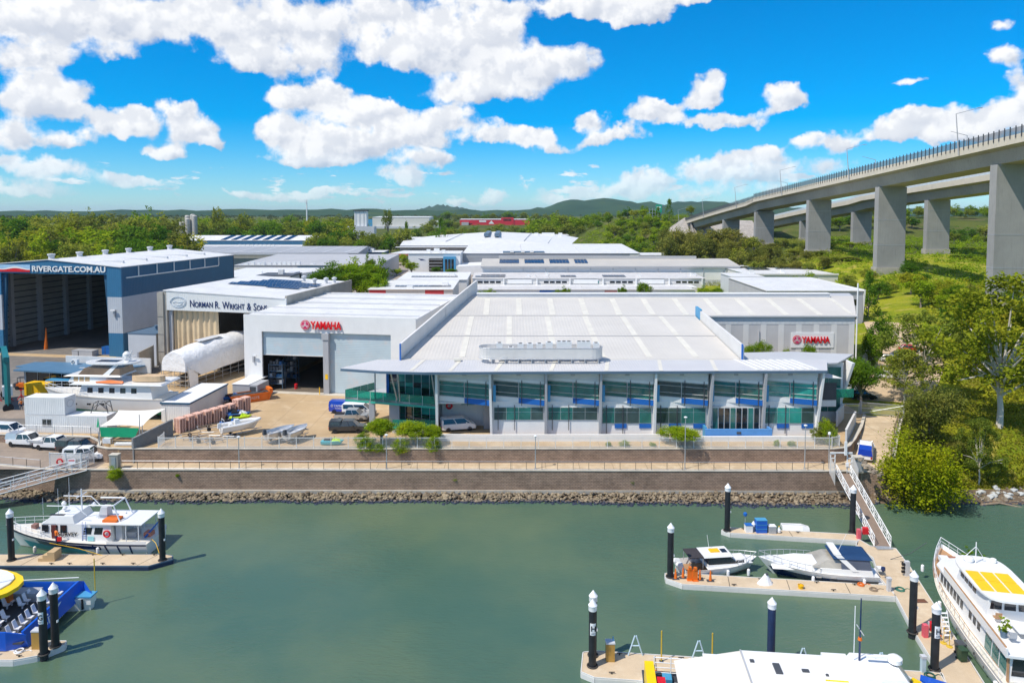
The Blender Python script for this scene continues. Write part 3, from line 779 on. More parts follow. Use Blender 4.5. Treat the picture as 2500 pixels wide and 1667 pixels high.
for i in range(7):
    xa,xb = X0 + i * BW + .22,X0 + (i + 1) * BW - .2; wd = xb - xa
    # upper sawtooth bay: the right end steps forward
    def yf(t): return FY + .35 - 1.0 * t
    def pt(t,z): return (xa + wd * t,yf(t),z)
    def band(t0,t1,za0,za1,zb0,zb1,m,nm,out=0.):
        """panel between t0..t1, bottom za0->za1, top zb0->zb1"""
        mb = MB(); vs = []
        for o_ in (0.,.14):
            for t,z in ((t0,za0),(t1,za1),(t1,zb1),(t0,zb0)):
                q = pt(t,z); vs.append((q[0],q[1] - out + o_,q[2]))
        mb.add(vs,[(0,1,2,3),(7,6,5,4),(0,4,5,1),(1,5,6,2),(2,6,7,3),(3,7,4,0)])
        return W(mb,nm,m,of)
    e = lambda t: 5.05 - .55 * t         # bottom of the projecting box
    sill = lambda t: 5.72 - .42 * t
    head = lambda t: 8.0 - .38 * t
    band(0,1,head(0) + .35,head(1) + .35,9.45,9.45,LOUV,'louvre')
    band(0,1,head(0),head(1),head(0) + .35,head(1) + .35,WHITE,'head_panel',.02)
    for (t0,t1) in ((0.0,.5),(.5,1.)):
        g_ = GLASS2 if (i == 6 and rgl.random() < .9) else (GLASS if rgl.random() < .6 else BLINDS)
        band(t0 + .012,t1 - .012,sill(t0),sill(t1),head(t0),head(t1),g_,'window_pane',-.06)
    for f_ in (.03,.28,.72,.97):
        mm = MB()
        zA,zB = sill(0) + (head(0) - sill(0)) * f_,sill(1) + (head(1) - sill(1)) * f_
        mm.tube([(xa,yf(0) - .02,zA),(xb,yf(1) - .02,zB)],.035,4); W(mm,'transom',OFFW,of)
    W(MB().tube([(pt(.5,0)[0],pt(.5,0)[1] - .02,sill(.5)),(pt(.5,0)[0],pt(.5,0)[1] - .02,head(.5))],.045,4),'mullion',OFFW,of)
    band(0,.5,e(0),e(.5),sill(0),sill(.5),WHITE,'spandrel',.02)
    band(.5,1,e(.5) - .02,e(1),sill(.5) - .0,sill(1),BLUEP,'blue_spandrel',.03)
    mb = MB(); mb.add([pt(0,e(0)),pt(1,e(1)),(xb,FY + .5,e(1)),(xa,FY + .5,e(0))],[(0,1,2,3)]); W(mb,'bay_soffit',WHITE,of)
    mb = MB(); mb.add([pt(1,e(1)),pt(1,9.4),(xb,FY + .6,9.4),(xb,FY + .6,e(1))],[(0,1,2,3)]); W(mb,'bay_cheek',WHITE,of)
    if i > 0: W(MB().box(xa + .02,xa + .42,FY - .75,FY - .62,5.1,7.5),'side_blade',CYANP,of)
    for t in (.56,.92): q = pt(t,0); W(rod(q[0],q[1] - .02,e(t) - .35,head(t) + .3),'black_rod',DGREY,of)
    W(MB().box(xa + wd * .5 - .3,xa + wd * .5 + .3,yf(.5) - .05,yf(.5),8.75,9.05),'vent_grille',GREYP,of)
    if i == 0: continue
    # ground floor
    if i == 5:
        W(MB().box(xa + .2,xb - .2,FY - .35,FY - .12,.8,4.3),'door_frame',OFFW,of)
        for k in range(8):
            dx = (wd - .6) / 8; x_ = xa + .3 + k * dx
            W(MB().box(x_ + .09,x_ + dx - .09,FY - .42,FY - .36,.95,4.1),'folding_door_pane',GLASSD if k % 3 else GLASS,of)
        continue
    zb,zt = (2.35,4.1) if i in (1,2) else (1.85,4.05)
    W(MB().box(xa + .1,xb - .1,FY - .1,FY - .02,zb - .08,zt + .08),'window_frame',OFFW,of)
    n_ = 4
    for k in range(n_):
        dx = (wd - .3) / n_; x_ = xa + .15 + k * dx
        m_ = GLASS2 if (i == 6 and k in (1,2)) else (BLINDS if (k + i) % 4 in (0,1) else GLASS)
        W(MB().box(x_ + .03,x_ + dx - .03,FY - .13,FY - .105,zt - .6,zt),'window_pane',m_,of)
        W(MB().box(x_ + .03,x_ + dx - .03,FY - .13,FY - .105,zb,zt - .66),'window_pane',m_,of)
        if i >= 3 and k % 2 == 1: W(MB().box(x_ + .03,x_ + dx - .03,FY - .12,FY - .04,zb - .75,zb - .1),'blue_spandrel',BLUEP,of)
    for t in (.1,.42): W(rod(xa + wd * t,FY - .12,zb - 1.5,zt + .4),'black_rod',DGREY,of)
# open carport under the first bay
W(MB().box(X0 + .2,X0 + BW + .2,106.0,106.3,0,4.6),'carport_back_wall',OFFW,of)
W(MB().box(-4.2,-2.7,104.3,105.9,0,4.6),'carport_pier',GREYP,of)
W(MB().box(-7.6,-5.6,105.9,105.99,3.2,4.1),'carport_window',GLASS,of)
mb = MB(); mb.torus((-9.4,105.7,3.1),.38,.16,'y'); W(mb,'hose_reel',RED,of)
W(MB().box(X0 + .1,X0 + BW,FY + .3,106.2,4.55,4.75),'carport_ceiling',WHITE,of)
# glazed corner with the balcony
BT,BE = (-25.0,105.9),(-10.95,101.7); BB = (-21.4,110.6)
deck = [BT,BE,(-10.9,106.4),(-16.5,106.4),(-17.2,112.5),BB]
W(MB().prism(deck,4.05,4.4),'balcony_deck',GREYP,of)
GG = GREENGL
def rail(a,c,n_,z0=4.1,z1=5.5):
    a,c = Vector(a),Vector(c)
    for k in range(n_):
        p0,p1 = a + (c - a) * (k / n_),a + (c - a) * ((k + 1) / n_); g_ = (p1 - p0) * .012
        W(wseg(MB(),p0 + g_,p1 - g_,z0,z1,.025),'balustrade_pane',GG,of)
        W(MB().tube([(p0.x,p0.y,z0),(p0.x,p0.y,z1)],.03,5),'balustrade_post',WHITE,of)
rail(BT,BE,7); rail(BB,BT,4)
W(wseg(MB(),Vector(BT),Vector(BE),3.75,4.08,.1),'balcony_edge',mat('green_edge',(.05,.42,.32),.3),of)
GC = [(-18.5,106.6),(-11.0,104.6)]
for lvl,(z0,z1) in enumerate(((0.2,4.0),(4.4,9.4))):
    a,c = Vector(GC[0]),Vector(GC[1]); n_ = 6
    for k in range(n_):
        p0,p1 = a + (c - a) * (k / n_),a + (c - a) * ((k + 1) / n_)
        cuts = [z0,z0 + (z1 - z0) * .3,z0 + (z1 - z0) * .45,z0 + (z1 - z0) * .78,z1]
        for zA,zB in zip(cuts,cuts[1:]):
            if lvl == 0 and k in (2,3) and zA < 3: m_ = GLASSD
            else: m_ = rgl.choice([GLASS,GLASS,GLASS2,GLASSD])
            g_ = (p1 - p0) * .03
            W(wseg(MB(),p0 + g_,p1 - g_,zA + .05,zB - .05,.06),'curtain_wall_pane',m_,of)
        W(wseg(MB(),p0 - (p1 - p0) * .03,p0 + (p1 - p0) * .03,z0,z1,.14),'mullion',STEEL,of)
    W(wseg(MB(),a + Vector((0,.16)),c + Vector((0,.16)),z0,z1,.1),'curtain_wall_back',DGREY,of)
for (a,c) in (((-20.3,104.9),(-20.3,104.9)),((-16.8,103.6),(-17.6,102.0)),((-16.4,103.4),(-16.6,102.6)),((-10.9,101.5),(-11.5,100.6))):
    W(MB().tube([(a[0],a[1],4.4),(c[0],c[1],9.5)],.11,8),'roof_prop',STEEL,of)
W(MB().box(-18.9,-18.5,106.3,106.7,4.4,9.4),'corner_post',BLUEP,of)
for x_,y_,w_ in ((-21.2,104.7,.8),(-18.2,104.6,1.5)): W(MB().box(x_,x_ + w_,y_,y_ + .8,0,4.05),'grey_pier',GREYP,of)
W(wseg(MB(),(-17.4,102.6),(-11.0,102.3),.5,1.9,.05),'low_glass_screen',GG,of)
W(MB().box(-17.4,-11.0,102.4,104.2,0,.5),'terrace',OFFW,of)
# rear right wing with its own leaning end fin
W(sheet(MB(),[(47.3,106.3),(34.9,106.4),(34.9,113.5),(45,114.5),(54.2,112.6),(49,106.6)],lambda x,y: 9.4 + .02 * (y - 106),.2),'wing_roof',GROOF_D,of)
W(MB().box(44.2,50.6,108.2,108.6,0,9.1),'wing_wall',WHITE,of)
for z0,z1 in ((5.2,8.4),(1.6,3.8)):
    for k in range(3): W(MB().box(44.6 + k * 1.9,46.4 + k * 1.9,108.1,108.19,z0,z1),'window_pane',GLASS,of)
mb = MB(); mb.ext([(107.2,9.2),(110.5,9.2),(110.5,0),(109.6,0)],'x',-.2,.2); mb.v = [(vx + 50.2 + 1.5 * vz / 9.2,vy,vz) for vx,vy,vz in mb.v]; W(mb,'fin',WHITE,of)
W(wseg(MB(),(46.2,106.4),(51.8,107.2),4.0,5.3,.05),'balustrade_pane',GG,of)
W(MB().box(45.4,47.8,104.2,104.35,4.4,6.9),'sun_screen',DGREY,of)
W(MB().box(45.4,47.8,104.2,104.35,3.4,4.35),'white_panel',WHITE,of)
W(sheet(MB(),[(44.6,103.6),(48.3,103.6),(47.6,106.2),(44.6,106.2)],lambda x,y: 8.0 - .05 * (x - 44),.1),'entry_roof',WHITE,of)

# rooftop plant with its rounded white mesh screen
pl = T('plant_screen','rounded white mesh screen round air-conditioning plant on the office roof','plant screen',(5,106.2,10.0))
def stad(x0,x1,y0,y1,n_=10):
    r = (y1 - y0) / 2; yc = (y0 + y1) / 2; out = []
    for k in range(n_ + 1): a = -math.pi / 2 + math.pi * k / n_; out.append((x1 - r + r * math.cos(a),yc + r * math.sin(a)))
    for k in range(n_ + 1): a = math.pi / 2 + math.pi * k / n_; out.append((x0 + r + r * math.cos(a),yc + r * math.sin(a)))
    return out
mesh_m = mat('perforated_white_mesh',(.74,.73,.71),.5,var=.06,alpha=.62)
ring = stad(-4.9,13.4,103.6,106.9)
for k in range(len(ring)):
    a,c = ring[k],ring[(k + 1) % len(ring)]
    segs = 12 if abs(a[0] - c[0]) > 6 else 1
    for s_ in range(segs):
        p0 = Vector(a) + (Vector(c) - Vector(a)) * (s_ / segs); p1 = Vector(a) + (Vector(c) - Vector(a)) * ((s_ + 1) / segs)
        W(wseg(MB(),p0,p1,10.55,12.15,.04),'mesh_panel',mesh_m,pl)
for z_ in (10.55,12.15):
    W(MB().tube([(x,y,z_) for x,y in ring + ring[:1]],.05,4),'screen_rail',STEEL,pl)
for k in range(9): W(MB().box(-3 + k * 1.95,-2.9 + k * 1.95,103.75,106.8,9.85,10.5),'support_frame',STEEL,pl)
for k,(x_,w_,h_) in enumerate(((-2.3,.9,2.2),(-.6,.8,1.6),(.8,.9,2.1),(2.2,.9,2.1),(3.6,.9,2.1),(5.0,1.0,2.3),(6.6,2.2,2.4),(9.6,2.0,2.4),(12.0,.9,2.2))):
    u_ = T('air_conditioning_unit',['white air conditioner nearest the open left end of the rooftop screen','low white air conditioner second inside the rooftop screen','white air conditioner third from the left inside the rooftop screen','white air conditioner fourth from the left inside the rooftop screen','white air conditioner in the middle of the rooftop screen','white air conditioner just right of the middle of the rooftop screen','wide white air conditioner left of the other wide one on the roof','wide white air conditioner right of the other wide one on the roof','white air conditioner at the right rounded end of the rooftop screen'][k],'air conditioner',(x_ + w_ / 2,105.3,10.5),group='air conditioners on the office roof')
    bx('casing',GEL,u_,-w_ / 2,w_ / 2,-.5,.5,0,h_)
    for q in range(1 if w_ < 1.5 else 3):
        c_ = -w_ / 2 + (q + .5) * w_ / (1 if w_ < 1.5 else 3)
        MB().lathe([(.27,0),(.27,.06),(.2,.07)],12,(c_,0,h_)).build('fan',DGREY,u_)
# little hatch and box on the roof
W(MB().box(-8.6,-7.6,105.0,105.7,10.0,10.35),'roof_box',SKYL,of)

# low white garden wall, sky-blue wall and planting edge before the office
tag(MB().prism([(-12.8,98.8),(-4.9,98.5),(22,98.6),(22,98.9),(-4.8,98.8),(-12.8,99.1)],-.1,.95).build('garden_wall',WHITE),'long low white garden wall behind the picket fence','wall')
tag(MB().prism([(22.3,98.4),(38.2,98.6),(43.4,98.4),(43.4,98.8),(38.2,98.95),(22.3,98.8)],-.1,.7).build('garden_wall',WHITE),'low white garden wall in front of the sky-blue wall','wall')
bwall = T('blue_wall','sky-blue rendered wall round the terrace before the folding doors','wall',(32,99.3,0))
W(MB().box(27.2,36.6,99.1,99.4,0,1.55),'front',SKYBL,bwall); W(MB().box(36.3,36.6,99.4,100.6,0,1.55),'return',SKYBL,bwall); W(MB().box(27.2,27.5,99.4,100.6,0,1.75),'return',CYANP,bwall)
for x_ in (28.0,35.0): W(MB().tube([(x_,99.3,1.55),(x_ - .2,99.5,1.95),(x_ + .3,99.6,2.1)],.04,5),'handrail',STEEL,bwall)
W(MB().box(31.6,32.2,99.02,99.09,.9,1.2),'wall_lamp',DGREY,bwall)
struct(MB().prism([(-12,98.9),(27,98.95),(43,99.0),(44,101.1),(-3.2,101.1),(-12,101.1)],-.02,.012).build('garden_bed',mat('paving_warm',(.42,.33,.26),.9,var=.2,vs=1.2,fine=.2)))
# ---------------------------------------------------------------- left-hand hangars (all turned about 9 degrees)
A9 = R(-9)
def frame(name,label,cat,loc): return T(name,label,cat,(*loc,0),A9)
CURT = mat('roller_shutter',(.47,.57,.62),.45,var=.10,vs=.16,corr=('Z',.3,.012),tint=(.56,.56,.57))
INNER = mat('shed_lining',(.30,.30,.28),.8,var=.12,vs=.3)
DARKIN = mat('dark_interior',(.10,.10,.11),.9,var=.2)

# middle hangar with the two roller doors
ha = frame('boat_hangar','white hangar with two tall roller doors and a red lettered sign above','hangar',(-48.1,127.5))
HW,HD,HH = 31.9,34.,13.75
O0,O1,OM0,OM1,OT = 3.4,27.4,15.05,16.05,10.75
bx('front_pier',WHITE,ha,0,O0,0,.35,0,OT); bx('front_pier',WHITE,ha,O1,HW,0,.35,0,OT)
bx('front_header',WHITE,ha,0,HW,0,.35,OT,HH)
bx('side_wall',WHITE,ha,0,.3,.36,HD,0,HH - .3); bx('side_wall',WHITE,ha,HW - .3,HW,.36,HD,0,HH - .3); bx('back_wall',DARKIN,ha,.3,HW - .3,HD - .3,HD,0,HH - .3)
for k in range(4): MB().prism([(HW * k / 4,.36),(HW * (k + 1) / 4 - .02,.36),(HW * (k + 1) / 4 - .02,HD),(HW * k / 4,HD)],HH - .45,lambda x,y: HH - .25 + y * .014).build('roof_bay',WHITE_R,ha)
for k in range(5): bx('roof_joint',LGREY,ha,.2,HW - .2,3 + k * 7,3.18 + k * 7,HH - .1 + k * .09,HH + .02 + k * .105)
bx('centre_post',GREYP,ha,OM0,OM1,-.25,.5,0,OT); bx('post_cap',GREYP,ha,OM0 - .2,OM1 + .1,-.4,.3,9.6,10.7)
# doors: left one half up, right one down
bx('roller_door',CURT,ha,O0,OM0,.5,.62,6.6,OT); bx('door_bar',OFFW,ha,O0,OM0,.42,.7,6.45,6.6)
bx('roller_door',CURT,ha,OM1,O1,.5,.62,.02,OT)
bx('floor_slab',mat('hangar_floor',(.16,.13,.10),.6,var=.2,vs=.4),ha,O0,O1,.4,HD - .4,.0,.012)
bx('apron',CONC_L,ha,O0 - .6,O1 + .6,-1.2,.36,.0,.02)
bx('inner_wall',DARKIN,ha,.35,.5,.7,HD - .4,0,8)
letter('sign_letters','YAMAHA',1.9,REDLET,ha,(12.9,-.3,11.5),ext=.1,off=.04,width=5.7)
emblem(ha,(11.8,12.15),.85,-.25)
bx('wall_light',GREYP,ha,1.7,2.0,-.3,-.02,5.2,6.4); bx('wall_light',WHITE,ha,1.9,2.5,-.55,-.3,6.3,6.5)
bx('sign_plate',YELLOW,ha,OM0 + .35,OM1 - .15,-.29,-.26,2.6,3.5)
bx('bollard',YELLOW,ha,OM0 - .5,OM0 - .38,-1,-.88,0,1.3)
# racks and things kept inside, just behind the open door
def inside(name,label,cat,x,y,fn,group=None):
    o = T(name,label,cat,ha.matrix_basis @ Vector((x,y,.012)),A9,group); fn(o); return o
BLT = mat('blue_tarp',(.015,.08,.20),.6,var=.2)
def rack(o):
    for xx in (0,2.6):
        for yy in (0,1.1): bx('upright',STRIM,o,xx,xx + .1,yy,yy + .1,0,4.6)
    for k in range(4):
        bx('shelf',STRIM,o,0,2.7,0,1.2,.9 + k * 1.15,1.0 + k * 1.15)
        for q in range(4): bx('engine_crate',rgl.choice([BLT,DGREY,GREYP,DGREY]),o,.15 + q * .62,.65 + q * .62,.15,1.0,1.0 + k * 1.15,1.0 + k * 1.15 + rgl.uniform(.5,.95))
inside('storage_rack','blue storage rack just inside the left side of the open hangar door','rack',3.7,1.6,rack)
inside('storage_rack','blue storage rack deeper inside the open hangar door','rack',4.0,6.5,rack)
def drums(o): MB().lathe([(.3,0),(.3,.9),(.1,.95)],12).build('drum_body',RED,o); MB().torus((0,0,.45),.3,.03).build('hoop',DGREY,o)
inside('red_drum','red drum on the floor inside the open hangar door','drum',8.6,2.4,drums)

# hangar with the dark blue bands
RV = (-85.9,156.9)
rv = frame('ship_hangar','tall navy and white ship hangar with its front standing open','hangar',RV)
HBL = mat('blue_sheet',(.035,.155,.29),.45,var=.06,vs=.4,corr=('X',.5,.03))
HBL2 = mat('blue_sheet_shaded',(.012,.10,.20),.45,var=.05,vs=.4,corr=('Y',.5,.02))  # side wall copy of the blue, deepened for the shade on that wall
HGR = mat('silver_sheet',(.46,.49,.53),.5,var=.05,corr=('X',.5,.03)); HGR2 = mat('silver_sheet_shaded',(.42,.46,.52),.5,var=.05,corr=('Y',.5,.01))  # second silver slightly darkened for the shaded side wall
RW,RD,RE = 36.,46.,19.9
def rvz(x): return RE + 1.5 * (1 - abs(x + 18) / 18)
j0,j1,RO = -3.5,-30.2,18.25
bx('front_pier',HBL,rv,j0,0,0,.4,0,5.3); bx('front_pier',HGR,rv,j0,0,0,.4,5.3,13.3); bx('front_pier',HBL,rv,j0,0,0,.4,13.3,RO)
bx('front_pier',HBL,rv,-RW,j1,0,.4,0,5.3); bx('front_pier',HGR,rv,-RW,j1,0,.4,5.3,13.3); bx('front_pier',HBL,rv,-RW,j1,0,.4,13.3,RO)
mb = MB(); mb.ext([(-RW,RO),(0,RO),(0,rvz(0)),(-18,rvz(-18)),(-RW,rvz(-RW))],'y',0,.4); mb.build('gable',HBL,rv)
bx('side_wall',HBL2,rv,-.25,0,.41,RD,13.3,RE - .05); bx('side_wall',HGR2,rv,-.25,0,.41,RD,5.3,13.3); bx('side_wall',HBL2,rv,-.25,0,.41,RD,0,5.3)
bx('inner_lining',INNER,rv,-.45,-.27,.6,RD - .4,0,RE - .3)
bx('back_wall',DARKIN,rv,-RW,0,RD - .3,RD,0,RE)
for s_ in (0,1):
    xa,xb = (-18,.15) if s_ else (-RW - .15,-18)
    MB().prism([(xa,-.2),(xb,-.2),(xb,RD),(xa,RD)],lambda x,y: rvz(max(-RW,min(0,x))) - .05,lambda x,y: rvz(max(-RW,min(0,x))) + .12).build('roof_slope',WHITE_R,rv)
for k in range(5): bx('roof_skylight',LGREY,rv,-15,-4,6 + k * 8,6.5 + k * 8,rvz(-9.5) - .4,rvz(-9.5) + .2)
for k in range(6):
    v_ = MB().lathe([(.6,0),(.6,.8),(.8,.82),(.8,1.15),(.2,1.25)],14,(-18.4,1.5 + k * 8.5,rvz(-18) + .05)).build('roof_vent',LGREY,rv)
# outer gutter pipe with drops on the right wall
bx('downpipe',WHITE,rv,.02,.22,1.5,38,17.35,17.6)
for k in range(6): bx('downpipe',WHITE,rv,.02,.2,5.5 + k * 6.5,5.75 + k * 6.5,17.6,19.8)
# inside: left wall lining, columns, girts
bx('inner_wall',INNER,rv,-RW + .3,-RW + .5,.5,RD - .4,0,RE)
bx('floor_slab',ASPH,rv,-RW + .5,-.5,.4,RD - .4,.0,.015)
for k in range(5):
    bx('column',GREYP,rv,-RW + .5,-RW + 1.5,7 + k * 8.4,7.9 + k * 8.4,0,RE)
for k in range(13): bx('girt',DGREY,rv,-RW + .5,-RW + .75,.6,RD - .5,1.2 + k * 1.45,1.4 + k * 1.45)
for k in range(12): bx('girt',DGREY,rv,-RW + .6,-.6,RD - .6,RD - .35,1.2 + k * 1.5,1.4 + k * 1.5)
for k in range(4): bx('column',GREYP,rv,-30 + k * 7.5,-29.2 + k * 7.5,RD - 1.1,RD - .35,0,RE)
for s_,xx in ((0,j0),(1,j1)):
    mb = MB(); w_ = -.9 if s_ == 0 else .9
    mb.loft([[(xx,.5,RO),(xx + w_ * 1.2,.5,RO),(xx + w_ * 1.2,1.0,RO),(xx,1.0,RO)],[(xx,.5,9),(xx + w_ * .5,.5,9),(xx + w_ * .5,1.0,9),(xx,1.0,9)],[(xx,.5,0),(xx + w_ * .2,.5,0),(xx + w_ * .2,1,0),(xx,1,0)]])
    mb.build('gathered_curtain',mat('blue_curtain',(.02,.09,.17),.8,var=.2,corr=('X',.3,.05)),rv)
bx('wall_light',GREYP,rv,-1.9,-1.6,-.4,-.02,9.0,10.6); bx('wall_light',WHITE,rv,-2.4,-1.3,-.7,-.4,10.3,10.6)
letter('sign_letters','RIVERGATE.COM.AU',1.75,WHITE,rv,(-22.05,-.12,18.75),ext=.05,off=.04,width=18.3)
bx('sign_flag',mat('flag_pale_blue',(.35,.55,.75),.5),rv,-30.3,-22.5,-.1,-.01,18.6,20.2)
for nm,m_,f0,f1,yy in (('flag_white_wave',WHITE,.15,.78,-.13),('flag_red_wave',RED,-.02,.52,-.16)):
    top = []; bot = []
    for k in range(13):
        t_ = k / 12; x_ = -30.3 + 7.8 * t_
        hgt = f1 * (.55 + .45 * math.sin(math.pi * (t_ * 1.15 - .1)) ** 2)
        top.append((x_,yy,18.6 + 1.6 * min(.95,hgt))); bot.append((x_,yy,18.6 + 1.6 * max(0.,f0)))
    mb = MB(); mb.loft([bot,top],cap=False,closed=False); mb.build(nm,m_,rv)

# shipwright's shed with the beige curtain
NV = (-70.0,144.4)
nr = frame('shipwright_shed','white shipwright shed with serif lettering, beige curtain and solar roof','shed',NV)
NW,ND = 25.8,34.5
def nz(x,y=0): return 16.15 - .045 * x
PC = mat('precast_concrete',(.36,.34,.30),.85,var=.2,vs=.25,streak=.5,fine=.1)
mb = MB(); mb.ext([(0,12.2),(NW,11.9),(NW,nz(NW)),(0,nz(0))],'y',0,.4); mb.build('fascia',mat('fascia_sheet',(.70,.71,.70),.5,var=.04,corr=('X',.42,.02)),nr)
bx('side_wall',PC,nr,-.6,.0,-.0,ND,0,16.2); bx('front_pier',PC,nr,-1.9,-.62,-.3,.6,0,15.8); bx('side_wall',PC,nr,NW - .4,NW,.41,ND,0,nz(NW) + .5)
for k in range(3): bx('panel_joint',DGREY,nr,-1.9,-.62,-.33,-.29,3.6 + k * 3.6,3.68 + k * 3.6)
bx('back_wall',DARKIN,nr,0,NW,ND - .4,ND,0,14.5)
MB().prism([(-.7,-.1),(NW * .5,-.1),(NW * .5,ND),(-.7,ND)],lambda x,y: nz(x) - .1,lambda x,y: nz(x) + .08).build('roof',WHITE_R,nr)
MB().prism([(NW * .5 + .02,-.1),(NW - .38,-.1),(NW - .38,ND),(NW * .5 + .02,ND)],lambda x,y: nz(x) - .1,lambda x,y: nz(x) + .07).build('roof',WHITE_R,nr)
cm = mat('beige_canvas',(.60,.47,.30),.85,var=.1,vs=.6)
mb = MB(); ringsA = []; 
for zz_,amp in ((12.2,.12),(6,.2),(0,.3)):
    ringsA.append([(.9 + k * .17,1.0 + amp * math.sin(k * .9) + amp * .6 * math.sin(k * .37 + zz_),zz_) for k in range(58)])
mb.loft(ringsA,cap=False,closed=False); mb.build('curtain',cm,nr,smooth=True)
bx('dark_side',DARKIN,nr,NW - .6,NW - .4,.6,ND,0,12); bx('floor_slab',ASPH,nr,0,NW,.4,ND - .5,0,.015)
bx('door_post',GREYP,nr,.1,.8,.5,.95,0,12)
NVY = mat('navy_letter',(.015,.03,.12),.4,var=.05)
x_ = 5.2
for word in (('N','ORMAN'),('R','.'),('W','RIGHT'),('&',''),('S','ONS')):
    for q,(tx,sz,zo) in enumerate(((word[0],2.05,0),(word[1],1.55,0))):
        if not tx: continue
        me_ = text_mesh(tx,sz,.04,.005); me_.materials.clear(); me_.materials.append(NVY)
        xs_ = [v.co.x for v in me_.vertices]; w_ = max(xs_) - min(xs_)
        place('sign_letters',me_,nr,(x_ - min(xs_) * .71,-.06,13.1 - x_ * .03 - (.0 if q == 0 else 0)),(R(90),0,0),(.71,1,1)); x_ += (w_ + .16) * .71
    x_ += .42
mb = MB(); pts = [(2.6 + 1.75 * math.cos(2 * math.pi * k / 32),0,13.85 + 1.1 * math.sin(2 * math.pi * k / 32)) for k in range(33)]
mb.tube([(p[0],-.05,p[2]) for p in pts],.06,4,cap=False); mb.tube([(2.6 + .86 * (p[0] - 2.6),-.05,13.85 + .82 * (p[2] - 13.85)) for p in pts],.035,4,cap=False)
mb.tube([(1.4,-.05,13.75),(2.0,-.05,13.95),(2.7,-.05,13.8),(3.8,-.05,13.95)],.05,4); mb.tube([(1.7,-.05,13.6),(2.2,-.05,13.25),(3.0,-.05,13.25),(3.5,-.05,13.6)],.05,4)
mb.build('oval_badge',mat('badge_grey',(.45,.52,.60),.5),nr)
# solar panels, each row of modules a part
for r_,(x0,y0,n_) in enumerate(((4.6,15,12),(5.2,17.6,12),(6.5,20.2,12),(8,22.6,11),(8.6,25,10),(14.4,13.5,9),(15.2,16.4,9),(16.0,19.2,9),(17.2,21.6,7))):
    for k in range(n_):
        xx = x0 + k * 1.02 * .82
        mb = MB(); mb.add([(xx,y0,nz(xx) + .25),(xx + .8,y0,nz(xx) + .22),(xx + .8,y0 + 1.8,nz(xx) + .42),(xx,y0 + 1.8,nz(xx) + .45)],[(0,1,2,3)]); mb.add([(xx,y0,nz(xx) + .25),(xx,y0,nz(xx) + .2),(xx + .8,y0,nz(xx) + .17),(xx + .8,y0,nz(xx) + .22)],[(0,1,2,3)])
        mb.build('solar_panel',SOLAR,nr)
for xx,yy in ((16,29),(20.5,25),(22,28),(23.2,30)):
    MB().lathe([(.35,0),(.35,.9),(.6,.95),(.6,1.3),(.1,1.5)],10,(xx,yy,nz(xx))).build('roof_vent',LGREY,nr)

# small white block and blue-roofed office low in front of the ship hangar
an = frame('annexe','white box annexe with blue roof beside the ship hangar','annexe',(-80.5,149.0))
bx('wall',LGREY,an,0,6.4,0,.25,0,6.6); bx('side_wall',PC,an,6.15,6.4,.26,9,0,6.6); bx('roof',STRIM,an,-.1,6.5,-.1,9,6.6,6.75); MB().lathe([(.4,0),(.4,.7),(.6,.75),(.6,1.0)],10,(3.5,4.5,6.75)).build('roof_vent',STRIM,an); bx('back_wall',LGREY,an,0,.25,.26,9,0,6.5)
lo = frame('yard_office','low yard office with flat blue roof and dark glass front','office',(-87.5,127.0))
BLR = mat('blue_flat_roof',(.09,.19,.30),.5,var=.08,vs=.4)
MB().prism([(-1.2,-1.0),(13.6,-1.6),(19.5,6.2),(-1.0,6.2)],3.75,4.0).build('roof',BLR,lo)
MB().prism([(-3.6,2.0),(-1.22,1.6),(-1.2,6),(-3.2,6)],3.7,3.9).build('roof_extension',BLR,lo)
bx('front_glass',GLASSD,lo,0,12.5,.4,.5,.3,3.7); bx('wall',GREYP,lo,-.3,0,.3,6,0,3.75); bx('wall',GREYP,lo,12.5,12.8,.3,6,0,3.75); bx('back_wall',GREYP,lo,0,17,5.8,6.1,0,3.75)
for k in range(6): bx('window_post',GREYP,lo,k * 2.4,k * 2.4 + .12,.3,.4,.2,3.7)
bx('parapet',OFFW,lo,3.0,20.4,6.3,6.6,2.5,5.2); bx('roof_sheet',OFFW,lo,9.2,12.0,2.2,2.5,4.0,4.04)
bx('awning',CYANP,lo,6.3,13.5,-2.2,-.2,2.6,2.75); bx('air_conditioner',GEL,lo,5.6,6.8,4.6,5.2,4.0,4.9)
mbf = MB(); mbf.torus((6.0,4.56,4.45),.25,.05,'y'); mbf.build('air_conditioner_fan',DGREY,lo)
# concrete boundary wall running forward from the shipwright's shed
cw = T('boundary_wall','stained concrete panel wall left of the wrapped boat','wall',(-72,145,0))
pw = [(-74.2,146.5),(-73.3,139),(-72.6,133.5),(-75.5,127.5)]
for a,c in zip(pw,pw[1:]): W(wseg(MB(),a,c,0,4.6 if a[1] > 140 else 3.4,.25),'concrete_panel',PC,cw)
for p_ in pw: W(MB().box(p_[0] + .0,p_[0] + .3,p_[1] - .3,p_[1],0,4.7),'post',GREYP,cw)
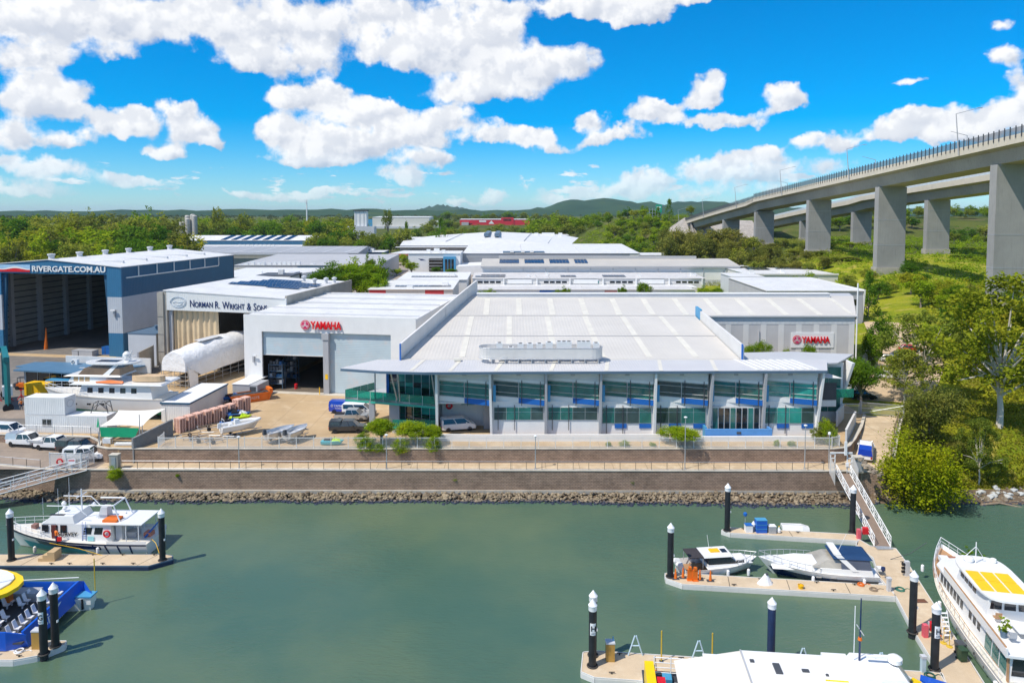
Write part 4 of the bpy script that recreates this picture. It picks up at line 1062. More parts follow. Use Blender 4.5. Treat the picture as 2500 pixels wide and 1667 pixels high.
# ---------------------------------------------------------------- estate buildings behind
def block(name,label,cat,x0,x1,y0,y1,h,wm=OFFW,rm=WHITE_R,rise=0.,z0=0.,hip=None,rotz=0.,para=0.):
    """box building: four wall parts and a roof; rise = height gained to the back, hip = (ridge inset, ridge height)"""
    o = T(name,label,cat,(x0,y0,z0),rotz); w,d = x1 - x0,y1 - y0
    bx('front_wall',wm,o,0,w,0,.3,-2,h); bx('back_wall',wm,o,0,w,d - .3,d,-2,h + rise)
    for xx in (0,w - .3):
        mb = MB(); mb.ext([(.3,-2),(d - .3,-2),(d - .3,h + rise * (d - .3) / d),(.3,h)],'x',xx,xx + .3); mb.build('side_wall',wm,o)
    if hip:
        ins,rh = hip
        mb = MB(); mb.add([(-.3,-.3,h),(w + .3,-.3,h),(w + .3,d + .3,h),(-.3,d + .3,h),(ins,ins * .6,h + rh),(w - ins,ins * .6,h + rh),(w - ins,d - ins * .6,h + rh),(ins,d - ins * .6,h + rh)],
                          [(0,1,5,4),(1,2,6,5),(2,3,7,6),(3,0,4,7),(4,5,6,7)]); mb.build('roof',rm,o)
    else:
        n_ = max(1,int(w / 28))
        for k in range(n_):
            xa,xb = -.3 + (w + .6) * k / n_,-.3 + (w + .6) * (k + 1) / n_ - .12
            MB().prism([(xa,-.4),(xb,-.4),(xb,d + .3),(xa,d + .3)],lambda x,y: h + rise * y / d + .02,lambda x,y: h + rise * y / d + .2).build('roof_bay',rm,o)
    if para: bx('parapet',wm,o,-.2,w + .2,-.2,.1,h,h + para)
    return o
def gable(name,label,cat,x0,x1,y0,y1,h,rh,wm,rm,z0=0.,rotz=0.):
    """ridge along x; gable ends left and right"""
    o = T(name,label,cat,(x0,y0,z0),rotz); w,d = x1 - x0,y1 - y0
    bx('front_wall',wm,o,0,w,0,.3,-2,h); bx('back_wall',wm,o,0,w,d - .3,d,-2,h)
    for xx in (0,w - .3):
        mb = MB(); mb.ext([(.3,-2),(d - .3,-2),(d - .3,h),(d / 2,h + rh),(.3,h)],'x',xx,xx + .3); mb.build('gable_end',wm,o)
    for s_ in (0,1):
        ya,yb = (-.5,d / 2) if s_ == 0 else (d / 2,d + .5)
        MB().prism([(-.4,ya),(w + .4,ya),(w + .4,yb),(-.4,yb)],lambda x,y: h + rh * (1 - abs(y - d / 2) / (d / 2)),lambda x,y: h + rh * (1 - abs(y - d / 2) / (d / 2)) + .2).build('roof_slope',rm,o)
    return o
def winrow(o,n_,xa,xb,z0,z1,m=GLASSD,y=-.06,gap=.25):
    for k in range(n_):
        dx = (xb - xa) / n_; bx('window',m,o,xa + k * dx + gap,xa + (k + 1) * dx - gap,y,y + .05,z0,z1)
def solar_rows(o,rows,zf):
    for (xa,ya,n_,w_,d_) in rows:
        for k in range(n_):
            x = xa + k * (w_ + .08)
            MB().add([(x,ya,zf(x,ya) + .35),(x + w_,ya,zf(x,ya) + .35),(x + w_,ya + d_,zf(x,ya + d_) + .5),(x,ya + d_,zf(x,ya + d_) + .5)],[(0,1,2,3)]).build('solar_panel',SOLAR,o)
def rbox(o,items,z):
    for (x,y,w_,d_,h_) in items: bx('roof_unit',GEL,o,x,x + w_,y,y + d_,z,z + h_)

TAN = mat('tan_roof_sheet',(.52,.49,.44),.5,var=.06,vs=.1,corr=('X',.5,.02))
WEATH = mat('weathered_white_roof',(.60,.585,.57),.6,var=.12,vs=.3,tint=(.50,.48,.46))
GRF = mat('zinc_roof_sheet',(.36,.37,.385),.45,var=.08,vs=.08,corr=('X',.8,.03))
GRF2 = mat('pale_zinc_roof',(.45,.45,.455),.5,var=.06,vs=.08)
BLW = mat('blue_far_wall',(.05,.17,.29),.5,var=.08,corr=('X',.6,.02))
PANELRED = mat('red_panel',(.52,.05,.06),.5,var=.06)

b1 = block('small_warehouse','low white warehouse with red corner panels and a solar row','warehouse',-47,-19.5,234,262,6.6,OFFW,WHITE_R,.4)
bx('red_panel',PANELRED,b1,.1,5.6,-.1,-.01,4.6,6.5); bx('red_panel',PANELRED,b1,18.5,24.6,-.1,-.01,4.6,6.5)
solar_rows(b1,[(7.5,6,10,1.5,3.2),(19.5,6,5,1.3,3.2)],lambda x,y: 6.7)
rbox(b1,[(2,8,2,2,.8),(12,3,2,1.5,.7),(23,12,2,2,1.0)],6.8)
b1b = block('small_warehouse','white low warehouse behind, with one red panel on its left end','warehouse',-43,-17,268,296,6.6,OFFW,WHITE_R,.4)
bx('red_panel',PANELRED,b1b,.1,6,-.1,-.01,5.0,6.5); solar_rows(b1b,[(4,8,13,1.3,2.8)],lambda x,y: 6.7); rbox(b1b,[(18,14,2.5,2,1.1)],6.9)

b2 = block('office_row','flat weathered-roof office row with solar groups before the tan warehouse','office',-15.5,76,281,303.5,5.9,OFFW,WEATH,.3)
for k in range(7):
    xa = .8 + k * 13
    if k % 2 == 0: winrow(b2,4,xa + 1,xa + 10.5,4.1,4.9,GLASSD)
    else: bx('white_sun_panel',WHITE,b2,xa,xa + 9.5,-.3,-.05,3.9,5.6)
    bx('pier',WHITE,b2,xa + 11.2,xa + 11.7,-.8,-.05,0,5.9)
winrow(b2,2,42,50,4.1,4.9,GLASS2)
solar_rows(b2,[(.8,3,6,1.9,4.4),(3,8,5,1.9,4.4),(35,4,3,2.0,5),(52,4,4,2.2,6)],lambda x,y: 6.0)
rbox(b2,[(21,5,1.5,1.5,.9),(24,6,1.2,1.2,.8),(29,12,1.5,1.5,1.2),(66,6,1.5,1.5,1.0),(88,8,2,2,1.2)],6.1)
bx('canopy',WHITE,b2,-.5,86,-9,-.4,3.2,3.5)
b2b = block('low_shed','low white walled shed with grey roof just behind the grey warehouse ridge','shed',-14,66,258,270,3.9,WHITE,WEATH,.1,para=.4)
bx('blue_strip',BLUEP,b2b,24,32,-.1,-.01,1.5,3.8); bx('pink_panel',mat('salmon_panel',(.62,.28,.24),.6),b2b,47.5,52,-.1,-.01,2.6,3.8)
b3 = gable('long_warehouse','long tan-roofed white warehouse with four solar fields and grey ridge vent','warehouse',-13,97,305,341,8.9,2.0,WHITE,TAN)
bx('ridge_vent',GRF2,b3,7,96,17,19,11.0,12.2); bx('gutter',GREYP,b3,-.3,110.2,-.75,-.45,8.3,8.95)
solar_rows(b3,[(7.5 + q * 11,6,6,1.35,9) for q in range(3)] + [(40.5,6,4,1.35,9)],lambda x,y: 8.9 + 2 * y / 18)
for k in range(11): bx('pilaster',LGREY,b3,8 + k * 9.6,8.25 + k * 9.6,-.35,-.02,0,8.3)
bx('corner_louvre',GREYP,b3,103,103.9,-.1,-.02,4.5,7); bx('low_band',LGREY,b3,70,109.5,-.08,-.02,0,3.2)
b4 = block('grey_walled_warehouse','broad white-roofed warehouse with a plain grey front wall','warehouse',-27,70.5,395,462,9.2,GREYP,WHITE_R,2.2)
bx('front_band',GRF,b4,.2,97.2,-.06,-.01,6.5,9.1); winrow(b4,5,8,30,2.5,4.2); bx('end_panel',SKYL,b4,92,97.4,-.1,-.02,-2,9.1)
bx('roof_notch',STRIM,b4,22,45,1.0,9,9.6,10.1); rbox(b4,[(26,-.2,2,1.6,1),(32,.2,2,1.6,1),(37,.3,2,1.6,1)],9.8)
b4w = block('entrance_building','white entrance block with blue glass bay and a bird mark','office',-54.5,-27.2,376,396,10.2,WHITE,WHITE_R,.3)
bx('glass_bay',GLASSD,b4w,11,22.5,-1.4,-.02,1,7.8); bx('blue_frame',CYANP,b4w,18.5,25,-1.7,-.05,0,8.8)
winrow(b4w,3,19.2,24.2,1.2,7.4,GLASSD,-1.78,.2)
for k in range(4): bx('sun_louvre',GREYP,b4w,10.6,18,-1.9,-1.5,2 + k * 1.7,2.25 + k * 1.7)
mb = MB(); mb.add([(5,-.05,7.6),(6.2,-.05,7.0),(10,-.05,8.3),(7,-.05,7.4),(9.5,-.05,6.6),(6.4,-.05,6.7)],[(0,1,2,3),(1,5,4,3)]); mb.build('bird_mark',NVY,b4w)
rbox(b4w,[(9,5,2,2,1.8),(13,4,3,2,2.4),(17,5,2,2,1.5)],10.4)
tag(MB().prism([(-28.5,365),(-11,365),(-9,390),(-27,390)],0,lambda x,y: 4.4 + (x + 28) * .04).build('low_canopy',WHITE),'low white sloping canopy right of the entrance block','canopy')
b5 = T('great_warehouse','vast white low-pitched warehouse roof with two dark ridge skylights','warehouse',(-74,470,0))
mb = MB(); W(mb.add([(-74,472,10),(38,472,10),(52,560,12),(40,592,13.5),(-60,592,13.0),(-84,560,11),(-16,500,13.8),(-14,588,16)],[(0,1,6),(1,2,3,7,6),(0,6,7,4,5),(3,4,7)]),'roof',WHITE_R,b5)
W(MB().box(-74,38,472.2,472.5,0,9.98),'front_wall',GREYP,b5)
W(MB().box(-76,40,466,472.0,9.0,9.3),'eave_roof',WHITE_R,b5)
for x_ in (-20,-12.5): W(MB().box(x_,x_ + 3.2,510,582,14.6,16.9),'ridge_skylight',STRIM,b5)
for a_,c_ in (((-45,486,12.2),(-40,590,14.6)),((8,488,12.4),(16,590,15)),((24,480,11.2),(34,580,13.2))): W(MB().tube([a_,c_],.25,4),'roof_seam',LGREY,b5)
rbox(b5,[(92,100,3,3,3),(98,104,10,4,3),(111,100,3,3,3)],12.5)

b6 = gable('zinc_shed','long grey zinc-roofed shed behind the navy hangar','shed',-205,-88,408,462,8.6,2.6,GREYP,GRF)
for k in range(9): mb = MB(); mb.prism([(8 + k * 12.6,.3),(9 + k * 12.6,.3),(15 + k * 12.6,26),(14 + k * 12.6,26)],lambda x,y: 8.85 + 2.6 * y / 27,lambda x,y: 8.9 + 2.6 * y / 27); mb.build('skylight',LGREY,b6)
bx('gutter',LGREY,b6,20,112,-4,-1,7.9,8.4)
b7 = block('pale_zinc_shed','broad pale grey roofed shed with dark end wall behind the solar roof','shed',-128,-62,330,392,7.4,GREYP,GRF2,1.4)
rbox(b7,[(4 + q * 2.6,1 + (q % 3),1.6,1.4,.8 + .5 * (q % 2)) for q in range(5)] + [(17 + q * 2.2,2,1.5,1.3,1.4) for q in range(6)] + [(34,3,2,1,.6)],7.6)
bx('front_wall_cream',mat('cream_wall',(.60,.56,.50),.7,var=.08),b7,0,29,-1.2,-.1,-2,6.6)
b8 = block('flat_roof_building','white flat-roofed building between the navy hangar and the tree clump','building',-118,-86,276,318,6.8,OFFW,WHITE_R,.3)
bx('dark_well',DGREY,b8,18,32.3,1,16,6.9,7.4); rbox(b8,[(4,12,1,1,1.4),(15,16,.8,.8,1),(25,8,2,2,2.2)],7.0)
winrow(b8,5,14,31,3.5,5.8,GLASSD)
b8b = T('curved_wall_building','grey building with curved corner wall left of the tree clump','building',(-88,286,0))
for k in range(8):
    t0,t1 = k / 8,(k + 1) / 8; f_ = lambda t: (-87.5 + 15.5 * t,290 + 8 * t * t)
    W(wseg(MB(),f_(t0),f_(t1),-2,(7.0 + t0 * 1.8,7.0 + t1 * 1.8),.3),'wall_segment',LGREY,b8b)
W(MB().prism([(-87.5,290.3),(-72,298.3),(-72,318),(-87.5,318)],6.8,lambda x,y: 7.0 + (x + 87.5) * .11),'roof',WEATH,b8b)
W(MB().box(-91.5,-87.8,288,296,-2,7.6),'tower',LGREY,b8b); W(MB().box(-87.4,-85.6,289.2,289.6,1,6.8),'window',GLASSD,b8b)
b9 = gable('blue_shed','long blue shed with white roof and solar strips before the distant trees','shed',-256,-150,545,575,8.0,3.2,BLW,WHITE_R,z0=2.5)
bx('sign_panel',WHITE,b9,-.2,-.05,11,19,4,7)
for k in range(7): mb = MB(); mb.prism([(34 + k * 8,.5),(38 + k * 8,.5),(41 + k * 8,14),(37 + k * 8,14)],lambda x,y: 8.25 + 3.2 * y / 15,lambda x,y: 8.5 + 3.2 * y / 15); mb.build('solar_strip',SOLAR,b9)
b9b = block('lean_to','low white lean-to roof along the front of the blue shed','shed',-238,-148,524,543,4.8,BLW,WHITE_R,.8,z0=1.5)
rbox(b9b,[(36 + q * 3.1,5,1.6,1.4,1.2) for q in range(9)],5.4); bx('red_box',RED,b9b,56,62,-.3,-.05,.5,4); 
b10 = block('blue_office','small dark blue office with white roof beside the estate road','office',-98,-78,436,452,7.6,NAVY,WHITE_R,.2)
winrow(b10,6,1,19,3,6,CYANP); rbox(b10,[(2 + q * 3,4,2,2,1.8) for q in range(4)],7.8)
b11 = T('carport','white-roofed open carport on red-topped posts beside the estate road','carport',(-74,428,0))
W(MB().prism([(-74,428),(-60,430),(-61,462),(-70,464)],6.6,7.2),'roof',WHITE_R,b11)
W(MB().box(-74,-60.5,427.7,427.95,5.9,7.1),'fascia',mat('brick_red',(.40,.13,.09),.7),b11)
for k in range(6): W(MB().box(-73.6 + k * 2.5,-73.2 + k * 2.5,428,428.4,0,6.6),'post',OFFW,b11)
b12 = block('cream_warehouse','large white warehouse standing on the far skyline among trees','warehouse',-214,-127,1100,1160,17,mat('cream_sheet',(.66,.64,.58),.6,var=.06),WHITE_R,1,z0=7)
bx('blue_end',CYANP,b12,-12,-.1,2,12,0,14); bx('low_wing',OFFW,b12,87.3,102,4,20,-2,12); bx('grey_base',LGREY,b12,4,86,-6,-.4,-3,3)
b12b = block('cream_annexe','low cream warehouse in front of the skyline warehouse','warehouse',-122,-54,690,720,5,OFFW,WHITE_R,.4,z0=1.5); bx('green_wall',mat('bright_green',(.05,.42,.05),.5),b12b,25,36,-.2,-.02,0,4.5)
b13 = block('red_building','long bright red building with white roof on the far skyline','building',-91,41,1250,1290,9.5,mat('scarlet_wall',(.62,.03,.05),.5,var=.06),WHITE_R,.8,z0=9.5)
bx('red_tower',MATS['scarlet_wall'],b13,72,94,-1,8,-2,13); winrow(b13,6,76,90,7,11,GLASSD,-1.1,.3); bx('white_mark',WHITE,b13,34,46,-.2,-.05,5,8); mb = MB(); mb.add([(50,-.1,2),(60,-.1,2),(55,-.1,8)],[(0,1,2)]); mb.build('white_chevron',WHITE,b13)
bx('grey_wing',GREYP,b13,4,16,-14,-1,-3,5); winrow(b13,4,14,22,1,3)
b14 = block('grey_flat_building','low grey flat building with roller doors below the green embankment','building',4,51,640,665,8,LGREY,WEATH,.2,z0=3.2)
winrow(b14,3,6,20,1,5,GREYP); winrow(b14,2,30,42,1,5,GLASSD); bx('yellow_box',YELLOW,b14,47.2,52,2,6,0,4)
b16 = block('white_store','small white-roofed store at the foot of the casuarinas','store',70,91,395,412,8.2,mat('beige_wall',(.62,.52,.42),.7),WHITE_R,.3)
bx('roller_door',LGREY,b16,10,16,-.1,-.01,0,7)
b17 = block('glass_fronted_box','white box building with tall glass front left of its twin','building',79.5,91,258,272,8.6,LGREY,WHITE_R,.1); bx('glass_front',GLASS,b17,.3,2.8,-.12,-.02,1,8); bx('grey_wall_face',LGREY,b17,3.2,11.4,-.08,-.02,-1,8.5)
b17b = block('glass_fronted_box','smaller white box building with dark windows on its right half','building',82,93,243,255,8.0,WHITE,WHITE_R,.1); winrow(b17b,3,6.6,10.4,4.4,7,GLASSD,-.1,.12); bx('screen_corner',GREYP,b17b,.1,3,-.1,-.02,3,7.8)
b17c = block('flat_roof_offices','flat white roof with black solar rows below the casuarina trees','office',92,126,276,322,6.6,OFFW,WHITE_R,.1,z0=1.2,para=.5); solar_rows(b17c,[(6,20,5,1.8,6),(6,30,6,1.8,6),(19,24,7,1.8,3)],lambda x,y: 6.8); rbox(b17c,[(1,3,1.6,1.4,1.5),(15,8,1.5,1.5,1.3)],6.8)
b18 = block('end_building','white building with slanted end wall right of the grey warehouse','building',68,93.5,190,224,11.0,GREYP,WHITE_R,.4)
mb = MB(); mb.ext([(-.5,11.4),(34,11.6),(34,-2),(1.2,-2)],'x',25.6,26.0); mb.build('slanted_end_wall',WHITE,b18); winrow(b18,1,22.9,24.5,7.2,8.8); winrow(b18,1,22.9,24.5,3.6,5.2)
# silos and tall things on the left skyline
si = T('cement_silos','cluster of pale grey cement silos above the left tree belt','silos',(-280,615,0))
for k,(dx,dy,h_) in enumerate(((0,0,19),(4,2,24.5),(6,-2,22),(9,1,25.5),(11.5,-1,24.5))):
    MB().lathe([(1.6,-4),(2.1,-3),(2.1,h_),(1.2,h_ + .8)],14,(dx - 3,dy,4)).build('silo',mat('silo_grey',(.48,.46,.42),.7,var=.15,streak=.3),si)
bx('base_shed',OFFW,si,-10,2,-8,-3,0,3)
st_ = T('silo_tower','white batching tower with dark top gantry on the skyline','tower',(-157,715,0))
bx('tank',WHITE,st_,0,12,0,9,18,33); bx('base',LGREY,st_,-7,20,-3,10,0,17.8); bx('gantry',DGREY,st_,-1,13,-1,10,33,34.2)
for k in range(3): bx('rib',LGREY,st_,1 + k * 4,1.6 + k * 4,-.3,-.02,18,33)
cm_ = T('phone_mast','tall white phone mast standing above the skyline trees','mast',(-200,700,0))
MB().tube([(0,0,0),(0,0,42)],[.9,.55],8).build('pole',WHITE,cm_); 
for a_ in range(3): MB().box(-.9 + a_ * .7,-.5 + a_ * .7,-.9,-.7,41,44).build('antenna',WHITE,cm_)
# estate road through the middle
struct(MB().loft([[(-60,262,.03),(-50,262,.03)],[(-66,340,.03),(-57,340,.03)],[(-78,430,.03),(-68,430,.03)],[(-88,480,.2),(-78,480,.2)]],cap=False,closed=False).build('estate_road',mat('pale_road',(.42,.34,.26),.9,var=.15,fine=.1)))

# ---------------------------------------------------------------- motorway bridges
BC = mat('bridge_concrete',(.36,.325,.265),.85,var=.16,vs=.06,streak=.45,fine=.08)
BCP = mat('pier_concrete',(.30,.295,.285),.85,var=.14,vs=.09,streak=.35,fine=.08)
BCL = mat('barrier_concrete',(.58,.52,.42),.8,var=.08,vs=.2,streak=.3)
MESH = mat('grey_mesh_screen',(.16,.17,.185),.5,var=.05,alpha=.72)
POSTM = mat('dark_post',(.06,.065,.075),.5,var=.05)
def bridge(name,label,xl,wdt,yA,yB,piers,dz=0.,screen=True):
    o = T(name,label,'bridge',(xl,yB,0))
    so = lambda y: 41.4 - .0615 * (y - 270) + dz - (.00006 * (y - 270) ** 2 if y > 400 else 0)
    ys = []; y = yA
    while y <= yB + .1: ys.append(y); y += 15
    xc = xl + wdt / 2
    def along(nm,prof,m):
        mb = MB(); mb.loft([[(x,y_,so(y_) + z) for x,z in prof] for y_ in ys]); return W(mb,nm,m,o)
    along('box_girder',[(xc - 4.6,0),(xc + 4.6,0),(xc + 5.3,3.6),(xc - 5.3,3.6)],BC)
    along('deck_slab',[(xl + .3,4.3),(xc - 5.3,3.62),(xc + 5.3,3.62),(xl + wdt - .3,4.3),(xl + wdt - .3,4.8),(xl + .3,4.8)],BC)
    along('barrier',[(xl,4.2),(xl + .32,4.2),(xl + .45,6.6),(xl,6.6)],BCL)
    along('barrier',[(xl + wdt - .35,4.2),(xl + wdt,4.2),(xl + wdt,6.4),(xl + wdt - .35,6.4)],BCL)
    along('road_surface',[(xl + .5,4.82),(xl + wdt - .5,4.82),(xl + wdt - .5,4.9),(xl + .5,4.9)],ASPH)
    if screen:
        pm = MB().box(-.09,.09,-.12,.12,-.9,2.3).mesh('screen_post',POSTM)
        y = max(yA,160.); L = o.location
        while y < yB - 2:
            place('screen_post',pm,o,(xl - .12 - L.x,y - L.y,so(y) + 6.6 - L.z))
            mb = MB(); y2 = y + 2.2
            mb.add([(xl + .1,y,so(y) + 6.6),(xl + .1,y2,so(y2) + 6.6),(xl + .1,y2,so(y2) + 8.5),(xl + .1,y,so(y) + 8.5)],[(0,1,2,3)]); W(mb,'screen_panel',MESH,o)
            y = y2
    else:
        along('glazed_screen',[(xl + .1,6.6),(xl + .2,6.6),(xl + .2,7.8),(xl + .1,7.8)],mat('pale_screen',(.62,.66,.70),.3,alpha=.8))
    for k,py_ in enumerate(piers):
        zb = tz(xc,py_) - 2
        p_ = W(MB().box(xc - 5.2,xc + 5.2,py_ - 1.5,py_ + 1.5,zb,so(py_) + .02),'pier',BCP,o)
        W(MB().box(xc - 5.26,xc + 5.26,py_ - 1.56,py_ + 1.56,zb + 12.6,zb + 12.75),'form_joint',GREYP,o)
        W(MB().box(xc - 5.26,xc + 5.26,py_ - 1.56,py_ + 1.56,zb + 22.0,zb + 22.15),'form_joint',GREYP,o)
        W(MB().box(xc - 4.4,xc + 4.4,py_ - 1.9,py_ + 1.9,so(py_) - .5,so(py_) + .3),'bearing_block',BCP,o)
        W(MB().box(xc - 5.6,xc + 5.6,py_ - 2,py_ + 2,zb,zb + 4.2),'pile_cap',CONC,o)
    return o,so
br1,so1 = bridge('motorway_bridge','near concrete motorway bridge with dark mesh screen, rising to the right',134.6,15.2,100,565,(205,270,333,405,466))
br2,so2 = bridge('motorway_bridge','second concrete motorway bridge seen behind between the near piers',189.5,15.2,150,560,(333,405,478),0,False)
# abutment: wall, pitched stone slopes
ab = T('bridge_abutment','abutment wall darkened for the underpass shade and pitched stone slope where the near bridge lands','abutment',(142,540,0))
PITCHST = mat('pitched_stone',(.36,.33,.30),.9,var=.25,vs=.5,bump=.3,bs=2,fine=.25)
W(MB().box(135,149.6,548,552,0,26.5),'abutment_wall',DARKIN,ab)  # wall colour kept dark to carry the shade below the deck
W(MB().add([(134.9,545,27.5),(134.9,560,27.8),(104,556,8),(108,535,6),(139,528,5)],[(0,1,2,3,4)]),'stone_slope',PITCHST,ab)
W(MB().add([(134.9,546,25.5),(150,546,25.5),(151,530,4),(138,529,4)],[(0,1,2,3)]),'shaded_slope',PITCHST,ab)
W(MB().add([(186,556,25.5),(150.2,566,26),(149,520,5),(188,515,5)],[(0,1,2,3)]),'stone_slope',PITCHST,ab)
# lamps along the near parapet
for k,y in enumerate((217,287,358,430,503,576)):
    o = T('street_lamp',['street lamp on the bridge parapet nearest the photo edge at right','second street lamp from the right on the near bridge parapet','third street lamp from the right on the near bridge parapet','fourth street lamp from the right on the near bridge parapet','fifth street lamp from the right on the near bridge parapet','farthest street lamp, by the green road sign at the bridge end'][k],'street lamp',(134.3,y,so1(y) + 4.5),group='lamps along the near bridge')
    MB().tube([(0,0,0),(-1.2,0,12.2)],[.2,.12],8).build('pole',GREYP,o)
    MB().tube([(-1.2,0,12.2),(5.8,0,14.0)],[.1,.07],6).build('arm',GREYP,o)
    bx('lantern',GREYP,o,5.2,6.6,-.2,.2,13.86,14.05)
for k,y in enumerate((240,300,395)):
    o = T('street_lamp',['street lamp just beyond the bridge screen, its arm only, at far right','street lamp arm beyond the bridge screen over the middle pier','street lamp arm beyond the bridge screen near the low end'][k],'street lamp',(150.6,y,so1(y) + 4.5),group='lamps along the near bridge')
    MB().tube([(0,0,0),(.6,0,9.6)],[.2,.12],8).build('pole',GREYP,o); MB().tube([(.6,0,9.6),(-5,0,11)],[.1,.07],6).build('arm',GREYP,o)
gs = T('road_sign','green motorway direction sign on a grey gantry above the embankment','road sign',(118,590,24))
bx('board',mat('sign_green',(.01,.36,.22),.4),gs,0,5,-.2,0,7.5,14); bx('white_text_block',WHITE,gs,.8,4.2,-.26,-.21,11.5,12.6); bx('white_text_block',WHITE,gs,.8,3.6,-.26,-.21,9.4,10.4)
for k in range(5): bx('gantry_post',STEEL,gs,-5 + k * 2.3,-4.7 + k * 2.3,0,.4,0,11 - .0 * k)
for k in range(4): bx('gantry_rail',STEEL,gs,-5,5,.05,.3,2 + k * 2.6,2.3 + k * 2.6)

# ---------------------------------------------------------------- hills on the horizon
HILLM = grassmat('forested_hill',(.018,.055,.03),(.032,.075,.035),(.05,.09,.03),.0035)
def ridge(name,pts,y,depth,m,n=90):
    """pts: (px, py) outline of the crest"""
    P = [D(px,py,y) for px,py in pts]; xs = [p[0] for p in P]; zs = [p[1] for p in P]
    rg = random.Random(len(pts)); mb = MB(); K = 10; N = n
    for j in range(K + 1):
        for i in range(N + 1):
            x = xs[0] + (xs[-1] - xs[0]) * i / N; z = float(np.interp(x,xs,zs))
            f = sm(j / K) if j <= K else 1
            bump = 1 + .10 * math.sin(i * .55 + j * .9) * (1 - f) + .08 * math.sin(i * 1.3 + j * 2.1) * (1 - f * .8)
            zz_ = 14 + max(0,(z - 14)) * min(1,f * bump + (0 if j < K else 0))
            if j == K: zz_ = 14 + max(0,z - 14) + rg.uniform(0,.006) * y / 2
            mb.v.append((x * (1 - (1 - f) * .12),y - depth * (1 - j / K),zz_))
    w_ = N + 1
    for j in range(K):
        for i in range(N): a = j * w_ + i; mb.f.append((a,a + 1,a + w_ + 1,a + w_))
    # far side
    o0 = len(mb.v)
    for i in range(N + 1): v = mb.v[K * w_ + i]; mb.v.append((v[0],v[1] + depth,10))
    for i in range(N): mb.f.append((K * w_ + i,K * w_ + i + 1,o0 + i + 1,o0 + i))
    return struct(mb.build(name,m,smooth=True))
ridge('hills',[(1230,519),(1290,514),(1330,509),(1370,493),(1400,488),(1430,491),(1460,487),(1495,486),(1530,492),(1560,499),(1590,496),(1620,503),(1660,495),(1700,495),(1760,497),(1850,503),(1990,512),(2300,512),(2700,517)],4200,1200,HILLM)
ridge('hills',[(985,520),(1010,516),(1040,508),(1075,503),(1105,506),(1140,512),(1180,519)],6500,900,HILLM,40)
ridge('hills',[(-400,516),(0,518),(400,516),(700,513),(1000,515),(1300,516),(1700,510),(2200,512),(2900,515)],3300,700,HILLM)
# ---------------------------------------------------------------- vegetation
def leafmat(name,dark,light,warm):
    m = bpy.data.materials.new(name); m.use_nodes = True
    t = m.node_tree; b = NB(t); t.nodes.remove(t.nodes['Principled BSDF'])
    g = b.n('ShaderNodeNewGeometry'); oi = b.n('ShaderNodeObjectInfo'); ob = b.n('ShaderNodeTexCoord').outputs['Object']
    col = b.mix(g.outputs['Random Per Island'],(*dark,1),(*light,1))
    col = b.mix(b.ramp(b.noise(ob,2.6,3,.6),.48,.68,0,.75),col,(*warm,1))
    r = b.m('MULTIPLY_ADD',oi.outputs['Random'],.5,.75)
    hs = b.n('ShaderNodeHueSaturation'); t.links.new(col,hs.inputs['Color']); t.links.new(r,hs.inputs['Value'])
    t.links.new(b.m('MULTIPLY_ADD',oi.outputs['Random'],-.035,.515),hs.inputs['Hue'])
    d = b.n('ShaderNodeBsdfDiffuse'); tr = b.n('ShaderNodeBsdfTranslucent'); t.links.new(hs.outputs[0],d.inputs[0]); t.links.new(hs.outputs[0],tr.inputs[0])
    mx = b.n('ShaderNodeMixShader'); mx.inputs[0].default_value = .42; t.links.new(d.outputs[0],mx.inputs[1]); t.links.new(tr.outputs[0],mx.inputs[2])
    t.links.new(mx.outputs[0],t.nodes['Material Output'].inputs[0])
    MATS[name] = m; return m
LEAF = {
    'fig': leafmat('dark_fig_leaf',(.065,.15,.012),(.14,.28,.02),(.19,.31,.02)),
    'gum': leafmat('gum_leaf',(.16,.22,.03),(.31,.36,.05),(.37,.37,.04)),
    'she': leafmat('casuarina_leaf',(.15,.18,.03),(.29,.30,.06),(.32,.29,.06)),
    'lime': leafmat('lime_leaf',(.13,.25,.01),(.30,.43,.02),(.36,.40,.02)),
    'gold': leafmat('golden_gum_leaf',(.20,.25,.015),(.38,.41,.03),(.42,.39,.03)),
    'mang': leafmat('mangrove_leaf',(.20,.26,.008),(.42,.46,.015),(.50,.46,.015)),
}
BARK = mat('grey_bark',(.24,.20,.165),.9,var=.3,vs=3,fine=.2)
BARKW = mat('white_gum_bark',(.62,.57,.50),.8,var=.2,vs=2,tint=(.42,.36,.30))

def leafcloud(pts,size,r,up=.5):
    """quads of foliage at pts"""
    n_ = len(pts); P = np.asarray(pts)
    nrm = r.normal(size=(n_,3)); nrm[:,2] = np.abs(nrm[:,2]) + up * 1.6; nrm /= np.linalg.norm(nrm,axis=1)[:,None]
    a = np.cross(nrm,r.normal(size=(n_,3))); a /= np.linalg.norm(a,axis=1)[:,None] + 1e-9
    c = np.cross(nrm,a); s_ = (size * r.uniform(.6,1.35,n_))[:,None]
    bend = nrm * s_ * .25
    V = np.stack([P - a * s_,P - c * s_ * .55 + bend,P + a * s_,P + c * s_ * .55 + bend],1).reshape(-1,3)
    me = bpy.data.meshes.new('crown')
    me.vertices.add(len(V)); me.vertices.foreach_set('co',V.astype(np.float32).ravel())
    me.loops.add(n_ * 4); me.loops.foreach_set('vertex_index',np.arange(n_ * 4,dtype=np.int32))
    me.polygons.add(n_); me.polygons.foreach_set('loop_start',np.arange(0,n_ * 4,4,dtype=np.int32))
    me.update(calc_edges=True); me.validate()
    return me
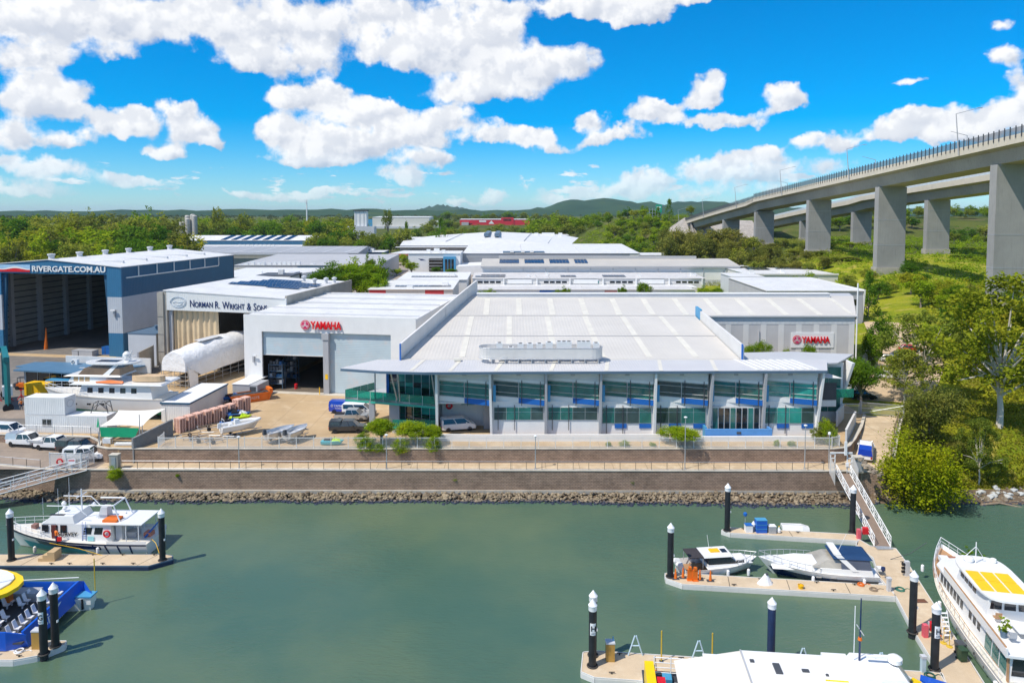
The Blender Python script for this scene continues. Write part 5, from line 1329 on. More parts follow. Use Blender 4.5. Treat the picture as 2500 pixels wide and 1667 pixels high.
def crown_points(seed,kind,nclump,nleaf):
    """unit crown: z 0..1, radius about .5; clumps give light and dark masses and gaps"""
    r = np.random.default_rng(seed); pts = []
    cl = []
    lobes = [(r.uniform(-.2,.2),r.uniform(-.2,.2),r.uniform(.24,.72),r.uniform(.26,.38)) for _ in range(5 if kind != 'cone' else 1)]
    while len(cl) < nclump:
        if kind == 'cone':
            z = r.uniform(.03,1); rad = .46 * (1 - z) ** .75 + .03; a = r.uniform(0,6.28); q = rad * math.sqrt(r.uniform(.35,1)); cl.append((q * math.cos(a),q * math.sin(a),z,.10))
        elif kind == 'bush':
            d = r.normal(size=3); d /= np.linalg.norm(d); q = r.uniform(.55,1.0) * (1 + .22 * math.sin(4 * d[0] + 3 * d[1] + seed)); p = d * q * (.5,.5,.55); p[2] += .45
            if p[2] < .02: p[2] = .03
            cl.append((*p,.12))
        elif kind == 'tall':
            z = r.uniform(.06,.97); a = r.uniform(0,6.28); q = .5 * math.sin(math.pi * min(1,.16 + .84 * z)) ** .6 * r.uniform(.25,1.); k_ = math.sin(3 * a + 5 * z); cl.append((q * math.cos(a) * (1 + .2 * k_),q * math.sin(a),z,.062))
        elif kind == 'sparse':
            l = lobes[r.integers(len(lobes))]; d = r.normal(size=3); d /= np.linalg.norm(d)
            cl.append((l[0] * 1.6 + d[0] * .26,l[1] * 1.6 + d[1] * .26,min(1,max(.18,l[2] + d[2] * .25)),.085))
        else:
            l = lobes[r.integers(len(lobes))]; d = r.normal(size=3); d /= np.linalg.norm(d); 
            q = l[3] * r.uniform(.7,1.05); cl.append((l[0] + d[0] * q,l[1] + d[1] * q,min(1,max(.06,l[2] + d[2] * q * .8)),.095))
    k = max(1,nleaf // nclump)
    for c in cl:
        g = r.normal(size=(k,3)) * c[3] * (1,1,.72); pts.append(np.array(c[:3]) + g * .62)
    return np.concatenate(pts),r,cl
def crown(seed,kind,nclump,nleaf,size,up=.5):
    p,r,cl = crown_points(seed,kind,nclump,nleaf); return leafcloud(p,size,r,up),cl
def trunk_mesh(seed,cl,hbase,m,r0=.035,limbs=6):
    r = random.Random(seed); mb = MB()
    top = hbase + .45 * (1 - hbase)
    mb.tube([(0,0,-.04),(.01,.0,hbase * .5),(.0,.01,hbase),(.01,.02,top)],[r0 * 1.25,r0,r0 * .8,r0 * .35],8)
    for c in r.sample(cl,min(limbs,len(cl))):
        p = (c[0] * .9,c[1] * .9,hbase + c[2] * (1 - hbase) * .95); s_ = hbase * .8 + r.random() * (top - hbase) * .6
        mid = (p[0] * .5,p[1] * .5,(s_ + p[2]) / 2 + .03)
        mb.tube([(0,0,s_),mid,p],[r0 * .5,r0 * .35,r0 * .12],6)
    return mb.mesh('trunk',m,True)
PROTO = {}
def proto(key,kind,leaf,res,hbase,bark=BARK,n=3,up=.5,limbs=6,r0=.035):
    out = []
    nl,nc,sz = {'near': (13000,170,.020),'mid': (5200,100,.028),'far': (1300,60,.042),'airy': (8000,110,.0185)}[res]
    for i in range(n):
        me,cl = crown(hash_(key) + i * 17,kind,nc,nl,sz,up); me.materials.append(LEAF[leaf])
        out.append((me,trunk_mesh(i,cl,hbase,bark,r0,limbs),hbase))
    PROTO[key] = out
def hash_(s): return sum(ord(c) * (i + 3) for i,c in enumerate(s)) % 9973
for lf,kd in (('fig','round'),('gum','sparse'),('she','round'),('lime','round'),('gold','round')):
    proto(lf + '_far',kd if lf != 'gum' else 'round',lf,'far',.1)
    proto(lf + '_mid',kd,lf,'mid',.16 if lf != 'lime' else .1)
proto('she_cone','cone','she','mid',.06); proto('fig_cone','cone','fig','far',.05)
proto('lime_bush','bush','lime','mid',.03,n=3); proto('fig_bush','bush','fig','mid',.03,n=2)
proto('mang_bush','bush','mang','near',.03,n=1,limbs=0); proto('gum_near','tall','gum','airy',.2,BARKW,2,.4,18,.018); proto('gold_near','tall','gold','airy',.24,BARKW,1,.4,26,.022); proto('she_near','round','she','near',.08,n=2); proto('lime_near','round','lime','near',.25,n=3); proto('fig_near','round','fig','near',.2,n=2)
tr_rng = random.Random(21)
MASS = []; MASSG = {'trees round the red skyline building': 0,'trees beyond the blue shed': 740,'trees beneath and behind the bridges': 600,'trees on the hillside beside the motorway': 676}   # too far off to tell apart: one mass
def tree(key,x,y,h,w,label,group=None,z=None,name='tree',i=None,rot=None,cat='tree'):
    if y >= MASSG.get(group,1e9):
        return MASS.append((PROTO[key][len(MASS) % len(PROTO[key])][0],x,y,tz(x,y),h,min(w,h * 1.1)))
    cm,tm,hb = PROTO[key][tr_rng.randrange(len(PROTO[key])) if i is None else i]
    z = tz(x,y) if z is None else z
    if h > 4: w = min(w,h * 1.08)
    o = T(name,label,cat,(x,y,z - .05),tr_rng.uniform(0,6.28) if rot is None else rot,group)
    place('trunk',tm,o,scale=(max(w,h * .5),max(w,h * .5),h))
    place('crown',cm,o,(0,0,h * hb),scale=(w,w,h * (1 - hb)))
    return o
def treepx(key,px,y,top,wpx,label,group=None,**kw):
    x,zt = D(px,top,y); z0 = kw.pop('z',None)
    z0 = tz(x,y) if z0 is None else z0
    return tree(key,x,y,max(2.,zt - z0),wpx * y / FPX,label,group,z=z0,**kw)

# left-hand belt behind the navy hangar
G1 = 'trees in the belt behind the navy hangar'
rows = [(335,588,70),(365,572,78),(400,556,84),(440,540,84),(485,527,84),(540,519,78),(600,514,74)]
ROWN = ('lowest front row','second row','third row','middle row','fifth row','row below the skyline','skyline row')
LB = {'gum_far': 'olive gum tree in the dense belt behind the navy hangar','fig_far': 'dark green tree in the dense belt behind the navy hangar','gold_far': 'yellow-green tree in the dense belt behind the navy hangar','she_far': 'brownish casuarina in the dense belt behind the navy hangar','lime_far': 'bright green tree in the dense belt behind the navy hangar'}
for ri,(y,top,wpx) in enumerate(rows):
    px = -22 + tr_rng.uniform(0,20)
    while px < (470 if ri < 3 else 425):
        k = tr_rng.choices(list(LB),(5,4,2,1,2))[0]
        t_ = top + tr_rng.gauss(0,7)
        if ri == 0 and 60 < px < 150: k,t_ = 'gold_far',606
        if not (ri == 5 and 90 < px < 170): treepx(k,px,y + tr_rng.uniform(-12,12),t_,wpx * tr_rng.uniform(.8,1.25),LB[k].replace('dense belt',ROWN[ri]),G1)
        px += wpx * tr_rng.uniform(.5,.78)
treepx('fig_far',345,520,497,62,'tallest dark round tree standing above the left belt',None)
treepx('gum_far',205,540,500,46,'tall thin-crowned gum rising above the left belt skyline',None)
treepx('gum_far',528,640,497,34,'tall thin gum standing alone right of the cement silos',None)
treepx('gum_far',592,660,507,36,'bare-looking gum beside the phone mast on the skyline',None)
# centre skyline belts
G2 = 'trees beyond the blue shed'
L2 = {'gum_far': 'olive gum tree in the belt beyond the blue shed','fig_far': 'dark green tree in the belt beyond the blue shed','gold_far': 'yellowish tree in the belt beyond the blue shed','lime_far': 'bright green tree in the belt beyond the blue shed'}
for (y,top,wpx,p0,p1) in ((590,541,60,505,800),(660,534,60,500,840),(760,529,54,500,890),(900,524,48,490,880)):
    px = p0
    while px < p1:
        k = tr_rng.choices(list(L2),(4,4,2,3))[0]; treepx(k,px,y + tr_rng.uniform(-15,15),top + tr_rng.gauss(0,4.5),wpx * tr_rng.uniform(.8,1.3),L2[k].replace('the belt',{590: 'the near belt',660: 'the second belt',760: 'the third belt',900: 'the farthest belt'}[y]),G2); px += wpx * tr_rng.uniform(.55,.85)
treepx('gold_far',757,600,524,46,'golden tree in front of the phone mast'); treepx('gold_far',838,560,536,56,'golden-green tree left of the batching tower')
treepx('gum_far',947,820,505,30,'round olive tree rising above the skyline warehouse')
G3 = 'trees along the estate road'
L3 = {'gum_far': 'olive tree between the blue office and the skyline warehouse','fig_far': 'dark tree between the blue office and the skyline warehouse'}
for (y,top,wpx,p0,p1) in ((490,566,46,780,960),(540,556,48,780,1010),(470,575,40,760,920)):
    px = p0
    while px < p1:
        k = tr_rng.choice(list(L3)); treepx(k,px,y,top + tr_rng.gauss(0,5),wpx * tr_rng.uniform(.8,1.25),L3[k].replace('between',{490: 'in the middle line between',540: 'in the far line between',470: 'in the near line between'}[y]),G3); px += wpx * .72
treepx('fig_cone',1077,560,537,38,'dark pointed pine behind the great white roof',name='pine_tree'); treepx('fig_cone',992,560,546,22,'small dark pointed pine left of the taller one',name='pine_tree'); treepx('fig_far',948,540,553,30,'dark round tree left of the pines')
G4 = 'trees round the red skyline building'
L4 = {'gum_far': 'olive gum tree round the red skyline building','fig_far': 'dark green tree round the red skyline building'}
for (y,top,wpx,p0,p1) in ((900,546,40,1040,1330),(800,552,38,1020,1320),(700,558,40,1060,1330),(1000,532,34,1060,1120),(1400,517,30,1060,1340),(620,562,40,1100,1260)):
    px = p0
    while px < p1:
        k = tr_rng.choice(list(L4)); treepx(k,px,y + tr_rng.uniform(-10,10),top + tr_rng.gauss(0,4),wpx * tr_rng.uniform(.8,1.3),L4[k].replace('round',{900: 'low before',800: 'nearer before',700: 'well before',1000: 'beside',1400: 'behind',620: 'far before'}[y]),G4); px += wpx * tr_rng.uniform(.6,1.)
G5 = 'trees on the hillside beside the motorway'
L5 = {'gum_far': 'olive gum tree on the hillside left of the bridge end','fig_far': 'dark green tree on the hillside left of the bridge end','lime_far': 'bright green tree on the hillside left of the bridge end'}
for (y,top,wpx,p0,p1) in ((860,519,50,1310,1500),(760,522,54,1310,1490),(700,532,54,1310,1500),(680,540,46,1330,1480),(540,565,40,1480,1640),(575,552,40,1500,1620),(480,590,44,1420,1600),(640,545,40,1460,1600),(610,540,40,1520,1610),(560,560,44,1490,1640),(520,575,44,1440,1640),(585,548,38,1490,1600),(500,590,40,1450,1600)):
    px = p0
    while px < p1:
        k = tr_rng.choices(list(L5),(2,2,6))[0]
        x = (px - 1250) * y / FPX; g_ = tz(x,y); h = tr_rng.uniform(6,11) if y < 680 else tr_rng.uniform(9,14)
        if y >= 680: treepx(k,px,y,top + tr_rng.gauss(0,4),wpx * tr_rng.uniform(.9,1.3),L5[k],G5)
        else: tree(k,x,y,h,h * tr_rng.uniform(.8,1.25),L5[k],G5)
        px += wpx * tr_rng.uniform(.45,.7)
treepx('fig_cone',1634,590,489,26,'dark pointed pine beside the green motorway sign',name='pine_tree'); treepx('fig_cone',1606,585,507,22,'lower pointed pine left of the motorway sign pine',name='pine_tree'); treepx('gold_far',1688,640,497,26,'orange-tinged tree right of the green motorway sign')
# casuarina grove before the bridge
G6 = 'casuarinas before the bridge'
for (y,top,wpx,p0,p1) in ((450,555,46,1625,1800),(420,560,48,1630,1830),(385,578,50,1640,1860),(350,600,50,1770,2050),(327,616,50,1800,2040),(304,632,50,1850,2080),(392,584,46,1820,1940)):
    px = p0
    while px < p1:
        k = tr_rng.choices(('she_mid','gum_far','she_far'),(5,2,3))[0]; treepx(k,px,y + tr_rng.uniform(-8,8),top + tr_rng.gauss(0,6),wpx * tr_rng.uniform(.85,1.25),{'she_mid': 'feathery olive casuarina','gum_far': 'greener gum tree','she_far': 'brownish casuarina'}[k] + ' in the %s of the grove before the bridge' % {450: 'rearmost row',420: 'second-rearmost row',385: 'middle row',350: 'long front row',327: 'row behind the flat roofs',304: 'row nearest the flat roofs',392: 'short right row'}[y],G6); px += wpx * tr_rng.uniform(.55,.8)
# beneath and behind the bridges
G7 = 'trees beneath and behind the bridges'
L7 = {'gum_far': 'olive tree on the slope behind the bridge piers','fig_far': 'dark tree on the slope behind the bridge piers','lime_far': 'bright green tree on the slope behind the bridge piers'}
for (y,top,wpx,p0,p1) in ((640,504,60,2030,2440),(620,508,52,2020,2440),(560,520,50,2020,2240),(500,545,50,2280,2420),(440,568,46,2330,2430),(400,590,44,2020,2100),(360,612,48,2320,2420),(310,640,44,2340,2420),(700,499,54,2180,2440)):
    px = p0
    while px < p1:
        k = tr_rng.choices(list(L7),(3,4,3))[0]; treepx(k,px,y + tr_rng.uniform(-8,8),top + tr_rng.gauss(0,5),wpx * tr_rng.uniform(.85,1.25),L7[k].replace('the slope',{620: 'the skyline',560: 'the upper left slope',500: 'the upper right slope',440: 'the mid slope',400: 'the lower left slope',360: 'the lower slope',310: 'the lowest slope',700: 'the far crest',640: 'the far crest'}[y]),G7); px += wpx * tr_rng.uniform(.45,.85)
for px,y,top,w_,lb in ((2150,300,640,40,'dark slim tree left of the third bridge pier base'),(2185,290,636,44,'shadowed dark tree beside the third bridge pier base'),(2218,255,636,46,'slim dark conifer right of the third bridge pier'),(2120,262,655,60,'olive tree beside the white end building roof'),(2075,255,668,50,'low bush just behind the white end building')):
    treepx('fig_mid' if 'dark' in lb else 'gum_mid',px,y,top,w_,lb)
# estate clump and hedges
GM = 'trees of the green clump beside the estate road'
for px,y,top,wpx in ((800,262,636,96),(850,268,628,96),(905,262,634,84),(765,256,654,80),(880,250,652,100),(925,246,666,88),(820,252,658,90)):
    treepx('lime_mid' if px > 840 else 'fig_mid',px,y,top,wpx,'bright green tree in the round clump beside the estate road' if px > 840 else 'dark green tree in the round clump beside the estate road',GM)
for px,y,top,wpx,lb in ((968,360,655,26,'small round street tree nearest the estate car park'),(1005,366,636,34,'round street tree before the white entrance block'),(985,420,615,26,'street tree beside the open carport'),(940,425,612,28,'street tree beside the blue office'),(1065,366,648,40,'clipped tree before the glass entrance bay'),(1100,364,654,34,'low clipped bush right of the entrance bay'),(905,300,622,30,'tree at the corner of the pale zinc shed')):
    treepx('fig_mid' if 'clipped' in lb else 'lime_mid',px,y,top,wpx,lb)
for px,y,top,wpx,lb in ((1195,250,702,44,'pair of leafy bushes just behind the warehouse ridge at left'),(1168,250,706,30,'small leafy bush at the left end of the ridge'),(1360,250,701,26,'small bush behind the ridge near the salmon panel'),(1383,250,697,26,'slightly taller bush behind the ridge near the salmon panel'),(1517,250,694,24,'little bush behind the ridge left of the round tree'),(1573,248,681,46,'round green tree showing above the warehouse ridge'),(1712,250,696,38,'low round bush left of the glass-fronted boxes'),(1750,250,697,52,'low spreading bush below the glass-fronted boxes'),(1950,236,668,88,'broad green tree before the flat white solar roof'),(2000,238,682,60,'lower green tree right of the broad one')):
    treepx('lime_mid',px,y,top,wpx,lb,cat='bush' if 'bush' in lb else 'tree',name='bush' if 'bush' in lb else 'tree')
# trees by the striped wall
for px,y,top,wpx,lb in ((1850,128,826,70,'clipped green tree left of three before the striped wall'),(1830,130,834,40,'low bush at the corner of the striped wall'),(1925,127,844,34,'small tree in the middle before the striped wall'),(1975,127,836,54,'rounded tree below the red lettered sign')):
    treepx('lime_near',px,y,top,wpx,lb,z=0)
treepx('fig_near',2040,118,858,86,'glossy spreading tree behind the office right wing',z=0); treepx('fig_near',2105,117,872,100,'glossy green tree shading the parked cars by the gate',z=0); treepx('fig_near',2085,121,862,70,'glossy tree between the office wing and the gate tree',z=0)
treepx('fig_cone',2122,196,668,52,'tall dark conifer right of the slanted end wall',name='conifer'); treepx('fig_mid',2155,150,760,70,'dense green tree beside the mown lawn'); treepx('lime_mid',2130,142,800,56,'small green tree standing on the mown lawn')
# right-hand bank
tree('gold_near',71.6,103.6,22.6,19,'tall white-trunked gum with golden crown on the right bank',i=0,rot=.6)
tree('gum_near',70.0,121,14.5,15,'spreading olive gum with many stems left of the tall gum',i=0)
tree('gum_near',65.0,117,9,8,'low leaning gum beside the steel gate',i=1)
tree('she_near',58.6,98.8,10.6,7.6,'feathery olive casuarina leaning beside the driveway',i=0); tree('she_near',60.0,96.4,4.6,4.2,'low casuarina skirt at the bank edge',i=1)
tree('mang_bush',51.7,89.9,8.6,9.6,'big round yellow-green mangrove bush at the waterline by the gangway',z=-5.4,name='mangrove',cat='bush')
tree('gum_near',62.0,93.2,8.8,5.6,'small thin-leaved tree with pale trunk on the right bank',i=1)
GB = 'scrub on the right bank'
for i in range(46):
    x = tr_rng.uniform(78,150); y = tr_rng.uniform(112,250)
    if x / y > .78: continue
    inroad = abs(x - (60 + (y - 111) * .42 if y < 170 else 92 + (y - 170) * .2)) < 7
    if inroad: continue
    k = tr_rng.choice(('gum_mid','gold_mid','lime_mid','fig_mid','she_mid')); h = tr_rng.uniform(4,9)
    tree(k,x,y,h,h * tr_rng.uniform(.8,1.2),{'gum_mid': 'olive scrub tree on the grassy slope below the bridge','gold_mid': 'yellowish scrub tree on the grassy slope below the bridge','lime_mid': 'bright green scrub tree on the grassy slope below the bridge','fig_mid': 'dark green scrub tree on the grassy slope below the bridge','she_mid': 'brown-green casuarina on the grassy slope below the bridge'}[k],GB)
tree('gold_mid',95,128,11,11,'yellow gum behind the tall white-trunked gum'); tree('gold_mid',88,135,10,10,'golden gum left behind the tall white-trunked gum'); tree('gold_mid',100,140,12,12,'golden gum at the right photo edge')
# planting before the office
for px,top,wpx,lb in ((930,1018,84,'leafy lime tree left of two before the glass corner'),(1008,1024,96,'wide lime-green tree before the glass corner'),(1050,1030,60,'thin yellowish tree beside the parked white van')):
    x,z_ = D(px,top,97.2); tree('lime_near',x,97.2,z_,wpx * 97.2 / FPX,lb,z=0)
for px,y,h,w_,lb in ((895,95.9,2.2,2.6,'creeper spilling over the fence, left-most clump'),(975,95.7,2.3,2.4,'creeper spilling over the fence, middle clump'),(1055,95.7,2.5,2.4,'creeper hanging over the wall by the white garden wall'),(925,95.8,1.6,1.8,'small creeper between the fence clumps')):
    tree('lime_bush',(px - 1250) * y / FPX,y,h,w_,lb,z=-.7,name='creeper',cat='creeper')
for px,h_,w_,lb in ((880,2.0,2.2,'leafy yellow-green shrub left-most behind the fence clumps'),(1040,1.8,2.0,'loose yellowish shrub right of the lime shrubs')): tree('lime_bush',(px - 1250) * 96.6 / FPX,96.4,h_,w_,lb,z=0,name='shrub',cat='shrub')
x,z_ = D(1660,1040,97.0); tree('lime_near',x,97,2.6,5.8,'flat-topped green tree before the office, left of the blue wall',z=0)
tree('lime_bush',43.6,97.6,3.8,2.4,'leafy climber on the fence corner by the driveway',z=-.1,name='climber',cat='bush'); tree('gum_mid',42.2,97.5,2.4,1.6,'purple-grey bush beside the fence corner',z=0,name='bush',cat='bush')
for px,w_,h,lb in ((1490,.9,.6,'small grassy tuft behind the fence, left of two'),(1530,1.4,.8,'spiky grass tuft behind the fence, right of two'),(1908,1.0,.9,'rounded grass tuft before the white wall at right'),(1945,1.2,.7,'low bush on the garden bed at right'),(1600,1.0,.5,'low weed behind the fence in the middle')):
    tree('lime_bush',(px - 1250) * 96.6 / FPX,96.6,h,w_,lb,z=0,name='grass_tuft',cat='plant')
for px,py,w_,lb in ((280,1155,2.2,'green creeper at the top of the left gangway wall'),(1110,1170,.6,'small green weed growing from the river wall, left of centre'),(1153,1174,.35,'tiny weed on the river wall right of the first'),(1543,1176,.7,'green weed on the river wall, left of a pair'),(1605,1176,.5,'green weed on the river wall, right of a pair'),(1790,1176,.35,'tiny weed on the river wall near the black pile'),(432,1160,.5,'dry weed on the river wall at left')):
    x,z_ = D(px,py,LOWY - .3); tree('lime_bush',x,LOWY - .15,w_ * .8,w_,lb,z=z_ - w_ * .4,name='wall_weed',cat='weed')
V_,M_,n0 = {},{},0
for cm,x,y,z,h,w in MASS:
    a = np.empty(len(cm.vertices) * 3,np.float32); cm.vertices.foreach_get('co',a); k_ = cm.materials[0].name
    V_.setdefault(k_,[]).append(a.reshape(-1,3) * (w,w,h) + (x,y,z))
for k_,vs in V_.items():
    V = np.concatenate(vs); n_ = len(V) // 4; me = bpy.data.meshes.new('treeline'); me.vertices.add(len(V)); me.vertices.foreach_set('co',V.astype(np.float32).ravel()); me.loops.add(n_ * 4); me.loops.foreach_set('vertex_index',np.arange(n_ * 4,dtype=np.int32)); me.polygons.add(n_); me.polygons.foreach_set('loop_start',np.arange(0,n_ * 4,4,dtype=np.int32)); me.update(calc_edges=True); me.materials.append(MATS[k_])
    o = place('treeline',me); o['kind'] = 'stuff'; o['label'] = 'distant %s trees merging into one skyline mass' % {'dark_fig_leaf': 'dark green','gum_leaf': 'olive','lime_leaf': 'bright green','golden_gum_leaf': 'yellowish'}.get(k_,'brownish'); o['category'] = 'trees'
# far woods that read as one mass
r = np.random.default_rng(4); allp = []
for i in range(900):
    y = r.uniform(900,2600); px = r.uniform(-150,2650); x = (px - 1250) * y / FPX
    if 1500 < px < 2650 and y < 1100: continue
    if y < 1320 and 1080 < px < 1340: continue
    if abs(px - 980) < 90 and y < 1180: continue
    w_,h = r.uniform(8,16),r.uniform(6,11); c = np.array((x,y,tz(x,y) + h * .45))
    q = r.normal(size=(46,3)); q /= np.linalg.norm(q,axis=1)[:,None]; q[:,2] = np.abs(q[:,2]) - .3
    allp.append(c + q * (w_ * .55,w_ * .55,h * .6) * r.uniform(.7,1.1,(46,1)))
fm = leafcloud(np.concatenate(allp),1.7,r,.6); fm.materials.append(leafmat('far_wood_leaf',(.028,.06,.022),(.062,.10,.030),(.08,.095,.035)))
fo = place('forest',fm); fo['kind'] = 'stuff'; fo['label'] = 'distant dark green woodland spread below the horizon'; fo['category'] = 'forest'
# scrub that covers the slopes between the trees
def scrub(label,n_,fx,leaf,hmin=1.,hmax=2.6):
    P = []
    for i in range(n_):
        x,y = fx(); h_ = r.uniform(hmin,hmax); q = r.normal(size=(34,3)); q /= np.linalg.norm(q,axis=1)[:,None]; q[:,2] = np.abs(q[:,2])
        P.append(np.array((x,y,tz(x,y) - .1)) + q * (h_ * .95,h_ * .95,h_) * r.uniform(.75,1.05,(34,1)))
    me = leafcloud(np.concatenate(P),.34,r,.5); me.materials.append(LEAF[leaf]); o = place('undergrowth',me); o['kind'] = 'stuff'; o['label'] = label; o['category'] = 'scrub'
def pxy(p0,p1,y0,y1):
    y = r.uniform(y0,y1); return (r.uniform(p0,p1) - 1250) * y / FPX,y
scrub('lush green scrub over the embankment left of the bridge end',900,lambda: pxy(1390,1680,470,640),'lime',1.4,3.4)
scrub('olive scrub below the casuarina grove and around the piers',900,lambda: pxy(1640,2060,300,480),'gum',1.2,3)
scrub('mixed green scrub on the slopes under the bridges',1500,lambda: pxy(1980,2520,235,540),'lime')
scrub('yellow-green scrub on the grassy slope right of the access road',420,lambda: (lambda y: (r.uniform(76 + (y - 110) * .45,112 + (y - 110) * .6),y))(r.uniform(108,250)),'gold',.8,2)
scrub('dark understorey of the left tree belt',800,lambda: pxy(-60,480,322,600),'fig',1.5,4)
# long grass on the right bank
pts = []
for i in range(60000):
    x = r.uniform(50,112); y = 92.5 + 70 * r.random() ** 1.6
    if x < 61 + max(0,(y - 104)) * .9 and y > 100 and y < 160 and x < 52 + (y - 92) * .55 + 9: continue
    if x / y > .8 or x < 56: continue
    pts.append((x,y,tz(x,y) + r.uniform(0,.28)))
gm_ = leafcloud(np.array(pts),.17,r,.1); gm_.materials.append(leafmat('long_grass',(.14,.17,.012),(.27,.27,.02),(.36,.30,.07)))
go_ = place('grass',gm_); go_['kind'] = 'stuff'; go_['label'] = 'long yellow-green grass on the right bank'; go_['category'] = 'grass'
# ---------------------------------------------------------------- pontoons
DECK = mat('pontoon_concrete',(.56,.44,.30),.85,var=.10,vs=.4,tint=(.62,.51,.37),fine=.1)
NAVYF = mat('navy_fender',(.018,.035,.085),.6,var=.2,vs=1)
TIDE = mat('float_grey',(.20,.21,.21),.8,var=.2)
CLEAT = mat('dark_iron',(.05,.045,.04),.6,var=.2)
PILE_N = [0]
def pontoon(label,poly,joints=(),cleats=(),edge=NAVYF):
    """floating walkway: concrete deck slabs, rubbing strip round the edge, float below"""
    x0 = sum(p[0] for p in poly) / len(poly); y0 = sum(p[1] for p in poly) / len(poly)
    o = T('pontoon',label,'pontoon',(x0,y0,WATER_Z))
    W(MB().prism(poly,WATER_Z - .5,PONTOON_Z - .16),'float',TIDE,o)
    n_ = len(poly)
    for i in range(n_):
        a,c = Vector(poly[i]),Vector(poly[(i + 1) % n_])
        W(wseg(MB(),a,c,WATER_Z - .12,PONTOON_Z - .1,-.09),'rubbing_strip',edge,o)
        W(wseg(MB(),a,c,PONTOON_Z - .1,PONTOON_Z + .03,-.07),'edge_beam',OFFW if edge is not NAVYF else STRIM,o)
    # deck slabs between joints along the long axis
    cuts = sorted(joints)
    W(MB().prism([(x0 + (x - x0) * .999,y0 + (y - y0) * .985) for x,y in poly],PONTOON_Z - .16,PONTOON_Z),'deck_slab',DECK,o)
    for (a,c) in joints: W(MB().add([(a[0],a[1],PONTOON_Z + .004),(a[0] + .06,a[1],PONTOON_Z + .004),(c[0] + .06,c[1],PONTOON_Z + .004),(c[0],c[1],PONTOON_Z + .004)],[(0,1,2,3)]),'slab_joint',CLEAT,o)
    for (x,y) in cleats:
        W(MB().box(x - .05,x + .05,y - .05,y + .05,PONTOON_Z,PONTOON_Z + .12).tube([(x - .24,y,PONTOON_Z + .15),(x + .24,y,PONTOON_Z + .15)],.04,6),'cleat',CLEAT,o)
    return o
pontoon('long pontoon beside the survey boat at left',[(-75,72.9),(-38.0,72.9),(-36.2,74.3),(-36.6,75.1),(-37.6,75.4),(-75,75.4)],[((-60,72.95),(-60,75.3)),((-51.5,72.95),(-51.0,75.3)),((-44.6,72.95),(-43.6,75.3)),((-39.3,72.95),(-38.3,75.3))],[(-48.4,73.2),(-46.5,73.2),(-43,73.2),(-39.8,73.2),(-45.2,75.2),(-42,75.2),(-38.6,75.2)])
pontoon('pontoon with two black piles below the left ferry',[(-75,57.1),(-41.2,57.1),(-39.6,57.7),(-38.3,59.2),(-38.5,59.7),(-75,59.7)],[((-44,57.2),(-44,59.6))],[(-43.6,57.4),(-42.2,59.4),(-41,57.5)],OFFW)
pontoon('long right walkway pontoon running from the gangway to the photo bottom',[(34.6,56.4),(33.6,52),(36.4,51.4),(37.8,57.2),(41.5,72.7),(42.2,76.8),(39.7,77.4),(39.2,79.0),(38.3,77.6),(38.7,74.6),(37.3,70.6),(37.0,66.8),(35.6,61.4)],[((37.6,70.9),(40.9,70.4)),((37.0,66.4),(39.9,66)),((35.9,61.5),(38.8,61)),((34.7,56.6),(37.6,56.5))],[(41.2,73.5),(40.2,69),(38.4,61.5),(37.5,57.8)],OFFW)
pontoon('narrow finger pontoon farthest out, with blue crates on it',[(24.4,81.3),(25.2,80.6),(39.0,78.6),(39.3,79.3),(39.3,80.2),(25.4,82.0)],[((32,79.7),(32.1,81.1))],[(27,81.5),(33,80.6)],OFFW)
pontoon('middle finger pontoon beside the two moored cruisers',[(15.6,70.3),(17.0,69.2),(36.9,66.9),(37.4,68.9),(16.5,71.4),(15.7,71.3)],[((21.5,68.7),(21.9,70.7)),((27.2,68.1),(27.6,70.0)),((32.8,67.4),(33.2,69.4))],[(19,70.8),(25,70.0),(30.4,69.4),(34,69),(22,68.9),(31.4,67.9)],OFFW)
pontoon('near finger pontoon behind the white ferry',[(5.6,55.6),(6.6,54.9),(33.4,52.0),(34.5,55.4),(6.9,58.3),(6.0,58.1)],[((11.5,54.6),(11.9,57.6)),((18,53.8),(18.4,56.9)),((24.5,53.1),(24.9,56.2))],[(8,55.3),(9,57.8),(14,57.2),(26,55.8),(30,55.4)],OFFW)

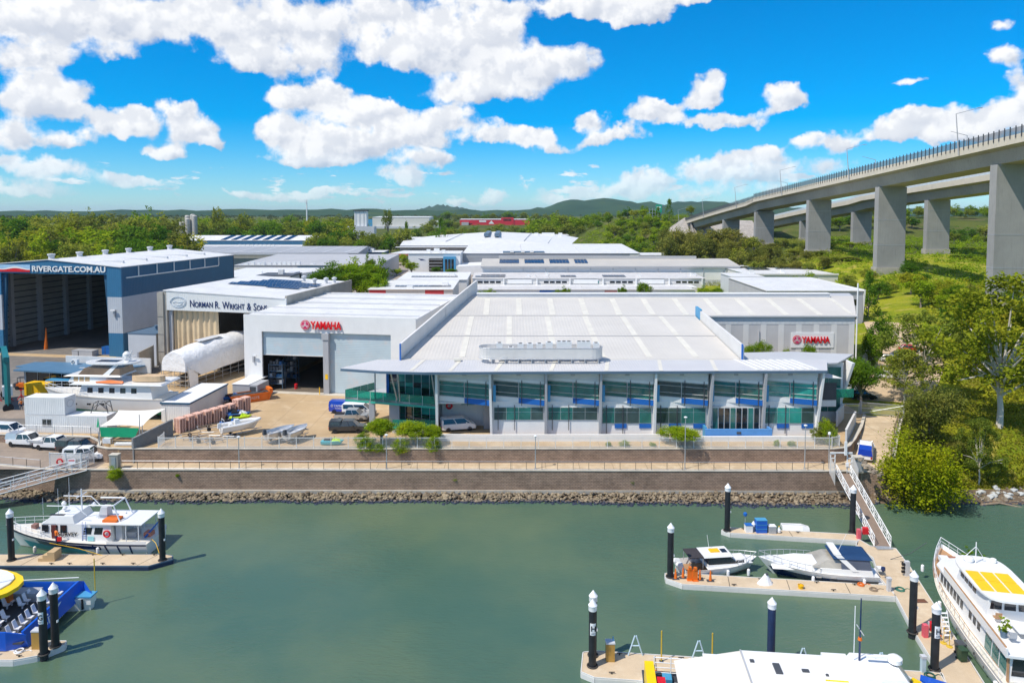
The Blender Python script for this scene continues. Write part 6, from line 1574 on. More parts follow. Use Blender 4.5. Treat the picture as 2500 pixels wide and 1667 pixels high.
# black mooring piles with white cone caps
CAPW = mat('white_cap',(.82,.83,.85),.35,var=.04)
PILEB = mat('black_pile_sleeve',(.018,.021,.026),.5,var=.35,vs=1.2,streak=.2)
PILEN = mat('navy_pile_sleeve',(.012,.03,.085),.5,var=.2,vs=1.2)
pm = MB().lathe([(.31,-3),(.31,5.1)],20).mesh('pile_shaft',PILEB,True); pmn = MB().lathe([(.31,-3),(.31,5.1)],20).mesh('pile_shaft',PILEN,True)
cpm = MB().lathe([(.34,4.72),(.35,5.1),(.37,5.14),(.02,5.62)],20).mesh('cone_cap',CAPW,True); hm = MB().torus((0,0,.05),.4,.07).mesh('pile_guide',CLEAT)
for (x,y,lb,nv,sc,sign) in ((-53.2,74.1,'black pile on the left pontoon in front of the survey boat bow',0,1,None),(-37.15,74.1,'black pile at the free end of the left pontoon',0,1,None),(-39.2,57.9,'black pile with a white G plate by the left ferry',0,1,'G'),(-38.9,58.95,'plain black pile just behind the pile with the G plate',0,1,None),
        (6.55,56.3,'black pile with a white H plate at the near finger end',0,1,'H'),(6.75,57.7,'plain black pile just behind the H plate pile',0,1,None),(21.2,56.6,'navy blue pile standing behind the white ferry roof',1,1,None),(16.05,70.6,'black pile at the free end of the middle finger',0,1,None),(25.0,81.2,'black pile at the free end of the farthest finger',0,1,None),(39.3,80.7,'black pile at the foot of the right gangway',0,1,None),(35.25,61.0,'black pile on the long walkway beside the red fire box',0,1,None),(34.2,55.9,'black pile with a white H plate by the walkway corner',0,1,'H')):
    o = T('mooring_pile',lb,'pile',(x,y,PONTOON_Z),group='mooring piles of the marina')
    place('pile_shaft',pmn if nv else pm,o); place('cone_cap',cpm,o); place('pile_guide',hm,o)
    if sign:
        MB().loft([[(.33 * math.sin(a),-.33 * math.cos(a),z) for a in (-.75,-.4,0,.4,.75)] for z in (2.75,3.75)],cap=False,closed=False).build('letter_plate',CAPW,o)
        letter('plate_letter',sign,.62,BLACK,o,(-.2,-.345,3.12),ext=.004,off=.012)
        letter('plate_small_letters','ARM',.2,STRIM,o,(-.2,-.34,2.85),ext=.003)
    elif not nv: MB().box(.28,.36,-.2,.0,2.2,2.4).build('reflector',CAPW,o)

# gangways
def gangway(label,p0,p1,z0,z1,w,hgt=1.15,n_=9):
    a,c = Vector((*p0,z0)),Vector((*p1,z1)); o = T('gangway',label,'gangway',(*p1,z1))
    d = (c - a); s_ = Vector((-d.y,d.x,0)).normalized() * (w / 2)
    W(MB().loft([[tuple(a - s_),tuple(a + s_),tuple(a + s_ - Vector((0,0,.12))),tuple(a - s_ - Vector((0,0,.12)))],[tuple(c - s_),tuple(c + s_),tuple(c + s_ - Vector((0,0,.12))),tuple(c - s_ - Vector((0,0,.12)))]]),'walkway',mat('gangway_boards',(.23,.17,.13),.8,var=.12,vs=2),o)
    up = Vector((0,0,hgt))
    for sg in (-1,1):
        e = s_ * sg
        for h_ in (0.,.38,.7,1.): W(MB().tube([tuple(a + e + up * h_),tuple(c + e + up * h_)],.055 if h_ in (0.,1.) else .03,6),'rail',WHITE,o)
        for k in range(n_ + 1):
            q = a + d * (k / n_) + e; W(MB().tube([tuple(q),tuple(q + up)],.04,5),'stanchion',WHITE,o)
            if k < n_: q2 = a + d * ((k + 1) / n_) + e; W(MB().tube([tuple(q if k % 2 else q + up),tuple(q2 + up if k % 2 else q2)],.035,5),'brace',WHITE,o)
    W(MB().box(c.x - w / 2,c.x + w / 2,c.y - .6,c.y + .1,c.z - .05,c.z + .02),'landing_flap',STEEL,o)
    return o
gangway('white truss gangway with dark boards leading down to the right walkway',(43.0,91.2),(40.9,77.0),PROM_Z + .05,PONTOON_Z + .1,1.7,n_=11)
gangway('white truss gangway sloping down at the left photo edge',(-56.3,93.2),(-71.5,86.2),PROM_Z + .05,PONTOON_Z + .25,1.8,1.3,n_=10)
# gate frame over the right gangway
gt = T('gangway_gate','white steel gate frame standing over the top of the right gangway','gate',(43.0,91.3,PROM_Z))
for x in (41.4,42.0,43.6,44.2): W(MB().box(x,x + .12,91.5,91.62,PROM_Z,PROM_Z + 2.6),'post',WHITE,gt)
for z in (.1,.7,1.3,1.9,2.5): W(MB().box(41.4,42.1,91.5,91.6,PROM_Z + z,PROM_Z + z + .1),'side_bar',WHITE,gt); W(MB().box(43.6,44.3,91.5,91.6,PROM_Z + z,PROM_Z + z + .1),'side_bar',WHITE,gt)
W(MB().box(41.4,44.3,91.48,91.62,PROM_Z + 2.6,PROM_Z + 2.75),'top_beam',WHITE,gt)
for x in (41.35,44.3): W(MB().add([(x,91.5,PROM_Z),(x,89.8,PROM_Z - 1),(x,89.8,PROM_Z + 1.2),(x,91.5,PROM_Z + 2.6)],[(0,1,2,3)]),'wing_screen',mesh_m,gt)
W(MB().box(43.2,43.5,91.3,91.5,PROM_Z + 2.4,PROM_Z + 4.2),'reader_post',WHITE,gt); W(MB().box(43.4,43.75,91.3,91.45,PROM_Z + .9,PROM_Z + 1.4),'notice',CAPW,gt)
o = T('service_cabinet','grey service cabinet beside the right gangway gate','cabinet',(45.1,91.9,PROM_Z)); bx('body',CONC,o,-.6,.7,-.4,.5,0,2.0); bx('cap',CONC_L,o,-.66,.76,-.46,.56,2.0,2.1); bx('door',GREYP,o,-.4,.5,-.43,-.405,.2,1.8)
o = T('gate_pillar','concrete pillar at the top of the left gangway','pillar',(-52.6,92.95,PROM_Z)); bx('shaft',CONC,o,-.5,.6,-.3,.5,0,1.9); bx('cap',CONC_L,o,-.55,.65,-.35,.55,1.9,2.02); bx('ladder',STEEL,o,-.2,.35,-.36,-.31,.1,1.7)
lg = T('gangway_gate','white mesh gate panels at the head of the left gangway','gate',(-57,93.6,PROM_Z))
for k,(a,c) in enumerate((((-61.5,93.5),(-59.3,93.3)),((-59.2,93.3),(-57.2,93.2)),((-57.1,93.2),(-56.6,95.2)))):
    W(wseg(MB(),a,c,PROM_Z + .1,PROM_Z + 2.0,.03),'mesh_panel',mat('fine_mesh',(.66,.66,.66),.5,alpha=.35),lg)
    for p_ in (a,c): W(MB().tube([(p_[0],p_[1],PROM_Z),(p_[0],p_[1],PROM_Z + 2.1)],.05,6),'post',WHITE,lg)
    W(MB().tube([(*a,PROM_Z + 2.0),(*c,PROM_Z + 2.0)],.04,5),'top_rail',WHITE,lg)
mb = MB(); mb.torus((-59.9,93.1,PROM_Z + .9),.38,.1,'y'); tag(W(mb,'life_ring',RED,None) if False else mb.build('life_ring',RED),'red life ring hung on the left gangway gate','life ring')
o = T('notice_board','small white notice with red print on the left gangway gate','notice',(-58.3,93.05,PROM_Z + .6)); bx('plate',CAPW,o,-.5,.5,-.02,.02,0,.75); bx('red_print',RED,o,-.4,.4,-.03,-.021,.45,.6)

# things standing on the pontoons
def onpon(name,label,cat,x,y,fn,rz=0.,group=None,z=PONTOON_Z):
    o = T(name,label,cat,(x,y,z),rz,group); fn(o); return o
def pedestal(col):
    def f(o): bx('post',col,o,-.16,.16,-.16,.16,0,1.15); MB().box(-.2,.2,-.2,.2,1.15,1.35).build('cap',LGREY,o)
    return f
def cabinet(o): bx('body',mat('ochre_box',(.42,.25,.06),.5,var=.15),o,-.35,.35,-.3,.3,0,1.5); bx('cap',LGREY,o,-.38,.38,-.33,.33,1.5,1.62); bx('pipe',CYANP,o,.2,.28,-.05,.05,1.62,2.0)
onpon('fuel_cabinet','ochre service cabinet beside the near H plate pile','cabinet',8.1,57.1,cabinet); onpon('fuel_cabinet','ochre service cabinet behind the G plate pile','cabinet',-40.3,58.8,cabinet)
def fire(o): bx('hose_box',RED,o,.1,.75,-.2,.25,.55,1.25); bx('extinguisher_box',mat('pink_red',(.72,.12,.16),.4),o,-.5,-.12,-.25,.15,0,1.1); bx('post',LGREY,o,.0,.1,0,.1,0,1.3)
onpon('fire_point','red fire hose box on the long walkway beside the black pile','fire point',36.3,60.4,fire); onpon('fire_point','red fire point at the foot of the right gangway','fire point',39.6,79.2,fire)
def tower(o): bx('post',LGREY,o,-.22,.22,-.18,.18,0,1.5); [MB().tube([(-.22,0,.4 + .38 * k),(-.5,0,.4 + .38 * k)],.15,8).build('coiled_lead',BLACK,o) for k in range(3)]
onpon('power_pedestal','grey power pedestal with coiled black leads on the walkway','pedestal',40.2,70.9,tower); onpon('power_pedestal','slim grey power pedestal at the middle finger corner','pedestal',36.8,67.9,pedestal(LGREY)); onpon('power_pedestal','pale blue power pedestal beside the H plate corner pile','pedestal',33.1,55.6,pedestal(mat('pale_blue_box',(.45,.58,.66),.4)))
def rope(r_,m_):
    def f(o): mb = MB(); mb.torus((0,0,.06),r_,.05); mb.torus((.05,.02,.13),r_ * .8,.05); mb.build('coil',m_,o); MB().tube([(r_,0,.05),(r_ + .4,.2,.04),(r_ + .7,.05,.04)],.03,5).build('tail',m_,o)
    return f
GRN = mat('green_hose',(.03,.18,.13),.5)
onpon('hose_coil','green hose coil on the walkway corner','hose',38.0,68.1,rope(.4,GRN)); onpon('hose_coil','dark green hose loop by the corner pile','hose',33.3,55.0,rope(.38,mat('dark_green_hose',(.02,.10,.08),.5))); onpon('rope_coil','pale rope coil at the end of the middle finger walkway','rope',35.4,68.1,rope(.35,TIMBER)); onpon('life_ring','white life ring lying by the G plate pile','life ring',-41.5,58.2,rope(.34,CAPW)); onpon('rope_heap','orange rope heap on the near finger pontoon','rope',11.2,55.4,rope(.42,ORANGE)); onpon('rope_heap','orange rope heap where the middle finger meets the walkway','rope',34.6,69.0,rope(.3,ORANGE))
def steps(o):
    for k in range(3): bx('tread',mat('sand_step',(.50,.36,.20),.8,var=.1),o,k * .5,1.75,-.6,.6,k * .33,k * .33 + .33)
onpon('boarding_steps','sand-coloured boarding steps on the left pontoon','steps',-50.2,74.4,steps)
def crates(o):
    m_ = mat('blue_crate',(.02,.12,.55),.45,var=.1)
    for k in range(3): bx('lid_band',CYANP,o,-.62,.62,-.42,.42,.5 * k + .44,.5 * k + .5); bx('crate',m_,o,-.6,.6,-.4,.4,.5 * k,.5 * k + .44)
onpon('crate_stack','stack of blue fish crates on the farthest finger','crates',28.8,80.9,crates)
def bin_(m_): 
    def f(o): bx('body',m_,o,-.4,.4,-.35,.35,0,.8); bx('lid',CAPW if m_ is not CAPW else BLUEP,o,-.42,.42,-.37,.37,.8,.86)
    return f
onpon('white_bin','white tub with blue lid left of the blue crates','tub',27.4,81.0,bin_(CAPW)); onpon('grey_bin','dark grey tub right of the blue crates','tub',30.0,80.7,bin_(GREYP))
onpon('buoy','white buoy beside the dark grey tub','buoy',30.8,80.6,lambda o: (MB().lathe([(.05,0),(.2,.1),(.22,.35),(.1,.55),(.08,.7)],12).build('float',CAPW,o),bx('tag',YELLOW,o,-.05,.05,-.05,.05,.7,.8)))
onpon('buoy','white round buoy on top between the tub and crates','buoy',28.0,81.05,lambda o: (MB().lathe([(.05,.5),(.2,.6),(.24,.85),(.1,1.1),(.04,1.2)],12).build('float',CAPW,o),bx('stand',GREYP,o,-.1,.1,-.1,.1,0,.55)))
onpon('blue_ball','small blue ball float on a stick left of the crates','float',27.2,81.6,lambda o: (MB().lathe([(.02,1.5),(.2,1.62),(.24,1.78),(.2,1.94),(.02,2.05)],12).build('ball',BLUEP,o,True),MB().tube([(0,0,0),(0,0,1.55)],.03,5).build('stick',GREYP,o)))
o = T('dinghy','upturned pale dinghy floating behind the farthest finger','dinghy',(33.4,82.6,WATER_Z),R(-8)); MB().loft([[(-1.5,-.7,.05),(-1.5,.7,.05),(-1.5,.45,.5),(-1.5,-.45,.5)],[(.8,-.75,.05),(.8,.75,.05),(.8,.5,.55),(.8,-.5,.55)],[(1.6,-.5,.1),(1.6,.5,.1),(1.6,.3,.4),(1.6,-.3,.4)]]).build('hull',GEL,o); bx('skeg',LGREY,o,-1.4,1.2,-.04,.04,.5,.6)
def barrier(o):
    bx('foot',DGREY,o,-.35,.35,-.2,.2,0,.08); MB().lathe([(.16,.08),(.05,1.05),(.02,1.1)],10).build('post',ORANGE,o,True); MB().lathe([(.11,.5),(.09,.65)],10).build('band',CAPW,o)
for k,(x,y,lb) in enumerate(((16.5,70.2,'orange marker cone nearest the pile on the middle finger'),(17.3,70.4,'second orange marker cone on the middle finger'),(18.9,70.0,'third orange marker cone on the middle finger'),(19.9,69.8,'red marker post at the right of the orange cones'))): onpon('marker_cone',lb,'cone',x,y,barrier,group='orange markers on the middle finger')
for k,(x,y,lb) in enumerate(((17.9,70.0,'folded orange safety barrier left of two on the middle finger'),(18.4,69.9,'folded orange safety barrier right of two on the middle finger'))): onpon('safety_barrier',lb,'barrier',x,y,lambda o: (bx('panel',ORANGE,o,-.25,.25,-.08,.08,0,1.1),bx('hood',ORANGE,o,-.14,.14,-.14,.14,1.1,1.35),bx('foot',ORANGE,o,-.3,.3,-.25,.25,0,.07)))
onpon('tarp_heap','white tarpaulin heap on the middle finger','tarpaulin',25.2,69.3,lambda o: (MB().loft([[(.8 * math.cos(a),.5 * math.sin(a),0) for a in np.linspace(0,6.28,11)[:-1]],[(.25 * math.cos(a) + .1,.2 * math.sin(a),.8) for a in np.linspace(0,6.28,11)[:-1]],[(.05 * math.cos(a),.05 * math.sin(a),1.0) for a in np.linspace(0,6.28,11)[:-1]]]).build('cloth',CAPW,o),bx('weight',DGREY,o,.05,.25,-.2,.0,.95,1.1)))
onpon('yellow_bucket','yellow tub on the middle finger','bucket',28.4,68.4,lambda o: (MB().lathe([(.22,0),(.3,.35),(.27,.36),(.2,.1)],12).build('tub',YELLOW,o),MB().tube([(-.28,0,.3),(0,.0,.5),(.28,0,.3)],.02,4).build('handle',DGREY,o)))
def aframe(o):
    for s_ in (-1,1): MB().tube([(.6 * s_,0,0),(.06 * s_,0,1.7)],.06,6).build('leg',mat('pale_blue_frame',(.50,.66,.78),.4),o)
    MB().tube([(-.3,0,.85),(.3,0,.85)],.05,5).build('crossbar',MATS['pale_blue_frame'],o)
for x,y,lb in ((10.3,57.7,'pale blue A-frame stand near the ochre cabinet'),(15.4,57.0,'pale blue A-frame stand left of the ferry roof'),(23.6,56.0,'pale blue A-frame stand behind the ferry roof'),(29.6,55.4,'pale blue A-frame stand right of the ferry wheelhouse')): onpon('a_frame_stand',lb,'stand',x,y,aframe,group='A-frame stands on the near finger')
for x,y,lb in ((12.3,56.9,'yellow marker pole left of the ferry rail'),(16.4,56.6,'yellow marker pole at the ferry stern')): onpon('marker_pole',lb,'pole',x,y,lambda o: (MB().tube([(0,0,0),(0,0,2.6)],.06,6).build('pole',mat('ochre_pole',(.62,.42,.04),.5),o),bx('base',DGREY,o,-.15,.15,-.15,.15,0,.06)))
onpon('marker_pole','short black bollard at the left pontoon edge','bollard',-43.4,57.5,lambda o: (MB().lathe([(.1,0),(.1,1.05),(.05,1.1)],10).build('post',NAVYF,o),bx('base',DGREY,o,-.2,.2,-.2,.2,0,.06)))
def ladder(o):
    for s_ in (-.3,.3):
        MB().tube([(s_,-.5,0),(s_,.2,2.2)],.035,5).build('stile',CAPW,o); MB().tube([(s_,.7,0),(s_,.25,2.2)],.03,5).build('stile',CAPW,o)
    for k in range(6): bx('tread',CAPW,o,-.3,.3,-.45 + k * .11,-.25 + k * .11,.3 + k * .33,.34 + k * .33)
onpon('boarding_ladder','white boarding step-ladder between the walkway and the large yacht','ladder',37.7,60.4,ladder)
def wbin(m_):
    def f(o): MB().loft([[(-.24,-.28,.1),(.24,-.28,.1),(.24,.28,.1),(-.24,.28,.1)],[(-.3,-.36,1.0),(.3,-.36,1.0),(.3,.36,1.0),(-.3,.36,1.0)]]).build('body',m_,o); bx('lid',m_,o,-.32,.32,-.4,.38,1.0,1.08); [MB().tube([(-.3,.28,.1),(-.22,.28,.1)],.1,8).build('wheel',BLACK,o),MB().tube([(.22,.28,.1),(.3,.28,.1)],.1,8).build('wheel',BLACK,o)]
    return f
onpon('wheelie_bin','dark green wheelie bin on the long walkway','bin',37.1,57.0,wbin(mat('bin_green',(.03,.07,.035),.5))); onpon('wheelie_bin','charcoal wheelie bin behind the green one','bin',37.45,57.8,wbin(DGREY))
for x,y,lb in ((37.25,58.9,'yellow rope stand on the walkway, nearer of two'),(37.05,59.4,'yellow rope stand on the walkway, farther of two')): onpon('rope_stand',lb,'stand',x,y,lambda o: (MB().lathe([(.26,0),(.26,.05),(.03,.08),(.03,1.3)],12).build('post',mat('ochre_pole',(.62,.42,.04),.5),o),MB().lathe([(.05,1.3),(.06,1.36),(.01,1.42)],8).build('knob',YELLOW,o)))
onpon('stool','small tan timber stool on the walkway','stool',36.9,59.9,lambda o: (bx('seat',ORANGE,o,-.2,.2,-.15,.15,.38,.43),[bx('leg',TIMBER,o,a,a + .05,c,c + .05,0,.38) for a in (-.18,.13) for c in (-.13,.08)]))
onpon('door_mat','brown mat lying on the long walkway','mat',38.9,66.1,lambda o: (bx('weave',mat('brown_mat',(.16,.07,.04),.9),o,-.5,.5,-.3,.3,.004,.03),bx('border',DGREY,o,-.54,.54,-.34,.34,.0,.02)))
# ---------------------------------------------------------------- boats
class Hull:
    """x from stern 0 to bow L, waterline z = 0"""
    def __init__(s,L,B,fs,fb,draft=.6,rake=1.2,full=.5,wl=.8,n=22,stern=.92):
        s.L,s.B,s.fs,s.fb,s.dr,s.rake,s.full,s.wl,s.n,s.st = L,B,fs,fb,draft,rake,full,wl,n,stern
    def hb(s,t):
        k = max(0.,(t - s.full) / (1 - s.full)); return s.B / 2 * max(.012,(1 - k ** 2.3)) * (s.st + (1 - s.st) * min(1,t / .3))
    def sheer(s,t): return s.fs + (s.fb - s.fs) * t ** 2.1
    def pt(s,t,f,side,out=0.):
        """f: 1 at the deck edge, 0 at the waterline, -1 at the keel"""
        hb = s.hb(t); k = max(0.,(t - s.full) / (1 - s.full)); hw = hb * (s.wl - .5 * k * s.wl)
        if f >= 0: y = hw + (hb - hw) * f ** .8; z = s.sheer(t) * f; x = t * (s.L - s.rake * (1 - f))
        else: y = hw * (1 + f) ** .7 if f > -1 else 0.; z = s.dr * f; x = t * (s.L - s.rake * (1 - f * .35))
        return (x,side * (y + out),z)
    def skin(s,f0=-1.,f1=1.,out=0.,t0=0.,t1=1.,nf=6):
        mb = MB()
        for side in (-1,1):
            rings = [[s.pt(t0 + (t1 - t0) * i / s.n,f0 + (f1 - f0) * j / nf,side,out) for j in range(nf + 1)] for i in range(s.n + 1)]
            mb.loft(rings,cap=False,closed=False)
        return mb
    def transom(s):
        mb = MB(); fs = (-1,-.5,0,.5,1); return mb.add([s.pt(0,f,-1) for f in fs] + [s.pt(0,f,1) for f in fs[::-1]],[tuple(range(10))])
    def deck(s,dz=-.05,t0=0.,t1=1.,inset=.02):
        mb = MB(); rings = []
        for i in range(s.n + 1):
            t = t0 + (t1 - t0) * i / s.n; h = max(.005,s.hb(t) - inset); z = s.sheer(t) + dz; x = t * s.L; rings.append([(x,-h,z),(x,0,z + .04),(x,h,z)])
        mb.loft(rings,cap=False,closed=False); return mb
    def rail(s,o,h=.8,t0=.5,t1=1.,n_=9,m=None,inset=.08,mid=True):
        m = m or CAPW
        for side in (-1,1):
            P = []
            for i in range(n_ + 1):
                t = t0 + (t1 - t0) * i / n_; p = (t * s.L - (.05 if t > .98 else 0),side * max(.0,s.hb(t) - inset),s.sheer(t)); P.append(p)
                MB().tube([p,(p[0],p[1],p[2] + h)],.022,5).build('stanchion',m,o)
            MB().tube([(p[0],p[1],p[2] + h) for p in P],.028,5).build('rail',m,o)
            if mid: MB().tube([(p[0],p[1],p[2] + h * .5) for p in P],.018,4).build('rail',m,o)
def house(o,nm,m,x0,x1,z0,z1,wb,wt,rake0=0.,rake1=0.,top=None,tm=None):
    """cabin block with raked ends: base x0..x1 half-width wb, top half-width wt"""
    mb = MB(); a = [(x0,-wb,z0),(x1,-wb,z0),(x1,wb,z0),(x0,wb,z0)]; c = [(x0 + rake0,-wt,z1),(x1 - rake1,-wt,z1),(x1 - rake1,wt,z1),(x0 + rake0,wt,z1)]
    mb.loft([a,c]); return mb.build(nm,m,o)
def sidewin(o,x0,x1,z0,z1,zb,zt,wb,wt,m,n_=1,gap=.08,slant=0.,sides=(-1,1)):
    """panes on the sloping cabin sides"""
    f = lambda z: wb + (wt - wb) * (z - zb) / (zt - zb)
    for sd in sides:
        for k in range(n_):
            a = x0 + (x1 - x0) * k / n_ + gap / 2; c = x0 + (x1 - x0) * (k + 1) / n_ - gap / 2
            MB().add([(a,sd * (f(z0) + .012),z0),(c,sd * (f(z0) + .012),z0),(c - slant,sd * (f(z1) + .012),z1),(a - slant,sd * (f(z1) + .012),z1)],[(0,1,2,3)]).build('window_pane',m,o)
def endwin(o,x,xt,z0,z1,hw,m,n_=3,gap=.08,e=.015):
    sg = 1 if e > 0 else -1
    for k in range(n_):
        a = -hw + 2 * hw * k / n_ + gap / 2; c = -hw + 2 * hw * (k + 1) / n_ - gap / 2
        MB().add([(x + e,a,z0),(x + e,c,z0),(xt + e,c * .95,z1),(xt + e,a * .95,z1)],[(0,1,2,3)]).build('windscreen_pane',m,o)
def fender(o,x,y,z,m=CAPW): MB().lathe([(.04,-.38),(.15,-.3),(.17,0),(.15,.3),(.04,.38)],10,(x,y,z)).build('fender',m,o,True)
TEALS = mat('teal_stripe',(.02,.30,.36),.35); BOOT = mat('red_antifoul',(.20,.06,.04),.7,var=.2); DKW = glassmat('boat_window',(.015,.018,.024),.08); NAVYG = mat('navy_gelcoat',(.010,.028,.10),.2,var=.1,coat=.3); SILVER = mat('pewter_gelcoat',(.20,.18,.17),.3,var=.1); TEAK = mat('teak',(.42,.24,.12),.7,var=.15,vs=3); YPAD = mat('yellow_pad',(.88,.52,.01),.5,var=.06)

# --- survey boat
o = sb = T('survey_boat','white survey boat with teal stripes moored behind the left pontoon','boat',(-39.7,78.0,WATER_Z),R(178))
h = Hull(17.2,4.7,1.35,2.35,.5,1.6,.45)
h.skin(0,1).build('hull',GEL,o,True); h.skin(-1,.02,.01).build('bottom',BOOT,o,True); h.transom().build('transom',GEL,o); h.deck(-.02).build('deck',GEL2,o,True)
h.skin(.86,1.0,.06).build('rubbing_strake',NAVYF,o)
h.skin(.08,.5,.012,.42,.9).build('teal_stripe',TEALS,o); h.skin(.5,.8,.012,.30,.75).build('blue_stripe',NAVYG,o)
for t_ in (.1,.18,.26,.34): h.skin(.05,.85,.014,t_,t_ + .012).build('slash_stripe',NAVYG,o)
for sd in (-1,1): MB().loft([[h.pt(t,1,sd),(h.pt(t,1,sd)[0],h.pt(t,1,sd)[1],h.sheer(t) + .35)] for t in np.linspace(0,.25,6)],cap=False,closed=False).build('bulwark',GEL,o)
house(o,'cabin',GEL,4.0,10.6,1.4,3.3,1.75,1.65,.2,.3); house(o,'wheelhouse',GEL,8.2,11.8,3.3,4.1,1.66,1.5,.3,.9); house(o,'wheelhouse_front',GEL,10.4,12.3,1.5,3.35,1.72,1.62,0,.35)
sidewin(o,8.9,12.0,2.4,3.2,1.4,3.35,1.80,1.68,DKW,3,.3); sidewin(o,5.0,7.4,2.2,2.95,1.4,3.3,1.75,1.65,DKW,2,.3,.15); bx('cabin_door',mat('maroon_door',(.12,.03,.03),.4),o,10.2,10.75,1.70,1.77,1.6,3.2)
endwin(o,12.3,11.95,2.5,3.3,1.5,DKW,3); bx('roof_panel',BLACK,o,9.6,11.2,1.0,1.35,4.1,4.14); bx('canopy_roof',GEL,o,.6,6.6,-1.9,1.9,3.34,3.46); house(o,'funnel',LGREY,5.2,6.3,3.46,4.7,.55,.4,.1,.3); bx('orange_raft',ORANGE,o,3.6,5.2,.2,1.5,3.46,3.72); bx('aft_console',LGREY,o,3.2,3.9,-1.2,1.2,1.4,3.2)
for yy in (-.9,.9): MB().tube([(4.6,yy,3.5),(3.9,yy,3.5)],.14,8).build('white_canister',GEL,o)
for sd in (-1,1):
    MB().tube([(7.0,sd * 1.3,4.1),(8.2,sd * 1.4,5.2),(11.4,sd * 1.4,5.2)],.05,6).build('flybridge_rail',CAPW,o); MB().tube([(3.4,sd * 1.2,3.46),(4.1,sd * 1.1,5.2),(6.9,sd * 1.1,5.2)],.08,6).build('goalpost',CAPW,o)
    for xx in (1.0,2.4): MB().tube([(xx,sd * 1.8,1.4),(xx,sd * 1.8,3.4)],.05,6).build('canopy_post',CAPW,o)
MB().tube([(4.1,-1.1,5.2),(4.1,1.1,5.2)],.08,6).build('goalpost',CAPW,o); MB().tube([(8.4,0,4.1),(8.4,0,6.6)],.07,6).build('mast',CAPW,o); MB().tube([(8.4,-.9,5.9),(8.4,.9,5.9)],.05,6).build('mast_yard',CAPW,o)
for xx,yy,zt in ((10.6,-1.2,7.4),(10.4,1.0,7.0),(9.6,0.4,6.4),(12,1.2,6.0)): MB().tube([(xx,yy,4.1),(xx,yy,zt)],.022,4).build('aerial',CAPW,o)
for xx,yy in ((11.2,-1.1),(10.2,.2),(7.6,-.9)): MB().lathe([(.03,0),(.24,.1),(.26,.3),(.12,.5)],10,(xx,yy,4.2)).build('radome',GEL,o,True)
for xx in (6.9,7.3): MB().tube([(xx,1.78,1.5),(xx,1.72,3.6)],.03,4).build('ladder_stile',BLUEP,o)
for k in range(6): MB().tube([(6.9,1.77,1.8 + k * .3),(7.3,1.77,1.8 + k * .3)],.025,4).build('ladder_rung',BLUEP,o)
h.rail(o,.8,.66,1.0,7); mb = MB(); mb.torus((4.5,1.86,2.35),.34,.09,'y'); mb.build('life_ring',RED,o); bx('teal_hatch',mat('pale_teal',(.30,.62,.66),.4),o,6.0,6.7,1.78,1.82,1.5,2.0)
letter('name_letters','SURVEY',.62,BLACK,o,(10.0,1.79,2.0),(R(90),0,R(180)),ext=.006,off=.012)
MB().tube([(1.0,.6,1.4),(.2,-.9,2.6)],[.12,.07],6).build('boom',BLUEP,o); bx('winch',GREYP,o,2.0,3.0,-.5,.6,1.4,2.0); bx('deck_gear',mat('salmon_gear',(.62,.22,.14),.6),o,.5,1.3,-.6,.3,1.35,1.8); bx('anchor_winch',mat('rusty_winch',(.26,.14,.12),.7),o,13.6,14.1,-.3,.3,2.0,2.5)
for xx in (12.2,5.2): fender(o,xx,2.45,.75,GEL2 if xx > 8 else CAPW)

# --- people: one continuous skinned body each
def person(label,loc,rz,joints,cols,hair,held=None):
    """joints: dict name -> (x, y, z, radius); edges fixed"""
    E = [('pelvis','chest'),('chest','neck'),('neck','head'),('head','crown'),('chest','sl'),('sl','el'),('el','hl'),('chest','sr'),('sr','er'),('er','hr'),('pelvis','kl'),('kl','fl'),('fl','tl'),('pelvis','kr'),('kr','fr'),('fr','tr')]
    for s_ in 'lr':                      # five short fingers on each hand
        hx,hy,hz,_ = joints['h' + s_]
        for q,(dx,dy,ln) in enumerate(((.03,-.02,.075),(.015,.0,.09),(.0,.008,.095),(-.015,.004,.085),(-.03,-.006,.07))):
            joints['f%s%d' % (s_,q)] = (hx + dx,hy + dy - .015,hz - ln,.009); E.append(('h' + s_,'f%s%d' % (s_,q)))
    names = list(joints); me = bpy.data.meshes.new('person'); me.from_pydata([joints[n][:3] for n in names],[(names.index(a),names.index(c)) for a,c in E],[])
    ob = bpy.data.objects.new('person',me); C.objects.link(ob); md = ob.modifiers.new('skin','SKIN'); sv = me.skin_vertices[0].data
    for i,n in enumerate(names): r_ = joints[n][3]; sv[i].radius = (r_,r_ * .8); sv[i].use_root = n == 'pelvis'
    ob.modifiers.new('sub','SUBSURF').levels = 1
    dg = bpy.context.evaluated_depsgraph_get(); dg.update(); m2 = bpy.data.meshes.new_from_object(ob.evaluated_get(dg)); bpy.data.objects.remove(ob)
    m2.materials.clear(); [m2.materials.append(c_) for c_ in cols]
    for p in m2.polygons:
        z = p.center.z; x = p.center.x; p.use_smooth = True
        p.material_index = 3 if z < .09 else 2 if z < .95 and abs(x) < .24 and not (abs(x) > .17 and z > .7) else 1 if z < 1.47 and not (z < 1.12 and abs(x) > .22) else 0
    b_ = place('person',m2,None,loc,(0,0,rz)); tag(b_,label,'person')
    hc = joints['head']; MB().lathe([(.105,-.02),(.115,.06),(.08,.14),(.01,.165)],12,hc[:3]).build('hair',hair,b_,True)
    return b_
SKIN = mat('skin',(.42,.25,.17),.6); HIVIS = mat('hi_vis_orange',(.85,.20,.02),.6); TROUS = mat('navy_trousers',(.02,.03,.09),.8); HAIRM = mat('dark_hair',(.03,.02,.015),.7)
